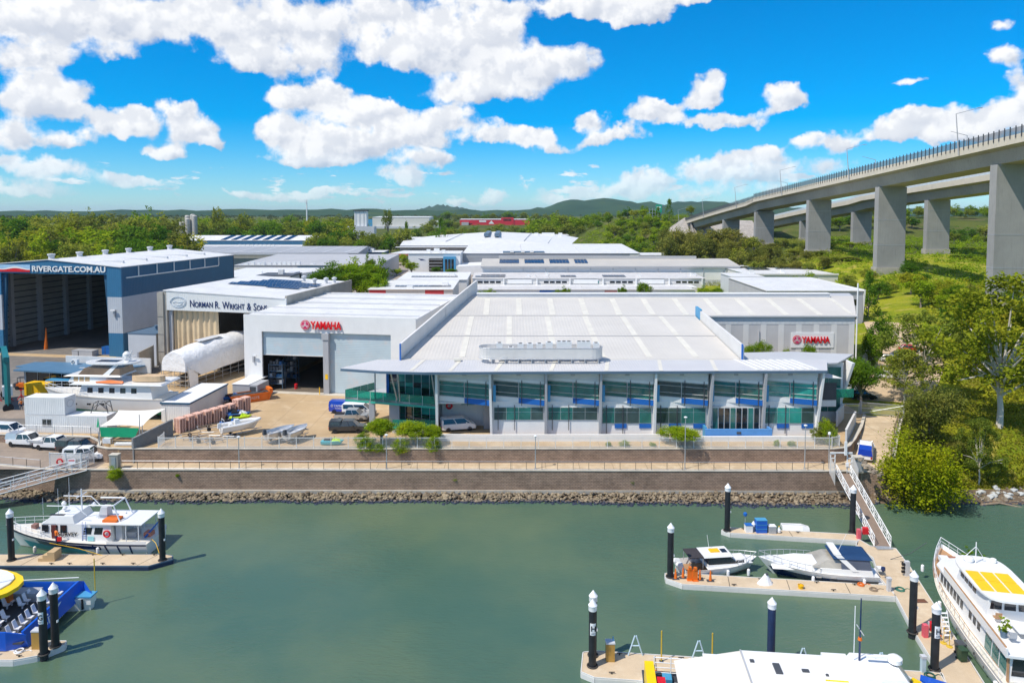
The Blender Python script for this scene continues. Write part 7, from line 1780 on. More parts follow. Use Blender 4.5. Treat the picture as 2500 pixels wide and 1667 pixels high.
J = dict(pelvis=(0,0,.95,.15),chest=(0,.0,1.3,.16),neck=(0,0,1.5,.06),head=(0,-.02,1.62,.095),crown=(0,-.01,1.72,.085),sl=(.19,0,1.42,.07),el=(.30,.02,1.15,.05),hl=(.36,-.04,.90,.035),sr=(-.19,0,1.42,.07),er=(-.33,.0,1.18,.05),hr=(-.42,-.1,.98,.035),kl=(.10,-.03,.52,.085),fl=(.11,.02,.07,.055),tl=(.11,-.16,.04,.04),kr=(-.10,.02,.52,.085),fr=(-.12,.06,.07,.055),tr=(-.13,-.12,.04,.04))
person('person in orange shirt and navy trousers standing on the survey boat deck',(-49.55,75.95,WATER_Z + 1.42),R(150),dict(J),[SKIN,HIVIS,TROUS,BLACK],HAIRM)
rb = T('red_bag','red bag held by the person on the survey boat','bag',(-49.2,75.9,WATER_Z + 1.75)); bx('pouch',RED,rb,-.22,.22,-.1,.1,0,.42); MB().tube([(-.12,0,.42),(0,0,.55),(.12,0,.42)],.015,4).build('strap',RED,rb)
person('person in orange work top beside the teal boat lift',(-79.6,114.6,0),R(40),dict(J),[SKIN,HIVIS,TROUS,BLACK],HAIRM)

# --- left passenger ferry (only its fore part is in view)
FB = mat('ferry_blue',(.012,.10,.55),.3,var=.06,coat=.2); FY2 = mat('ferry_yellow',(.92,.60,.0),.35); FDK = mat('ferry_dark_deck',(.05,.055,.065),.7); SEATW = mat('seat_shell',(.76,.76,.78),.4)
o = fe = T('passenger_ferry','blue and white catamaran ferry with yellow-rimmed roof at the left','ferry',(-62,62.4,WATER_Z))
for y0,xb in ((-3.3,20.2),(3.3,22.4)):
    MB().loft([[(-4,y0 - 1.0,1.0),(-4,y0 + 1.0,1.0),(-4,y0 + .7,-.4),(-4,y0 - .7,-.4)],[(xb - 3.5,y0 - 1.0,1.0),(xb - 3.5,y0 + 1.0,1.0),(xb - 3.5,y0 + .7,-.4),(xb - 3.5,y0 - .7,-.4)],[(xb,y0 - .45,1.3),(xb,y0 + .45,1.3),(xb - .15,y0 + .25,-.3),(xb - .15,y0 - .25,-.3)]]).build('hull',GEL,o)
bx('bow_step_top',CYANP,o,20.9,22.5,2.75,3.85,1.3,1.42); bx('bow_step',GEL,o,20.9,22.4,2.85,3.75,.6,1.3); bx('bow_fender',BLACK,o,21.6,21.75,2.7,2.84,.2,1.2)
bx('deck',FDK,o,-4,20.6,-4.0,4.0,1.0,1.12)
for nm,pts,m_ in (('side_bulwark',[(-4,-4.2),(19.4,-4.2)],FB),('side_bulwark',[(21.0,4.2),(-4,4.2)],FB)):
    for a,c in zip(pts,pts[1:]): mb = MB(); wseg(mb,a,c,.55,2.15,.14); mb.build(nm,m_,o)
mb = MB(); wseg(mb,(19.4,-4.2),(20.7,-3.6),.55,(2.15,1.6),.14); mb.build('side_bulwark',FB,o)
mb = MB(); mb.loft([[(20.7,-3.6,.55),(20.9,-3.6,.55),(20.5,-3.6,1.9),(20.3,-3.6,1.9)],[(20.95,3.9,.9),(21.15,3.9,.9),(20.75,3.9,2.35),(20.55,3.9,2.35)]]); mb.build('bow_bulwark',FB,o)
mb = MB(); mb.add([(20.75,3.9,2.35),(21.15,3.9,.9),(22.3,3.3,1.42),(21.0,4.2,2.2)],[(0,1,2,3)]); mb.build('bow_wing',FB,o)
letter('name_letters','CityCat',1.35,CAPW,o,(20.90,-1.9,.98),(R(80),0,R(90)),ext=.008,off=.008); letter('name_small_letters','YOOGERA',.36,CAPW,o,(20.98,-.6,.66),(R(80),0,R(90)),ext=.006)
letter('number_letters','450188',.42,CAPW,o,(17.2,-4.22,.75),ext=.006,shear=.15); bx('side_mark',CYANP,o,15.2,15.9,-4.23,-4.205,1.2,1.9); bx('white_band',GEL,o,-4,20,-4.1,-4.0,.3,.54); bx('hatch',GEL,o,15,16,-4.3,-4.2,.55,.75)
seat = MB().box(-.22,.22,-.22,.22,.35,.43); seat.loft([[(-.22,-.22,.43),(-.22,.22,.43),(-.14,.22,.43),(-.14,-.22,.43)],[(-.42,-.2,1.05),(-.42,.2,1.05),(-.36,.2,1.05),(-.36,-.2,1.05)]]); seat.box(-.05,.05,-.05,.05,0,.35)
sm_ = seat.mesh('seat',SEATW)
for r_ in range(4):
    for k in range(9):
        yy = -3.5 + k * .62 if r_ < 3 else -3.5 + k * .7
        if r_ > 0 and -1.2 < yy < .6: continue
        place('seat',sm_,o,(13.0 + r_ * 1.35,yy + r_ * .2,1.12))
for k in range(9): place('seat',sm_,o,(19.2,-3.2 + k * .82,1.12))
def ell(cx,cy,rx,ry,n=28,p=2.4): return [(cx + rx * (abs(math.cos(a)) ** (2 / p)) * (1 if math.cos(a) > 0 else -1),cy + ry * (abs(math.sin(a)) ** (2 / p)) * (1 if math.sin(a) > 0 else -1)) for a in [2 * math.pi * i / n for i in range(n)]]
MB().prism(ell(7.2,.4,10.2,3.7),3.35,3.7).build('roof_rim',FY2,o); MB().prism(ell(6.8,.7,9.6,3.3),3.7,3.85).build('roof',GEL,o); MB().prism(ell(6.4,.7,8.2,2.5),3.85,4.02).build('roof_crown',GEL,o)
bx('saloon',GEL,o,-4,13.5,-3.0,3.4,1.12,3.35); bx('saloon_glass',DKW,o,-4,13.6,-3.06,3.46,1.9,3.0); mb = MB(); mb.loft([[(13.6,-2.6,1.12),(13.6,-1.2,1.12),(14,-1.2,1.12),(14,-2.6,1.12)],[(12.0,-2.6,3.2),(12.0,-1.2,3.2),(12.4,-1.2,3.2),(12.4,-2.6,3.2)]]); mb.build('stair',STEEL,o)
for yy in (-2.6,-1.2):
    for k in range(3): MB().tube([(14.6,yy,1.5 + k * .3),(12.6,yy,3.3 + k * .25)],.03,5).build('stair_rail',CAPW,o)
MB().tube([(22.3,3.8,1.4),(22.3,3.8,4.6)],.05,5).build('flag_staff',mat('ochre_pole',(.62,.42,.04),.5),o); MB().tube([(12,4.0,2.2),(20.6,4.1,2.6)],.04,5).build('bow_rail',CAPW,o)
bx('life_raft',mat('orange_raft',(.8,.2,.03),.5),o,15.2,15.7,1.6,2.1,1.4,2.3); bx('grey_bench',GREYP,o,14.2,17.5,2.4,3.6,1.12,1.9); MB().tube([(15.2,.6,3.9),(15.2,.6,5.6)],.06,5).build('yellow_post',YELLOW,o)

# --- near white ferry
o = f2 = T('passenger_ferry','white roofed catamaran ferry with yellow stripes along the photo bottom','ferry',(10.0,51.9,WATER_Z),R(-6))
for y0 in (-3.2,2.2): MB().loft([[(0,y0 - .9,1.0),(0,y0 + .9,1.0),(0,y0 + .6,-.4),(0,y0 - .6,-.4)],[(19,y0 - .9,1.0),(19,y0 + .9,1.0),(19,y0 + .6,-.4),(19,y0 - .6,-.4)],[(23.5,y0 - .25,1.4),(23.5,y0 + .25,1.4),(23.3,y0 + .2,-.3),(23.3,y0 - .2,-.3)]]).build('hull',GEL,o)
bx('deck',FDK,o,0,22.5,-4,3.0,1.0,1.12); bx('saloon',GEL,o,4.6,17.0,-3.6,2.5,1.12,3.1); bx('saloon_glass',DKW,o,5,16.8,-3.66,2.56,1.9,2.8)
MB().prism([(7.6,-4.2),(17.6,-4.2),(18.6,-3),(18.6,2.2),(17.2,2.9),(7.6,2.9)],3.1,3.3).build('roof',GEL,o); MB().loft([[(2.4,-4.0,2.5),(2.4,2.3,2.5)],[(7.55,-4.2,3.25),(7.55,2.9,3.25)]],cap=False,closed=False).build('aft_canopy',GEL2,o); MB().box(7.5,7.62,-4.2,2.9,3.3,3.36).build('roof_joint',GREYP,o)
house(o,'wheelhouse',GEL,14.6,19.2,3.3,4.5,1.9,1.5,.6,1.1); sidewin(o,16.3,18.6,3.6,4.3,3.3,4.5,1.9,1.5,DKW,2,.1); endwin(o,19.1,18.2,3.45,4.35,1.6,DKW,3)
MB().tube([(15.6,.6,3.3),(15.6,.6,9.2)],[.09,.04],6).build('mast',NAVYG,o); MB().tube([(15.6,-.1,6.8),(15.6,1.3,6.8)],.04,5).build('mast_yard',GREYP,o); MB().tube([(15.2,.6,4),(15.2,.6,8.6)],.03,5).build('aerial',CAPW,o); MB().lathe([(.03,0),(.16,.05),(.12,.25)],10,(15.6,.6,6.0)).build('lamp',ORANGE,o)
MB().lathe([(.3,.0),(.5,.15),(.5,.45),(.2,.65)],14,(18.0,.4,4.55)).build('radome',GEL,o,True); bx('radar_arm',GEL,o,16.0,17.4,.3,.5,4.9,5.05); bx('roof_locker',GEL,o,13.4,15.2,1.0,2.3,3.3,3.9)
for x_,y_,w_,d_ in ((9.6,0.2,.5,1.2),(11.6,.6,.5,.3),(8.0,1.4,.3,.3),(13.2,.3,.2,.2)): bx('roof_hatch',DGREY,o,x_,x_ + w_,y_,y_ + d_,3.3,3.4)
bx('yellow_stripe',FY2,o,13,18.5,-.25,-.1,3.3,3.33); mb = MB(); mb.add([(17.2,-1.5,3.35),(19.9,1.8,2.7),(20.4,1.5,2.6),(18.2,-2.4,3.3)],[(0,1,2,3)]); mb.build('yellow_flash',FY2,o)
MB().loft([[(18.6,-3,2.9),(18.6,2.2,3.1)],[(22.8,-2.6,1.3),(22.8,1.8,1.3)]],cap=False,closed=False).build('fore_cowl',GEL,o)
bx('yellow_gate',FY2,o,.1,.8,-3.6,1.9,1.12,2.6); bx('red_cover',RED,o,.9,1.5,-1.2,.2,1.7,2.5)
for k in range(4):
    MB().tube([(.9,-3.6 + k * 1.8,1.1),(.9,-3.6 + k * 1.8,2.4)],.04,5).build('stern_post',CAPW,o); MB().tube([(.9,2.4,1.4 + k * .4),(5.0,2.4,1.4 + k * .4)],.035,5).build('stern_rail',CAPW,o)
for xx in (.9,2.2,3.6,5.0): MB().tube([(xx,2.4,1.1),(xx,2.4,2.7)],.04,5).build('stern_post',CAPW,o)
bx('blue_screen',BLUEP,o,4.9,5.05,1.4,2.6,1.1,2.7); bx('white_cabinet',GEL,o,2.2,3.0,-1.2,.2,1.12,2.1); bx('white_cabinet',GEL,o,3.6,4.4,-1.2,.2,1.12,2.2); bx('teal_seat',CYANP,o,1.5,2.2,1.4,2.2,1.12,1.5); bx('yellow_box',YELLOW,o,4.2,4.6,1.8,2.1,1.12,1.5)
mb = MB(); mb.loft([[(20.6,2.2,1.2),(21.0,3.0,1.0),(21.0,3.0,2.2),(20.6,2.2,2.3)],[(25.6,.8,1.0),(25.6,1.6,.9),(25.6,1.6,1.7),(25.6,.8,1.8)]]); mb.build('bow_bulwark',FB,o)
letter('name_letters','CityCat',.95,CAPW,o,(24.9,1.35,1.95),(R(20),0,R(165)),ext=.006); bx('bow_door',CYANP,o,20.3,20.5,1.4,2.2,1.1,2.3)

# --- small cabin cruiser with outboards
o = T('cabin_cruiser','small white cabin cruiser with outboards moored at the middle finger','boat',(17.6,72.3,WATER_Z),R(7))
h = Hull(8.2,2.9,.95,1.35,.3,.9,.5)
h.skin(-.6,1).build('hull',GEL,o,True); h.transom().build('transom',GEL,o); h.deck(-.04,.28,1).build('deck',GEL,o,True); h.skin(.0,.18,.01).build('boot_stripe',SILVER,o); h.skin(.78,.84,.02).build('rubbing_strake',LGREY,o)
bx('cockpit_floor',TEAK,o,.3,2.6,-1.1,1.1,.35,.42); house(o,'cabin',GEL,2.4,5.9,.95,1.25,1.15,1.1,0,.2); house(o,'cabin_glass',DKW,2.5,5.7,1.25,2.0,1.08,.98,0,.9); house(o,'hardtop',GEL,2.0,5.2,2.0,2.16,1.1,1.0,-.05,.2); house(o,'trunk',GEL,5.3,7.4,1.1,1.5,.85,.6,0,.7)
sidewin(o,5.6,6.5,1.18,1.4,1.1,1.5,.86,.62,DKW,1); bx('aft_awning',mat('charcoal_canvas',(.045,.04,.045),.8),o,.5,2.0,-1.05,1.05,2.0,2.1); bx('yellow_board',YELLOW,o,3.0,4.0,-.3,.4,2.16,2.28); bx('roof_hatch',DKW,o,4.2,4.8,-.4,.4,2.16,2.19)
for xx in (.6,1.9):
    for sd in (-1,1): MB().tube([(xx,sd * 1.05,.95),(xx,sd * 1.02,2.0)],.03,5).build('awning_post',STEEL,o)
for yy in (-.45,.45):
    e_ = MB().loft([[(-.55,yy - .22,.7),(.0,yy - .22,.6),(.0,yy + .22,.6),(-.55,yy + .22,.7)],[(-.75,yy - .24,1.15),(-.05,yy - .24,1.1),(-.05,yy + .24,1.1),(-.75,yy + .24,1.15)],[(-.6,yy - .15,1.4),(-.1,yy - .15,1.35),(-.1,yy + .15,1.35),(-.6,yy + .15,1.4)]]).build('outboard',GEL,o); MB().box(-.5,-.25,yy - .06,yy + .06,-.3,.7).build('outboard_leg',GEL,o)
bx('engine_seat',TEAK,o,1.0,1.6,-.5,.5,.4,.85); h.rail(o,.45,.68,1.0,5,STEEL,mid=False); [fender(o,x_,-1.5,.45) for x_ in (4.4,6.6)]; MB().tube([(3.2,.6,2.1),(3.0,.7,3.6)],.02,4).build('aerial',CAPW,o)
MB().lathe([(.01,0),(.16,.0),(.16,.012),(.01,.014)],14).build('round_badge',mat('bronze_badge',(.25,.17,.10),.5),o,loc=(2.6,-1.46,.62),rot=(R(90),0,0))

# --- sports cruiser with navy canopy
o = T('sports_cruiser','white and navy sports cruiser with dark blue canopy','boat',(36.9,71.1,WATER_Z),R(173))
h = Hull(11.4,3.7,1.05,1.75,.4,1.5,.42)
h.skin(-.6,1).build('hull',GEL,o,True); h.transom().build('transom',GEL,o); h.deck(-.03).build('deck',GEL,o,True); h.skin(.02,.55,.012,.18,.97).build('dark_hull_band',NAVYG,o); h.skin(.0,.5,.014,.0,.45).build('pewter_band',SILVER,o)
bx('swim_platform',GEL,o,-1.0,.05,-1.6,1.6,.25,.4); house(o,'foredeck_trunk',GEL,5.4,10.2,1.15,1.85,1.35,.9,0,2.6); house(o,'cockpit_coaming',GEL,.5,6.2,1.0,1.6,1.68,1.6,.2,.6)
house(o,'windscreen',glassmat('smoked_screen',(.38,.35,.29),.15),3.6,6.3,1.6,2.35,1.5,1.15,0,1.5); house(o,'canopy_side',mat('clear_vinyl',(.10,.12,.17),.25),.7,3.6,1.6,2.6,1.55,1.4,.2,0); house(o,'canopy_top',mat('navy_canvas',(.008,.045,.13),.75,var=.15),.6,4.4,2.6,2.85,1.5,1.15,.3,.3)
for sd in (-1,1): mb = MB(); mb.loft([[(2.0,sd * 1.62,1.5),(2.6,sd * 1.62,1.5),(2.6,sd * 1.68,1.5),(2.0,sd * 1.68,1.5)],[(3.6,sd * 1.3,2.95),(4.3,sd * 1.3,2.95),(4.3,sd * 1.36,2.95),(3.6,sd * 1.36,2.95)]]); mb.build('radar_arch',GEL,o)
bx('arch_top',GEL,o,3.6,4.3,-1.36,1.36,2.9,3.02); h.rail(o,.6,.5,1.0,8,STEEL,mid=False); MB().tube([(4.0,1.2,3.0),(3.2,1.4,5.2)],.02,4).build('aerial',CAPW,o)
for xx in (4.2,5.6): MB().box(xx,xx + .5,1.78,1.83,.72,.86).build('porthole',STEEL,o)
MB().tube([(-.8,.9,.4),(-.8,.9,1.5),(-.2,.9,1.5)],.03,5).build('stern_frame',STEEL,o); bx('barbecue',GEL,o,-.9,-.4,-.4,.3,1.0,1.25); MB().lathe([(.1,0),(.22,.2),(.2,.45),(.05,.5)],10,(-.6,.9,1.3)).build('buoy',NAVYG,o); [fender(o,x_,1.86,.5) for x_ in (1.5,6.4)]

# --- large classic yacht at the right
o = T('motor_yacht','large white classic motor yacht with yellow roof pads at the right','yacht',(40.0,51.6,WATER_Z),R(78))
h = Hull(21.2,6.0,1.7,3.1,.7,1.6,.5,.85)
h.skin(-.6,1).build('hull',GEL,o,True); h.transom().build('transom',GEL,o); h.deck(-.35,0,.74).build('main_deck',GEL2,o,True); h.deck(-.35,.74,1).build('fore_deck',TEAK,o,True); h.skin(.62,.68,.04).build('rubbing_strake',LGREY,o); h.skin(.97,1.02,.05).build('cap_rail',GEL,o)
house(o,'deckhouse',GEL,1.0,15.8,1.4,3.5,2.15,2.05,0,.9); sidewin(o,9.6,15.0,2.2,3.15,1.4,3.5,2.15,2.05,DKW,7,.2); sidewin(o,1.3,5.2,1.6,3.2,1.4,3.5,2.15,2.05,GLASS,3,.14); sidewin(o,6.0,8.6,2.3,3.0,1.4,3.5,2.15,2.05,DKW,3,.3); endwin(o,1.0,1.0,1.9,3.25,2.0,DKW,3,.14,-.02)
bx('varnished_post',TEAK,o,.9,1.15,2.1,2.2,1.4,3.4); bx('aft_bulwark',GEL,o,-.05,.15,-2.7,2.7,.9,1.75)
MB().prism([(.6,-2.5),(15.2,-2.4),(16.6,-1.4),(16.9,0),(16.6,1.4),(15.2,2.4),(.6,2.5)],3.5,3.68).build('boat_deck',GEL,o)
MB().prism([(.6,2.35),(13.4,2.3),(13.4,2.42),(.6,2.5)],3.68,4.2).build('deck_coaming',GEL,o); MB().prism([(.6,-2.5),(13.4,-2.42),(13.4,-2.3),(.6,-2.35)],3.68,4.2).build('deck_coaming',GEL,o); MB().prism([(.8,2.36),(13.4,2.31),(13.4,2.41),(.8,2.49)],4.2,4.27).build('varnished_rail',TEAK,o)
house(o,'pilot_house',GEL,6.0,12.4,3.68,5.5,1.75,1.6,0,.8); sidewin(o,8.2,11.6,4.5,5.2,3.68,5.5,1.75,1.6,DKW,4,.16); endwin(o,6.0,6.0,4.5,5.2,1.6,DKW,3,.2,-.02); endwin(o,12.1,11.75,4.5,5.2,1.5,DKW,3,.16)
MB().prism(ell(9.2,0,4.1,2.15,28,3.6),5.5,5.66).build('pilot_roof',GEL,o)
for k,yy in enumerate((-1.35,-.2,.95)):
    for q in range(2): bx('yellow_pad',YPAD,o,6.6 + q * 1.75,8.2 + q * 1.75,yy - (.0 if k else .1),yy + .95,5.66,5.76)
    bx('pad_frame',GEL2,o,6.5,10.2,yy - .1,yy + 1.02,5.66,5.69)
MB().lathe([(.3,.0),(.42,.15),(.4,.4),(.15,.5)],14,(12.0,.9,5.66)).build('radome',GEL,o,True); MB().lathe([(.2,.0),(.28,.12),(.24,.35),(.1,.42)],14,(12.2,-1.2,5.66)).build('radome',GEL,o,True)
MB().tube([(11.8,.4,5.6),(11.8,.4,7.6)],.04,5).build('mast',CAPW,o); [MB().tube([(11.8,.4,7.2),(12.2,.4 + s_ * 1.0,5.7)],.025,4).build('mast_stay',CAPW,o) for s_ in (-1,1)]
bx('aft_table',GEL,o,3.0,4.8,-1.4,.6,4.2,4.28); bx('table_leg',STEEL,o,3.8,4.0,-.5,-.3,3.68,4.2)
for k,(xx,yy) in enumerate(((2.3,-1.2),(2.3,-.2),(2.4,1.0),(5.2,.9))):
    bx('chair_seat',GREYP if k < 3 else TEAK,o,xx,xx + .5,yy,yy + .5,4.05,4.12); bx('chair_back',GREYP if k < 3 else TEAK,o,xx - .05,xx,yy,yy + .5,4.12,4.6)
MB().lathe([(.2,3.68),(.28,4.2)],10,(3.2,1.6,0)).build('planter',STRIM,o); me_,_c = crown(5,'bush',16,260,.10); me_.materials.append(LEAF['lime']); place('potted_plant',me_,o,(3.2,1.6,4.1),None,(.9,.9,1.1))
me_,_c = crown(6,'bush',20,300,.09); me_.materials.append(LEAF['fig']); place('potted_plant',me_,o,(16.6,-.9,3.6),None,(1.5,1.2,1.4)); place('potted_plant',me_,o,(16.4,-1.9,3.5),None,(1.2,1.2,1.2))
h.rail(o,.75,.62,1.0,9); 
for sd in (1,-1):
    P = [(t * h.L,sd * (h.hb(t) - .05),h.sheer(t) + .0) for t in np.linspace(.05,.62,13)]
    for p in P: MB().tube([p,(p[0],p[1],p[2] + .7)],.02,4).build('stanchion',TEAK if p[0] > 6 else CAPW,o)
    MB().tube([(p[0],p[1],p[2] + .7) for p in P],.03,5).build('rail',TEAK,o)
for xx in (19.6,12.4,.8): fender(o,xx,3.05 - max(0,xx - 12) * .12,1.1)
for xx in (3.2,5.0,6.8,8.6,10.4): MB().lathe([(.01,0),(.11,0),(.11,.03)],10).build('porthole',DKW,o,loc=(xx,2.93,1.05),rot=(R(-90),0,0))
bx('tender',GEL,o,17.0,18.6,.3,1.1,2.7,3.1); bx('anchor_gear',mat('copper_gear',(.35,.16,.10),.6),o,18.2,18.9,-.6,.2,2.6,2.95); bx('deck_chair',GEL2,o,17.4,18.0,-.9,-.3,2.6,3.1)
tag(MB().tube([(40.3,74.2,PONTOON_Z + .05),(42.5,74.4,-4.3),(44.0,74.0,-2.9)],.03,5).build('mooring_line',DGREY),'dark mooring line from the walkway to the yacht bow','rope'); tag(MB().tube([(-37.9,75.1,PONTOON_Z),(-38.9,76.2,-4.0),(-39.8,77.0,-3.9)],.03,5).build('mooring_line',YELLOW),'yellow mooring line at the survey boat stern','rope'); tag(MB().tube([(-44.2,75.2,PONTOON_Z),(-47,75.7,-4.4),(-50.2,75.75,-3.8)],.025,5).build('mooring_line',YELLOW),'yellow mooring line along the survey boat side','rope')
# ---------------------------------------------------------------- vehicles (x forward, rear at 0)
tyre_m = MB().lathe([(.2,-.1),(.34,-.1),(.36,-.05),(.36,.05),(.34,.1),(.2,.1)],18).mesh('tyre',RUBBER,True); rim_m = MB().lathe([(.02,-.09),(.21,-.1),(.21,.1),(.02,.09)],12).mesh('rim',ALU,True)
CG = glassmat('car_glass',(.02,.025,.03),.08); LAMPR = mat('tail_lamp',(.5,.01,.01),.3); LAMPW = mat('head_lamp',(.75,.78,.8),.15)
PAINT = {'white': mat('car_white',(.80,.80,.80),.25,var=.02,coat=.5),'silver': mat('car_silver',(.46,.47,.48),.3,.5,var=.04,coat=.4),'black': mat('car_charcoal',(.035,.036,.04),.25,var=.05,coat=.5),'blue': mat('van_blue',(.01,.05,.40),.3,var=.05,coat=.4),'red': mat('car_red',(.5,.02,.02),.3,coat=.4),'dark': mat('car_dark',(.02,.03,.03),.2,coat=.5),'green': mat('car_green',(.02,.12,.05),.3,coat=.4)}
def slab(o,nm,m,prof,w):
    """side profile (x, z) pushed across the width with softened flanks"""
    cx = sum(p[0] for p in prof) / len(prof); cz = sum(p[1] for p in prof) / len(prof)
    def ring(y,k): return [(cx + (x - cx) * k,y,cz + (z - cz) * (k if z > cz else 1)) for x,z in prof]
    return MB().loft([ring(-w / 2,.94),ring(-w / 2 + .09,.99),ring(-w / 2 + .2,1),ring(w / 2 - .2,1),ring(w / 2 - .09,.99),ring(w / 2,.94)]).build(nm,m,o,True)
def vehicle(name,label,loc,rz,kind,col,canopy=None,group=None,tilt=0.):
    o = T(name,label,{'van': 'van','ute': 'ute','car': 'car'}[kind],loc,rz,group); m = PAINT[col]
    if tilt: o.rotation_euler = (0,-tilt,rz)
    if kind == 'ute': L,w,H = 5.3,1.9,1.82; body = [(.0,.5),(.05,.98),(1.75,1.05),(3.95,1.12),(5.05,1.0),(5.28,.75),(5.25,.4),(.1,.4)]; cab = (1.72,4.25,1.95,3.45); wx = (.95,4.3)
    elif kind == 'van': L,w,H = 5.1,1.95,1.95; body = [(0,.45),(.02,1.2),(4.1,1.2),(4.95,.98),(5.1,.7),(5.05,.35),(.1,.35)]; cab = (.05,4.3,.12,3.35); wx = (.95,4.1)
    else: L,w,H = 4.6,1.82,1.48; body = [(0,.5),(.05,.88),(1.2,.95),(3.4,.95),(4.35,.8),(4.6,.55),(4.55,.3),(.08,.3)]; cab = (.35,3.6,.95,2.75); wx = (.85,3.75)
    zb = body[2][1] - .03; slab(o,'body',m,body,w)
    x0,x1,t0,t1 = cab; hw,ht = w * .47,w * .385
    MB().loft([[(x0,-hw,zb),(x1,-hw,zb),(x1,hw,zb),(x0,hw,zb)],[(t0,-ht,H - .05),(t1,-ht,H - .05),(t1,ht,H - .05),(t0,ht,H - .05)]]).build('glasshouse',CG,o)
    MB().loft([[(t0 - .06,-ht - .03,H - .06),(t1 + .08,-ht - .03,H - .06),(t1 + .08,ht + .03,H - .06),(t0 - .06,ht + .03,H - .06)],[(t0 + .15,-ht + .1,H),(t1 - .15,-ht + .1,H),(t1 - .15,ht - .1,H),(t0 + .15,ht - .1,H)]]).build('roof',m,o)
    segs = [(x0,t0),((x0 + x1) / 2,(t0 + t1) / 2),(x1,t1)]
    for a,c in segs:
        for s_ in (-1,1): MB().tube([(a,s_ * (hw + .005),zb),(c,s_ * (ht + .01),H - .06)],.05,4).build('pillar',m,o)
    if kind == 'van': [MB().add([(x0 - .01,s_ * (hw + .02),zb),(2.3 if col == 'white' else 2.9,s_ * (hw + .02),zb),(2.3 if col == 'white' else 2.9,s_ * (ht + .03),H - .06),(t0,s_ * (ht + .03),H - .06)],[(0,1,2,3)]).build('side_panel',m,o) for s_ in (-1,1)] if col == 'blue' else bx('tail_panel',m,o,-.01,.25,-hw,hw,zb,H - .2)
    for x in wx:
        for s_ in (-1,1):
            wo = bpy.data.objects.new('wheel',tyre_m); C.objects.link(wo); wo.parent = o; wo.location = (x,s_ * (w / 2 - .1),.35); wo.rotation_euler = (R(90),0,0); place('rim',rim_m,wo)
    for s_ in (-1,1):
        bx('headlight',LAMPW,o,L - .25,L - .01,s_ * .62 - .16,s_ * .62 + .16,body[-3][1] - .02,body[-3][1] + .12); bx('tail_light',LAMPR,o,-.02,.06,s_ * (w / 2 - .2) - .08,s_ * (w / 2 - .2) + .08,.62,.9); bx('mirror',m,o,x1 - .75,x1 - .6,s_ * (hw + .12) - .1,s_ * (hw + .12) + .1,zb + .02,zb + .2)
    bx('bumper',DGREY,o,L - .12,L + .04,-w / 2 + .1,w / 2 - .1,.3,.52)
    if kind == 'ute':
        if canopy in PAINT or canopy == 'box':
            cm = PAINT.get(canopy,ALU); MB().loft([[(-.02,-w * .48,1.0),(1.74,-w * .48,1.0),(1.74,w * .48,1.0),(-.02,w * .48,1.0)],[(.1,-w * .40,H - .02),(1.76,-w * .40,H - .02),(1.76,w * .40,H - .02),(.1,w * .40,H - .02)]]).build('canopy',cm,o)
            [MB().add([(.25,s_ * (w * .465),1.2),(1.55,s_ * (w * .465),1.2),(1.5,s_ * (w * .425),1.65),(.35,s_ * (w * .425),1.65)],[(0,1,2,3)]).build('canopy_window',CG,o) for s_ in (-1,1)] if canopy in ('black','white') else None
        elif canopy == 'tray': bx('tray_floor',ALU,o,-.5,1.65,-.98,.98,.92,1.0); [bx('tray_side',ALU,o,-.5,1.65,s_ * .98 - .03,s_ * .98 + .03,1.0,1.28) for s_ in (-1,1)]; bx('headboard',ALU,o,1.6,1.68,-.9,.9,1.0,1.75)
        else: bx('tray_well',RUBBER,o,.12,1.66,-.75,.75,1.02,1.06)
    return o
q0 = lambda x,y: cpz(x,y)
vehicle('parked_van','blue van with white lettering parked behind the white wagon',(-29.2,113.4,0),R(-3),'van','blue'); bv = bpy.context.scene.objects['parked_van']
letter('side_letters','YAMAHA',.5,PAINT['white'],bv,(.9,-.99,1.1),ext=.004,width=2.0); letter('side_letters','RACING',.26,PAINT['white'],bv,(1.1,-.99,.78),ext=.004); mb = MB(); mb.torus((.6,-.99,1.3),.17,.03,'y'); mb.build('side_badge',PAINT['white'],bv)
vehicle('parked_wagon','white wagon parked between the blue van and silver ute',(-26.7,111.7,0),R(-3),'van','white'); vehicle('parked_ute','silver dual-cab ute parked beside the glass office corner',(-27.3,109.0,0),R(-3),'ute','silver'); vehicle('parked_ute','charcoal ute with canopy parked nearest the picket fence',(-26.6,102.9,0),R(2),'ute','black','black'); vehicle('parked_van','white van parked under the office carport',(-10.4,103.3,0),R(14),'van','white')
for a in (('parked_van','white van cut by the left photo edge in the lower car park',-76.6,103.8,-6,'van','white',None),('parked_ute','white ute with silver canopy in the lower car park',-71.9,100.9,-9,'ute','white','box'),('parked_ute','white flat-tray ute between silver-canopy ute and dark ute',-67.3,99.9,-9,'ute','white','tray'),('parked_ute','dark ute with canopy partly hidden by the nearest white ute',-63.4,98.6,-6,'ute','black','black'),('parked_ute','white tray ute nearest the gangway in the lower car park',-61.0,96.0,5,'ute','white','white')):
    vehicle(a[0],a[1],(a[2],a[3],q0(a[2],a[3]) + .02),R(a[4]),a[5],a[6],a[7],tilt=.0)
vehicle('parked_ute','white ute with blue canopy driving up the ramp',(47.6,94.8,-1.72),R(62),'ute','white','blue',tilt=.1)
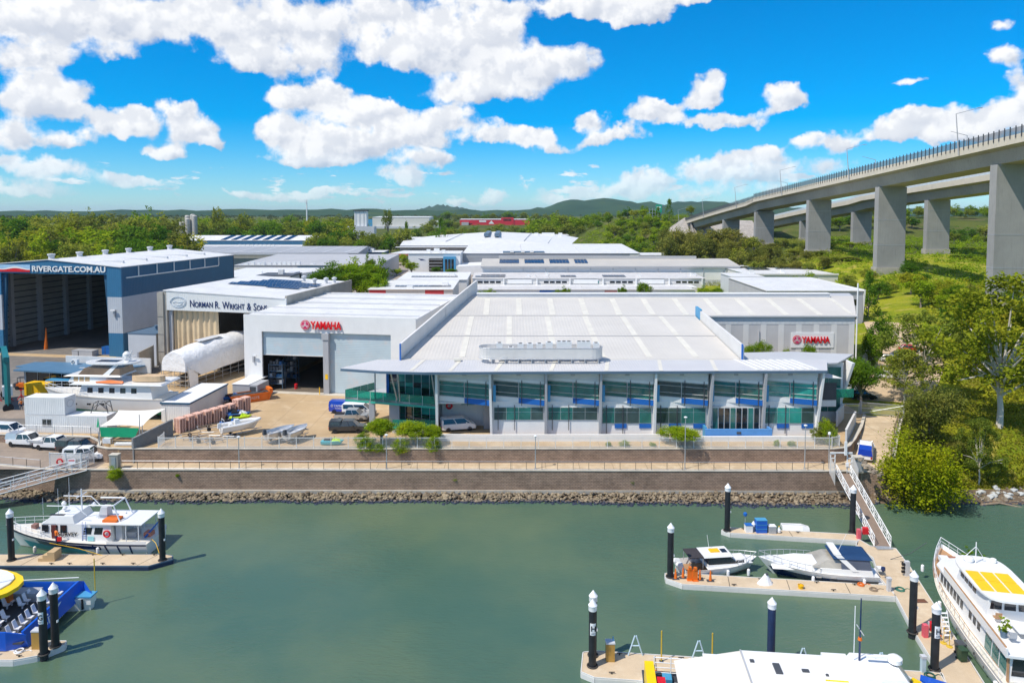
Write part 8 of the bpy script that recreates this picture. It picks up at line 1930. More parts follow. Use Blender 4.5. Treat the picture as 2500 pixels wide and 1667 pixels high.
for i,(x,y,a,c,lb) in enumerate(((57.6,121.6,-14,'dark','dark sedan parked under the glossy tree by the gate'),(57.2,126.5,-10,'white','white car half hidden behind the dark sedan'),(71.2,137.6,-12,'silver','silver car on the gravel road beyond the gate'),(68.6,134.0,-12,'white','white car in front of the silver car on the gravel'),(77,149,-20,'white','white car under the spreading gum, nearest the lawn'),(81,152,-20,'white','white car under the spreading gum, right of another'),(86,158,-20,'red','red car under the spreading gum'),(82,186,20,'white','white car behind the slanted end building'),(85,190,20,'silver','silver car behind the slanted end building'))):
    vehicle('parked_car',lb,(x,y,tz(x,y) + .1),R(a),'car',c)
for i,(px,py,c,lb) in enumerate(((918,672,'red','red car lowest in the estate road row'),(924,664,'white','white car second in the estate road row'),(934,659,'white','white car third in the estate road row'),(940,656,'red','red car fourth in the estate road row'),(948,652,'black','dark car fifth in the estate road row'),(930,668,'green','green car beside the estate road row'),(966,618,'black','dark car under the open carport'))):
    x,y = G(px,py,.1); vehicle('parked_car',lb,(x,y,.06),R(10),'car',c,group='cars along the estate road')
# ---------------------------------------------------------------- fences, rails, lamps
FW = mat('white_fence',(.72,.71,.69),.5,var=.05)
def picket(label,pts,z,hgt=1.5,step=2.35,gap=.14):
    o = T('picket_fence',label,'fence',(*pts[0],z)); pk = {}
    for a,c in zip(pts,pts[1:]):
        a,c = Vector(a),Vector(c); L = (c - a).length; n_ = max(1,round(L / step)); d = (c - a).normalized(); ang = math.atan2(d.y,d.x); s_ = L / n_; key = round(s_,3)
        if key not in pk:
            mb = MB(); k = .1
            while k < s_: mb.box(k - .014,k + .014,-.014,.014,.08,hgt); k += gap
            mb.box(0,s_,-.025,.025,.14,.19); mb.box(0,s_,-.025,.025,hgt - .16,hgt - .1); pk[key] = mb.mesh('panel',FW)
        pm_ = pk.setdefault('post',MB().box(-.04,.04,-.04,.04,0,hgt + .08).mesh('post',FW))
        for k in range(n_):
            p = a + d * (s_ * k) - Vector(pts[0]); q = place('panel',pk[key],o,(p.x,p.y,0),(0,0,ang)); place('post',pm_,o,(p.x,p.y,0))
    p = Vector(pts[-1]) - Vector(pts[0]); place('post',pm_,o,(p.x,p.y,0)); return o
picket('long white picket fence on top of the upper brown wall',[(-48.2,97.6),(-48.0,95.5),(43.4,95.5),(44.7,96.1),(44.9,97.8)],0.1)
def railing(label,pts,z,hgt=1.05,step=2.05,m=None,name='railing'):
    m = m or mat('brown_steel',(.20,.16,.12),.6); o = T(name,label,'railing',(*pts[0],z)); b0 = Vector(pts[0]); pm_ = MB().box(-.03,.03,-.03,.03,0,hgt).mesh('post',m)
    for a,c in zip(pts,pts[1:]):
        a,c = Vector(a),Vector(c); n_ = max(1,round((c - a).length / step))
        for k in range(n_ + 1): p = a + (c - a) * (k / n_) - b0; place('post',pm_,o,(p.x,p.y,0))
        for h_ in (hgt,hgt * .05): p,q = a - b0,c - b0; MB().tube([(p.x,p.y,h_),(q.x,q.y,h_)],.03,5).build('rail',STEEL,o)
    return o
railing('steel railing along the promenade edge above the river wall',[(-51.5,92.75),(40.9,92.2)],PROM_Z + .14); railing('steel railing along the lower car park edge',[(-120,95.7),(-71,94.9),(-62.5,93.1)],PROM_Z + .14)
dr = T('railing','brown timber rail along the outer side of the driveway','railing',(50,92,-1.9))
for a,c in zip(rampR,rampR[1:]):
    for h_ in (.5,1.0): W(MB().tube([(a[0] - .2,a[1],a[2] + h_),(c[0] - .2,c[1],c[2] + h_)],.05,5),'rail',TIMBER,dr)
    for k in range(3): t_ = k / 3; W(MB().box(a[0] + (c[0] - a[0]) * t_ - .26,a[0] + (c[0] - a[0]) * t_ - .14,a[1] + (c[1] - a[1]) * t_ - .06,a[1] + (c[1] - a[1]) * t_ + .06,a[2] + (c[2] - a[2]) * t_,a[2] + (c[2] - a[2]) * t_ + 1.05),'post',TIMBER,dr)
# grey screen walls and steel gate at the driveway top
for lb,a,c,z0,z1 in (('pale grey slab wall along the driveway, lower of two',(46.4,97.6),(52.0,106.6),0,1.9),('grey slab wall beside the office stairs, upper of two',(48.0,104.0),(51.0,108.4),.4,2.6)):
    o = T('slab_wall',lb,'wall',(*a,0)); W(wseg(MB(),a,c,z0,z1,.22),'slab',LGREY,o); W(wseg(MB(),(a[0],a[1] - .03),(c[0],c[1] - .03),z1,z1 + .08,.28),'capping',OFFW,o)
gt2 = T('steel_gate','grey steel sliding gate across the top of the driveway','gate',(55.6,111.5,0))
ga,gc = Vector((55.4,112.2)),Vector((61.2,110.2))
for k in range(45): p = ga + (gc - ga) * (k / 44); W(MB().box(p.x - .02,p.x + .02,p.y - .02,p.y + .02,.1,1.9),'bar',STEEL,gt2)
for z_ in (.12,.95,1.85): W(wseg(MB(),ga,gc,z_,z_ + .09,.05),'rail',STEEL,gt2)
for p in (ga,gc): W(MB().box(p.x - .1,p.x + .1,p.y - .1,p.y + .1,0,2.2),'gate_post',GREYP,gt2)
W(MB().tube([(ga.x,ga.y,.15),(gc.x,gc.y,1.85)],.04,5),'brace',STEEL,gt2)
picket('short grey fence between the office wing and the gate',[(51.9,112.4),(55.2,112.3)],0,1.7)
for px,pt,lb in ((573,1068,'promenade lamp post at left, by the trailer yard'),(939,1063,'promenade lamp post before the glass corner'),(1308,1066,'promenade lamp post in the middle of the wall'),(1679,1020,'promenade lamp post right of the flat-topped tree'),(1976,1040,'lamp post by the fence corner near the driveway')):
    x = (px - 1250) * 93.4 / FPX; h_ = max(4.2,D(px,pt,93.0)[1] - PROM_Z); o = T('lamp_post',lb,'lamp post',(x,93.05,PROM_Z),group='lamp posts along the promenade')
    MB().tube([(0,0,0),(0,0,h_)],[.07,.05],8).build('pole',STEEL,o); MB().lathe([(.05,h_ - .05),(.2,h_),(.24,h_ + .12),(.05,h_ + .2)],10).build('lantern',CAPW,o,True); bx('base',STEEL,o,-.15,.15,-.15,.15,0,.08)
o = T('camera_post','slim white camera post at the promenade end by the gate','post',(42.0,93.2,PROM_Z)); MB().tube([(0,0,0),(0,0,4.6)],.06,6).build('pole',STEEL,o); MB().lathe([(.05,4.5),(.2,4.6),(.18,4.85),(.02,4.95)],10).build('camera_dome',CAPW,o,True)
# block wall with stair between the shade corner and the picket fence
sw = T('stair_wall','grey block wall flanking the narrow stair in the brown wall','wall',(-51,96,PROM_Z)); W(wseg(MB(),(-51.5,95.3),(-48.9,101.2),PROM_Z,(1.5,2.4),-.35),'wall_face',GREYBLOCK,sw)
for k in range(8): W(MB().box(-50.9 + k * .12,-49.0 + k * .12,95.6 + k * .35,96.0 + k * .35,PROM_Z,PROM_Z + .23 * (k + 1)),'step',CONC_L,sw)
# ---------------------------------------------------------------- things in the boatyard
CONTW = mat('container_white',(.74,.745,.74),.5,var=.05,corr=('X',.28,.035),streak=.25); CONTE = mat('container_white_end',(.66,.67,.68),.5,var=.05,corr=('Y',.28,.03))
def container(label,x,y,z,L,rz,win=False):
    o = T('shipping_container',label,'container',(x,y,z),rz); bx('side_wall',CONTW,o,.1,L - .1,.0,.06,.12,2.45); bx('side_wall',CONTW,o,.1,L - .1,2.38,2.44,.12,2.45); bx('end_wall',CONTE,o,L - .06,L,.1,2.34,.12,2.45); bx('end_wall',CONTE,o,0,.06,.1,2.34,.12,2.45); bx('roof',WHITE,o,.02,L - .02,.02,2.42,2.47,2.56); bx('floor_frame',LGREY,o,0,L,0,2.44,0,.12)
    for xx in (0,L - .14):
        for yy in (-.01,2.32): bx('corner_post',WHITE,o,xx,xx + .14,yy,yy + .13,0,2.58)
    if win:
        w_ = bx('window',GLASSD,o,2.6,3.9,-.05,-.01,1.0,2.0); bx('window_frame',LGREY,w_,2.5,4.0,-.03,.0,.9,2.1); bx('window_bar',LGREY,w_,3.22,3.28,-.07,-.051,1.0,2.0)
    else: mb = MB(); mb.tube([(L + .02,1.2 + .7 * math.cos(a),1.5 + .5 * math.sin(a)) for a in np.linspace(0,6.28,20)],.03,4); mb.build('oval_mark',GREYP,o)
container('long white shipping container with a small window, lower of two',-70.8,102.6,0,12.2,R(-2.5),True); container('short white shipping container stacked on the long one',-70.9,102.7,2.6,6.06,R(-3))
fr = T('steel_trestle','dark steel trestle frame standing on the long container','trestle',(-60.6,103.6,2.6))
for s_ in (0,1): MB().tube([(-1.2,s_ * 1.2,0),(-.7,s_ * 1.2,1.5),(1.0,s_ * 1.2,1.5),(1.3,s_ * 1.2,0)],.07,5).build('frame',DGREY,fr); MB().tube([(-1,s_ * 1.2,.6),(0,s_ * 1.2,1.5),(1.1,s_ * 1.2,.6)],.05,5).build('brace',DGREY,fr)
MB().tube([(-.7,0,1.5),(-.7,1.2,1.5)],.06,5).build('tie',DGREY,fr); MB().tube([(1.0,0,1.5),(1.0,1.2,1.5)],.06,5).build('tie',DGREY,fr)
# motor yacht on the hard
o = T('yacht_on_hardstand','white and beige motor yacht standing on the hard behind the containers','yacht',(-53.5,110.6,1.4),R(176)); h = Hull(20.5,5.4,2.0,3.0,1.2,1.8,.5,.85)
h.skin(-.0,1).build('hull',GEL,o,True); h.skin(-1,.02,.01).build('antifouling',mat('green_antifoul',(.03,.22,.16),.7),o,True); h.transom().build('transom',GEL2,o); h.deck(-.1).build('deck',GEL2,o,True); h.skin(.93,1.0,.05).build('rubbing_strake',GEL2,o)
house(o,'deckhouse',GEL,1.5,13.6,1.9,4.1,2.3,2.15,.4,.8); sidewin(o,3.6,12.4,2.8,3.6,1.9,4.1,2.3,2.15,DKW,5,.9); house(o,'boat_deck',GEL,-.3,14.6,4.1,4.35,2.7,2.6,.2,.5); house(o,'pilothouse',GEL,9.0,15.2,4.35,5.3,2.0,1.9,0,.6); sidewin(o,11.6,14.4,4.5,5.2,4.35,5.3,2.0,1.9,mat('tan_cover',(.52,.36,.20),.8),3,.2)
house(o,'pilothouse_roof',GEL,6.6,15.8,5.3,5.5,2.2,2.0,.3,.8); house(o,'flybridge_screen',BROWNGL,6.8,13.6,5.5,6.5,1.9,1.7,.2,.9); MB().prism(ell(9.0,0,4.2,2.0,24,2.6),7.1,7.32).build('hardtop',GEL,o); bx('hardtop_panel',SOLAR,o,8,11.5,-.8,.8,7.32,7.35)
for sd in (-1,1): mb = MB(); mb.loft([[(8.6,sd * 1.9,5.5),(9.6,sd * 1.9,5.5),(9.6,sd * 2.0,5.5),(8.6,sd * 2.0,5.5)],[(7.2,sd * 1.5,7.1),(7.8,sd * 1.5,7.1),(7.8,sd * 1.6,7.1),(7.2,sd * 1.6,7.1)]]); mb.build('arch_leg',GEL,o)
MB().lathe([(.3,0),(.55,.3),(.55,.7),(.2,1.05)],14,(6.6,.4,7.9)).build('satellite_dome',GEL,o,True); MB().lathe([(.25,0),(.45,.25),(.45,.6),(.2,.9)],14,(7.6,-.9,7.5)).build('satellite_dome',GEL,o,True); MB().tube([(6.4,0,7.3),(6.0,0,9.0)],.1,6).build('radar_mast',GEL,o); MB().tube([(6.4,-1.6,7.9),(6.4,1.6,7.9)],.07,5).build('mast_yard',GEL,o)
MB().prism(ell(3.0,.6,2.6,.9,20,2.5),4.45,5.3).build('covered_tender',mat('tan_canvas',(.58,.42,.26),.85,var=.1),o); MB().loft([[(6.0,2.2,4.4),(6,2.7,4.4),(6,2.45,4.75)],[(8,2.1,4.4),(8,2.75,4.4),(8,2.45,4.9)],[(10.4,2.4,4.4),(10.4,2.5,4.4),(10.4,2.45,4.6)]]).build('orange_kayak',ORANGE,o)
h.rail(o,.9,.6,1.0,8); [bx('hull_port',DKW,o,9 + k * 2.2,9.6 + k * 2.2,2.62,2.7,1.0,1.25) for k in range(3)]; [bx('keel_block',TIMBER,o,2 + k * 4,2.8 + k * 4,-.5,.5,-1.4,-.9) for k in range(4)]
# shrink-wrapped boat in its scaffold
o = T('wrapped_boat','boat shrouded in white shrink-wrap on scaffolding before the shipwright shed','boat',(-61.4,128.6,0),R(73))
WRAP = mat('shrink_wrap',(.82,.82,.82),.35,var=.04,vs=.6,bump=.22,bs=.9)
rings = []
for i in range(15):
    t_ = i / 14; x = t_ * 21.5; w_ = 3.4 * (1 - .25 * max(0,t_ - .75) / .25 - .22 * max(0,.12 - t_) / .12); top = 6.6 + 1.2 * math.sin(min(1,t_ * 1.6) * math.pi / 2) - .5 * max(0,t_ - .8) / .2 + .12 * math.sin(i * 2.4); bot = 2.0 + .9 * t_ if t_ > .1 else 3.2
    rings.append([(x + .05 * math.sin(k * 3 + i),w_ * math.cos(math.pi * k / 12) * (1 + .02 * math.sin(i * 1.9 + k)),bot + (top - bot) * max(0,math.sin(math.pi * k / 12)) ** .62) for k in range(13)])
MB().loft(rings,cap=True,closed=False).build('wrap',WRAP,o,True); MB().add([(6,-1.2,7.75),(11.5,-1.3,7.85),(11.5,.6,7.88),(6,.7,7.8)],[(0,1,2,3)]).build('grey_patch',LGREY,o)
MB().loft([[(1,-1.6,1.6),(1,1.6,1.6),(1,0,.8)],[(20,-1.4,2.6),(20,1.4,2.6),(20,0,1.6)]]).build('hidden_hull',mat('hull_brown',(.24,.20,.16),.8),o)  # hull under the wrap in one plain dull brown
MB().add([(.2,-3.0,3.6),(.5,-3.05,0),(2.6,-3.1,.2),(2.6,-3.05,3.5)],[(0,1,2,3)]).build('loose_wrap',WRAP,o)
for k in range(10):
    for s_ in (-1,1): MB().tube([(.2 + k * 2.3,s_ * 2.95,0),(.2 + k * 2.3,s_ * 2.95,4.2)],.05,5).build('scaffold_pole',STEEL,o)
for z_ in (.7,1.5,2.3,3.1):
    for s_ in (-1,1): MB().tube([(0,s_ * 2.95,z_),(21,s_ * 2.95,z_)],.045,5).build('ledger',STEEL,o)
    MB().tube([(.15,-2.9,z_),(.15,2.9,z_)],.045,5).build('ledger',STEEL,o); [bx('scaffold_board',TIMBER,o,.3 + k * 4.2,4.3 + k * 4.2,-2.9,-2.3,z_ - .03,z_ + .02) for k in range(5) if z_ in (1.5,2.3)]
for k in range(5): MB().tube([(.15,-2.4 + k * 1.2,0),(.15,-2.4 + k * 1.2,3.7)],.045,5).build('scaffold_pole',STEEL,o)
# site shed, grey tank, bins
o = T('site_shed','long white-roofed site shed with blue trim beside the pallets','shed',(-53.6,107.9,0),R(-4)); bx('front_wall',CONTW,o,0,4.5,0,.12,0,2.9); bx('side_wall',OFFW,o,4.38,4.5,.13,12.4,0,2.9); bx('side_wall',OFFW,o,0,.12,.13,12.4,0,2.9); bx('back_wall',OFFW,o,.12,4.38,12.3,12.4,0,2.9); bx('roof',WHITE,o,-.05,4.55,-.05,12.5,2.9,3.02); bx('roof_trim',NAVY,o,-.12,4.62,-.14,-.06,2.8,3.05); bx('roof_trim',NAVY,o,-.14,-.06,-.1,12.5,2.8,3.05); bx('roof_trim',NAVY,o,4.56,4.64,-.1,12.5,2.8,3.05)
o = T('plant_box','grey box store behind the orange skip','store',(-48.2,122,0),R(-9)); bx('body',GREYP,o,0,4.6,0,4,0,2.4); bx('roof',WHITE,o,-.1,3.1,-.1,6.5,2.4,2.5); bx('door',DGREY,o,3.2,4.3,-.03,-.005,.1,2.1)
o = T('skip_bin','orange skip bin full of dark scrap beside the hangar','skip',(-46.6,117.3,0),R(35)); mb = MB(); mb.loft([[(.6,0,0),(6.2,0,0),(6.2,2.3,0),(.6,2.3,0)],[(0,-.05,1.35),(6.8,-.05,1.35),(6.8,2.35,1.35),(0,2.35,1.35)]],cap=False); mb.build('side',ORANGE,o); bx('rim',ORANGE,o,-.05,6.85,-.14,-.02,1.25,1.42); bx('rim',ORANGE,o,-.05,6.85,2.34,2.46,1.25,1.42); bx('raised_end',ORANGE,o,6.3,6.85,0,2.3,1.36,1.9); [bx('rib',ORANGE,o,.9 + k * 1.3,1.0 + k * 1.3,-.12,-.02,.1,1.3) for k in range(5)]; letter('print','WASTE',.6,OFFW,o,(2.6,-.13,.55),ext=.004)
rg2 = random.Random(9); mb = MB()
for k in range(46): vs,fs = protos[k % 10]; mb.add([Matrix.Diagonal((.5,.2,.2)) @ v + Vector((rg2.uniform(.5,6.2),rg2.uniform(.3,2),rg2.uniform(1.0,1.3))) for v in vs],fs)
mb.build('scrap',DGREY,o)
# pallet stacks
PAL = mat('pink_pallet_timber',(.78,.50,.40),.8,var=.12,vs=2); pm_ = MB(); [pm_.box(0,1.2,k * .2,k * .2 + .12,.11,.14) for k in range(6)]; [pm_.box(k * .54,k * .54 + .12,j * .47,j * .47 + .16,.0,.11) for k in range(3) for j in range(3)]; pmsh = pm_.mesh('pallet',PAL)
for k in range(9):
    x,y = -49.2 + k * .72,102.6 + k * 1.27; n_ = 15 if k < 7 else 18
    o = T('pallet_stack',['pink pallet stack nearest the picket fence','second pink pallet stack from the fence','third pink pallet stack from the fence','fourth pink pallet stack from the fence','fifth pink pallet stack from the fence','sixth pink pallet stack from the fence','seventh pink pallet stack from the fence','taller pink pallet stack, second from the far end','tallest pink pallet stack at the far end by the skip'][k],'pallets',(x,y,0),R(-24) + rg2.uniform(-.04,.04),'stacks of pink pallets')
    for j in range(n_): place('pallet',pmsh,o,(rg2.uniform(-.02,.02),rg2.uniform(-.02,.02),j * .142))
# shade sail corner
o = T('shade_shelter','white shade sail with green side sheet at the corner of the brown wall','shelter',(-55.2,99.4,0)); n_ = 8; rings = []
P4 = [Vector((-57.6,98.4,2.2)),Vector((-51.2,97.6,2.4)),Vector((-50.2,102.4,3.6)),Vector((-57.4,103.0,3.2))]
for j in range(n_ + 1):
    v_ = j / n_; rings.append([])
    for i in range(n_ + 1):
        u_ = i / n_; u2 = .5 + (u_ - .5) * (1 - .14 * math.sin(math.pi * v_)); v2 = .5 + (v_ - .5) * (1 - .14 * math.sin(math.pi * u_)); p = P4[0] * (1 - u2) * (1 - v2) + P4[1] * u2 * (1 - v2) + P4[2] * u2 * v2 + P4[3] * (1 - u2) * v2; rings[-1].append((p.x,p.y,p.z - .35 * math.sin(math.pi * u_) * math.sin(math.pi * v_)))
W(MB().loft(rings,cap=False,closed=False),'sail',mat('cream_sail',(.74,.71,.64),.8,var=.04),o,True); GS = mat('green_sheet',(.0,.26,.12),.6,var=.08)
W(MB().add([(-57.5,98.3,2.1),(-51.6,97.6,2.2),(-52.2,97.5,.9),(-57.3,98.2,.75)],[(0,1,2,3)]),'side_sheet',GS,o); W(MB().add([(-58.2,99.2,3.3),(-57.5,98.3,2.1),(-58.3,98.9,1.9),(-58.9,100.2,1.9)],[(0,1,2,3)]),'side_sheet',GS,o)
for p in P4: W(MB().tube([(p.x,p.y,0),tuple(p + Vector((0,0,.2)))],.06,6),'post',STEEL,o)
W(MB().tube([(-51.4,97.3,0),(-51.4,97.3,4.2)],.06,6),'lamp_pole',STEEL,o)
for nm,lb,ct,x,y,w_,h_,m_ in (('white_tank','white plastic tub under the green side sheet','tub',-56.6,97.3,1.1,.8,GEL),('red_chair','red chair under the shade sail','chair',-52.6,97.4,.5,.5,RED),('work_bench','long white bench under the shade sail','bench',-54.6,96.6,2.8,.35,GEL)):
    o = T(nm,lb,ct,(x,y,0)); bx('top',m_,o,0,w_,0,.6,h_ - .1,h_); [bx('leg',m_,o,a,a + .06,c,c + .06,0,h_ - .1) for a in (.02,w_ - .08) for c in (.02,.52)]; bx('back',m_,o,0,w_,.56,.6,h_,h_ + .4) if nm == 'red_chair' else bx('side',m_,o,0,w_,.0,.04,.1,h_ - .1)
# craft on trailers
def trailer(o,L=3.6,w=1.3):
    for s_ in (-1,1): MB().tube([(0,s_ * w / 2,.45),(L * .65,s_ * w / 2,.45),(L,0,.45)],.05,5).build('chassis_rail',STEEL,o); wo = place('wheel',tyre_m,o,(L * .3,s_ * (w / 2 + .12),.3),(R(90),0,0),(.8,.8,.8)); place('rim',rim_m,wo)
    for k in range(3): MB().tube([(.2 + k * L * .25,-w / 2,.45),(.2 + k * L * .25,w / 2,.45)],.04,5).build('crossbar',STEEL,o)
    MB().tube([(L,0,.45),(L + .5,0,.45)],.05,5).build('drawbar',STEEL,o)
def jetski(label,x,y,rz,hullm,topm,tr=True,z=0.):
    o = T('jet_ski',label,'jet ski',(x,y,z),rz); dz = .5 if tr else .05
    if tr: trailer(o)
    h_ = Hull(3.2,1.15,.42,.6,.15,.5,.45); mb = h_.skin(-.8,1); mb.v = [(a,c,e + dz + .1) for a,c,e in mb.v]; mb.build('hull',hullm,o,True); mb = h_.deck(.0); mb.v = [(a,c,e + dz + .1) for a,c,e in mb.v]; mb.build('deck',hullm,o,True); house(o,'seat',BLACK,.35,1.8,dz + .5,dz + .85,.24,.18,.1,.2); house(o,'cowl',topm,1.5,2.8,dz + .55,dz + 1.0,.38,.16,.2,.8); MB().tube([(1.75,-.4,dz + 1.05),(1.85,0,dz + 1.0),(1.75,.4,dz + 1.05)],.035,5).build('handlebar',BLACK,o)
    return o
LIMEP = mat('acid_lime',(.55,.75,.02),.35); AQUA = mat('aqua_gelcoat',(.03,.45,.55),.3); JB = mat('jet_blue',(.02,.13,.42),.3)
for a in (('white jet ski on a trailer behind the pallets',-46.0,112.2,10,GEL,GEL),('blue and black jet ski farthest of the yard row',-45.4,109.6,12,JB,BLACK),('blue and white jet ski beside the lime one',-43.6,108.6,12,JB,GEL),('acid-lime jet ski in the yard row',-42.8,106.9,14,LIMEP,LIMEP),('dark blue jet ski nearest the white inflatable',-43.2,104.2,20,JB,JB),('blue jet ski under a cover beside the skip',-48.6,118.8,25,JB,JB)): jetski(a[0],a[1],a[2],R(a[3]),a[4],a[5])
jetski('aqua and lime jet ski close behind the picket fence',-26.3,97.2,R(-4),AQUA,LIMEP,False)
def runabout(label,x,y,rz,L,m_,tube=False):
    o = T('boat_on_trailer',label,'boat',(x,y,0),rz); trailer(o,L * .95,1.7); h_ = Hull(L,2.0,.75,.95,.3,.7,.5)
    def lift(mb): mb.v = [(a,c,e + .85) for a,c,e in mb.v]; return mb
    lift(h_.skin(-.9,1)).build('hull',m_,o,True); lift(h_.transom()).build('transom',m_,o); lift(h_.deck(-.42,0,.97,.18)).build('sole',LGREY if m_ is ALU else GEL2,o); [MB().tube([(p[0],p[1],p[2] + .85) for p in [h_.pt(t,1,s_) for t in np.linspace(0,1,12)]],.2 if tube else .05,7).build('gunwale_tube' if tube else 'gunwale',m_,o,True) for s_ in (-1,1)]
    if tube: house(o,'console',GEL,1.9,2.7,1.3,2.3,.4,.3,0,.2); bx('seat',GEL,o,1.1,1.6,-.4,.4,1.3,1.8); MB().tube([(.3,-.7,1.6),(.3,-.6,2.6),(.3,.6,2.6),(.3,.7,1.6)],.04,5).build('arch',GEL,o)
    else: [bx('thwart',m_,o,.9 + k * 1.2,1.2 + k * 1.2,-.85,.85,1.25,1.33) for k in range(3)]
    house(o,'outboard',GEL if tube else DGREY,-.45,.05,1.4,2.1,.2,.15,.05,.05); return o
runabout('white inflatable boat on a trailer near the picket fence',-41.4,100.2,R(38),5.6,GEL,True); runabout('bare aluminium boat on a trailer behind the fence, left of two',-34.0,97.3,R(48),4.4,ALU); runabout('bare aluminium boat on a trailer behind the fence, right of two',-31.2,97.2,R(64),4.2,ALU)
for a in (('empty galvanised trailer nearest the pallets',-46.8,99.2,30,4.6),('empty galvanised trailer by the fence, middle of three',-45.0,97.9,28,4.2),('empty galvanised trailer by the fence, right of three',-42.8,97.4,30,4.2),('long empty trailer beside the pallet stacks',-46.2,103.2,28,5.4)):
    o = T('boat_trailer',a[0],'trailer',(a[1],a[2],0),R(a[3])); trailer(o,a[4],1.6); [bx('bunk',TIMBER,o,.3,a[4] * .6,s_ * .5 - .06,s_ * .5 + .06,.52,.6) for s_ in (-1,1)]
# boat lift, forklift and gear at the far left
TEAL = mat('teal_steel',(.01,.16,.17),.45,var=.1)
o = T('boat_lift','teal wheeled boat lift frame cut by the left photo edge','boat lift',(-80.6,113.0,0),R(37))
for xx,yy in ((0,0),(0,11),(-8.5,0),(-8.5,11)): MB().tube([(xx,yy,1.2),(xx,yy,8.6)],.42,4).build('column',TEAL,o); wo = place('wheel',tyre_m,o,(xx,yy,.75),(R(90),0,0),(2.1,2.1,3)); place('rim',rim_m,wo)
bx('top_beam',TEAL,o,-.4,.4,-.5,11.5,8.2,9.0); bx('top_beam',TEAL,o,-8.9,-8.1,-.5,11.5,8.2,9.0); bx('cross_beam',TEAL,o,-8.1,-.4,10.6,11.4,8.3,8.9); bx('lower_beam',TEAL,o,-.35,.35,0,11,1.2,1.8); bx('cab',GEL,o,-.6,.8,4,5.6,1.8,3.4)
o = T('forklift','orange and black forklift beside the yellow box','forklift',(-89.6,128.2,0),R(10)); bx('body',ORANGE,o,0,2.0,-.6,.6,.4,1.1); bx('counterweight',DGREY,o,-.4,.02,-.6,.6,.4,1.2); bx('overhead_guard',DGREY,o,.2,1.7,-.55,.55,2.1,2.2); [bx('guard_post',DGREY,o,a,a + .08,c,c + .08,1.1,2.1) for a in (.2,1.6) for c in (-.55,.47)]; [bx('mast_rail',DGREY,o,2.1,2.25,c,c + .12,.1,2.9) for c in (-.45,.33)]; [bx('fork',STEEL,o,2.25,3.3,c,c + .12,.1,.16) for c in (-.4,.28)]; [place('wheel',tyre_m,o,(a,c,.33),(R(90),0,0)) for a in (.2,1.6) for c in (-.6,.6)]
o = T('yellow_box','bright yellow bunded box store in the yard','box',(-85.4,123.8,0),R(-9)); bx('body',YELLOW,o,0,4.3,0,2.2,0,2.0); bx('lid',YELLOW,o,-.05,4.35,-.05,2.25,2.0,2.1); [bx('rib',YELLOW,o,.5 + k * 1.1,.58 + k * 1.1,-.06,-.01,.1,1.9) for k in range(4)]
def jack(o,m_): [MB().tube([(.7 * math.cos(a),.7 * math.sin(a),0),(0,0,.9)],.06,5).build('leg',m_,o) for a in (0,2.1,4.2)]; MB().tube([(0,0,.7),(0,0,1.6)],.07,6).build('screw',m_,o); bx('pad',m_,o,-.2,.2,-.2,.2,1.6,1.7)
for k,(x,y,m_) in enumerate(((-87.2,119.8,RED),(-86.0,120.4,RED),(-84.9,119.5,RED),(-84.0,121.0,RED),(-88.4,121.2,RED),(-92,140,ORANGE),(-90.6,141,ORANGE),(-86.5,139.5,ORANGE),(-84.6,140.4,ORANGE))): o = T('boat_stand','red steel boat stand in the heap by the boat lift' if k < 5 else 'orange steel boat stand behind the yard office','boat stand',(x,y,0),k * .7,'red boat stands' if k < 5 else 'orange boat stands'); jack(o,m_)
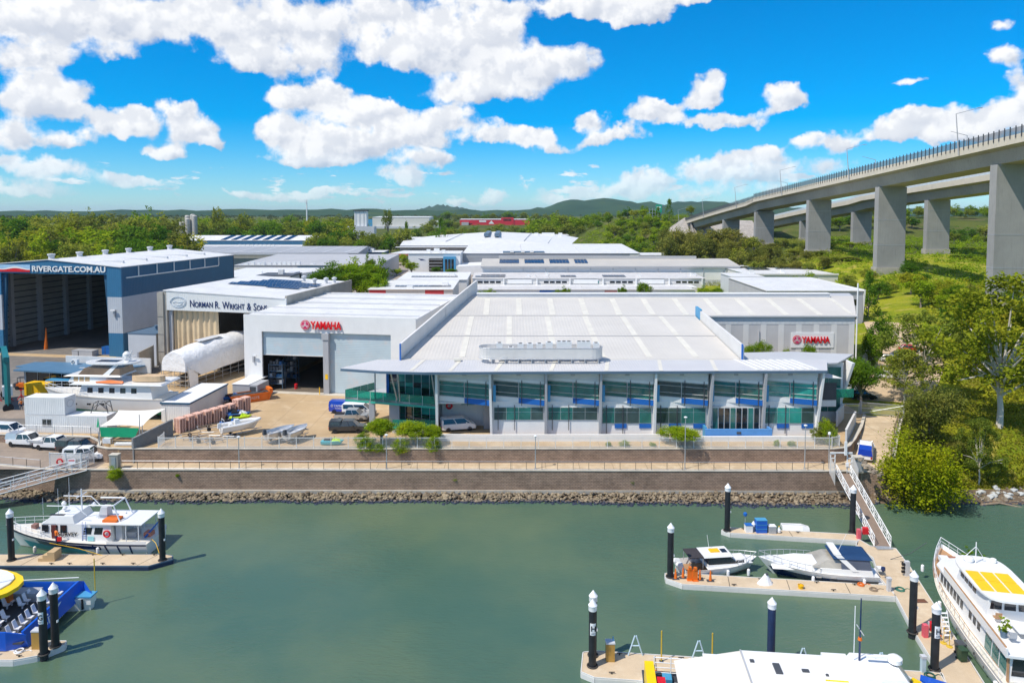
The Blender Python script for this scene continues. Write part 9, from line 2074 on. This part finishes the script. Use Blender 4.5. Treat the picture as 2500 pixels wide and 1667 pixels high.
for k,(x,y,lb,m_,s_) in enumerate(((-79.5,149.5,'yellow plastic crate at the ship hangar mouth',YELLOW,(3.4,1.4,1.3)),(-98,158,'grey bench of gear inside the ship hangar',GREYP,(5,2,1.2)),(-92.5,160,'blue covered gear inside the ship hangar',JB,(2.6,1.6,1.6)),(-89.6,158.6,'teal stacked gear at the ship hangar door',CYANP,(2.6,1.4,2.6)))): o = T('yard_crate',lb,'gear',(x - 8 if k == 0 else x,y,0),A9); bx('crate',m_,o,0,s_[0],0,s_[1],0,s_[2]); bx('strap',DGREY,o,s_[0] * .3,s_[0] * .34,-.02,s_[1] + .02,0,s_[2] + .02); bx('lid',m_,o,-.04,s_[0] + .04,-.04,s_[1] + .04,s_[2] + .03,s_[2] + .12)
MB().tube([(-109,166,0),(-108.8,166,5)],[.45,.08],8).build('folded_screen',ORANGE); tag(bpy.data.objects['folded_screen'],'tall folded orange screen inside the ship hangar','screen')
o = T('water_tank','rolled cream tarpaulin bundle beside the wrapped boat','bundle',(-66.6,128.0,0),R(30)); MB().tube([(-1.6,0,1.1),(1.6,0,1.1)],[.75,.75],12).build('roll',GEL2,o,True); bx('cradle',TIMBER,o,-1.2,1.2,-.6,.6,0,.45)
o = T('white_tarpaulin','crumpled white tarpaulin before the wrapped boat','tarpaulin',(-57.6,119.8,0)); MB().loft([[(2.6 * math.cos(a),1.6 * math.sin(a),0) for a in np.linspace(0,6.28,13)[:-1]],[(1.2 * math.cos(a) + .2 * math.sin(5 * a),.8 * math.sin(a),1.0 + .2 * math.sin(3 * a)) for a in np.linspace(0,6.28,13)[:-1]],[(.1 * math.cos(a) - .3,.1 * math.sin(a),1.9) for a in np.linspace(0,6.28,13)[:-1]]]).build('cloth',WRAP,o)
railing('grey mesh railing along the containers above the car park',[(-71,101.4),(-60,100.4),(-57.7,98.3),(-56.4,96.3)],.12,1.4,3.0,STEEL,'yard_railing')
# ---------------------------------------------------------------- air between here and the hills
hz = MB().box(-14200,14200,-1700,16200,-8,140).build('haze',None); hz['kind'] = 'stuff'; hz['label'] = 'thin pale summer haze lying over the whole scene'; hz['category'] = 'haze'
hm_ = bpy.data.materials.new('haze'); hm_.use_nodes = True; t = hm_.node_tree; t.nodes.remove(t.nodes['Principled BSDF'])
pv = t.nodes.new('ShaderNodeVolumePrincipled'); pv.inputs['Color'].default_value = (.70,.84,1,1); pv.inputs['Density'].default_value = 4e-5
t.links.new(pv.outputs[0],t.nodes['Material Output'].inputs['Volume']); hz.data.materials.append(hm_)
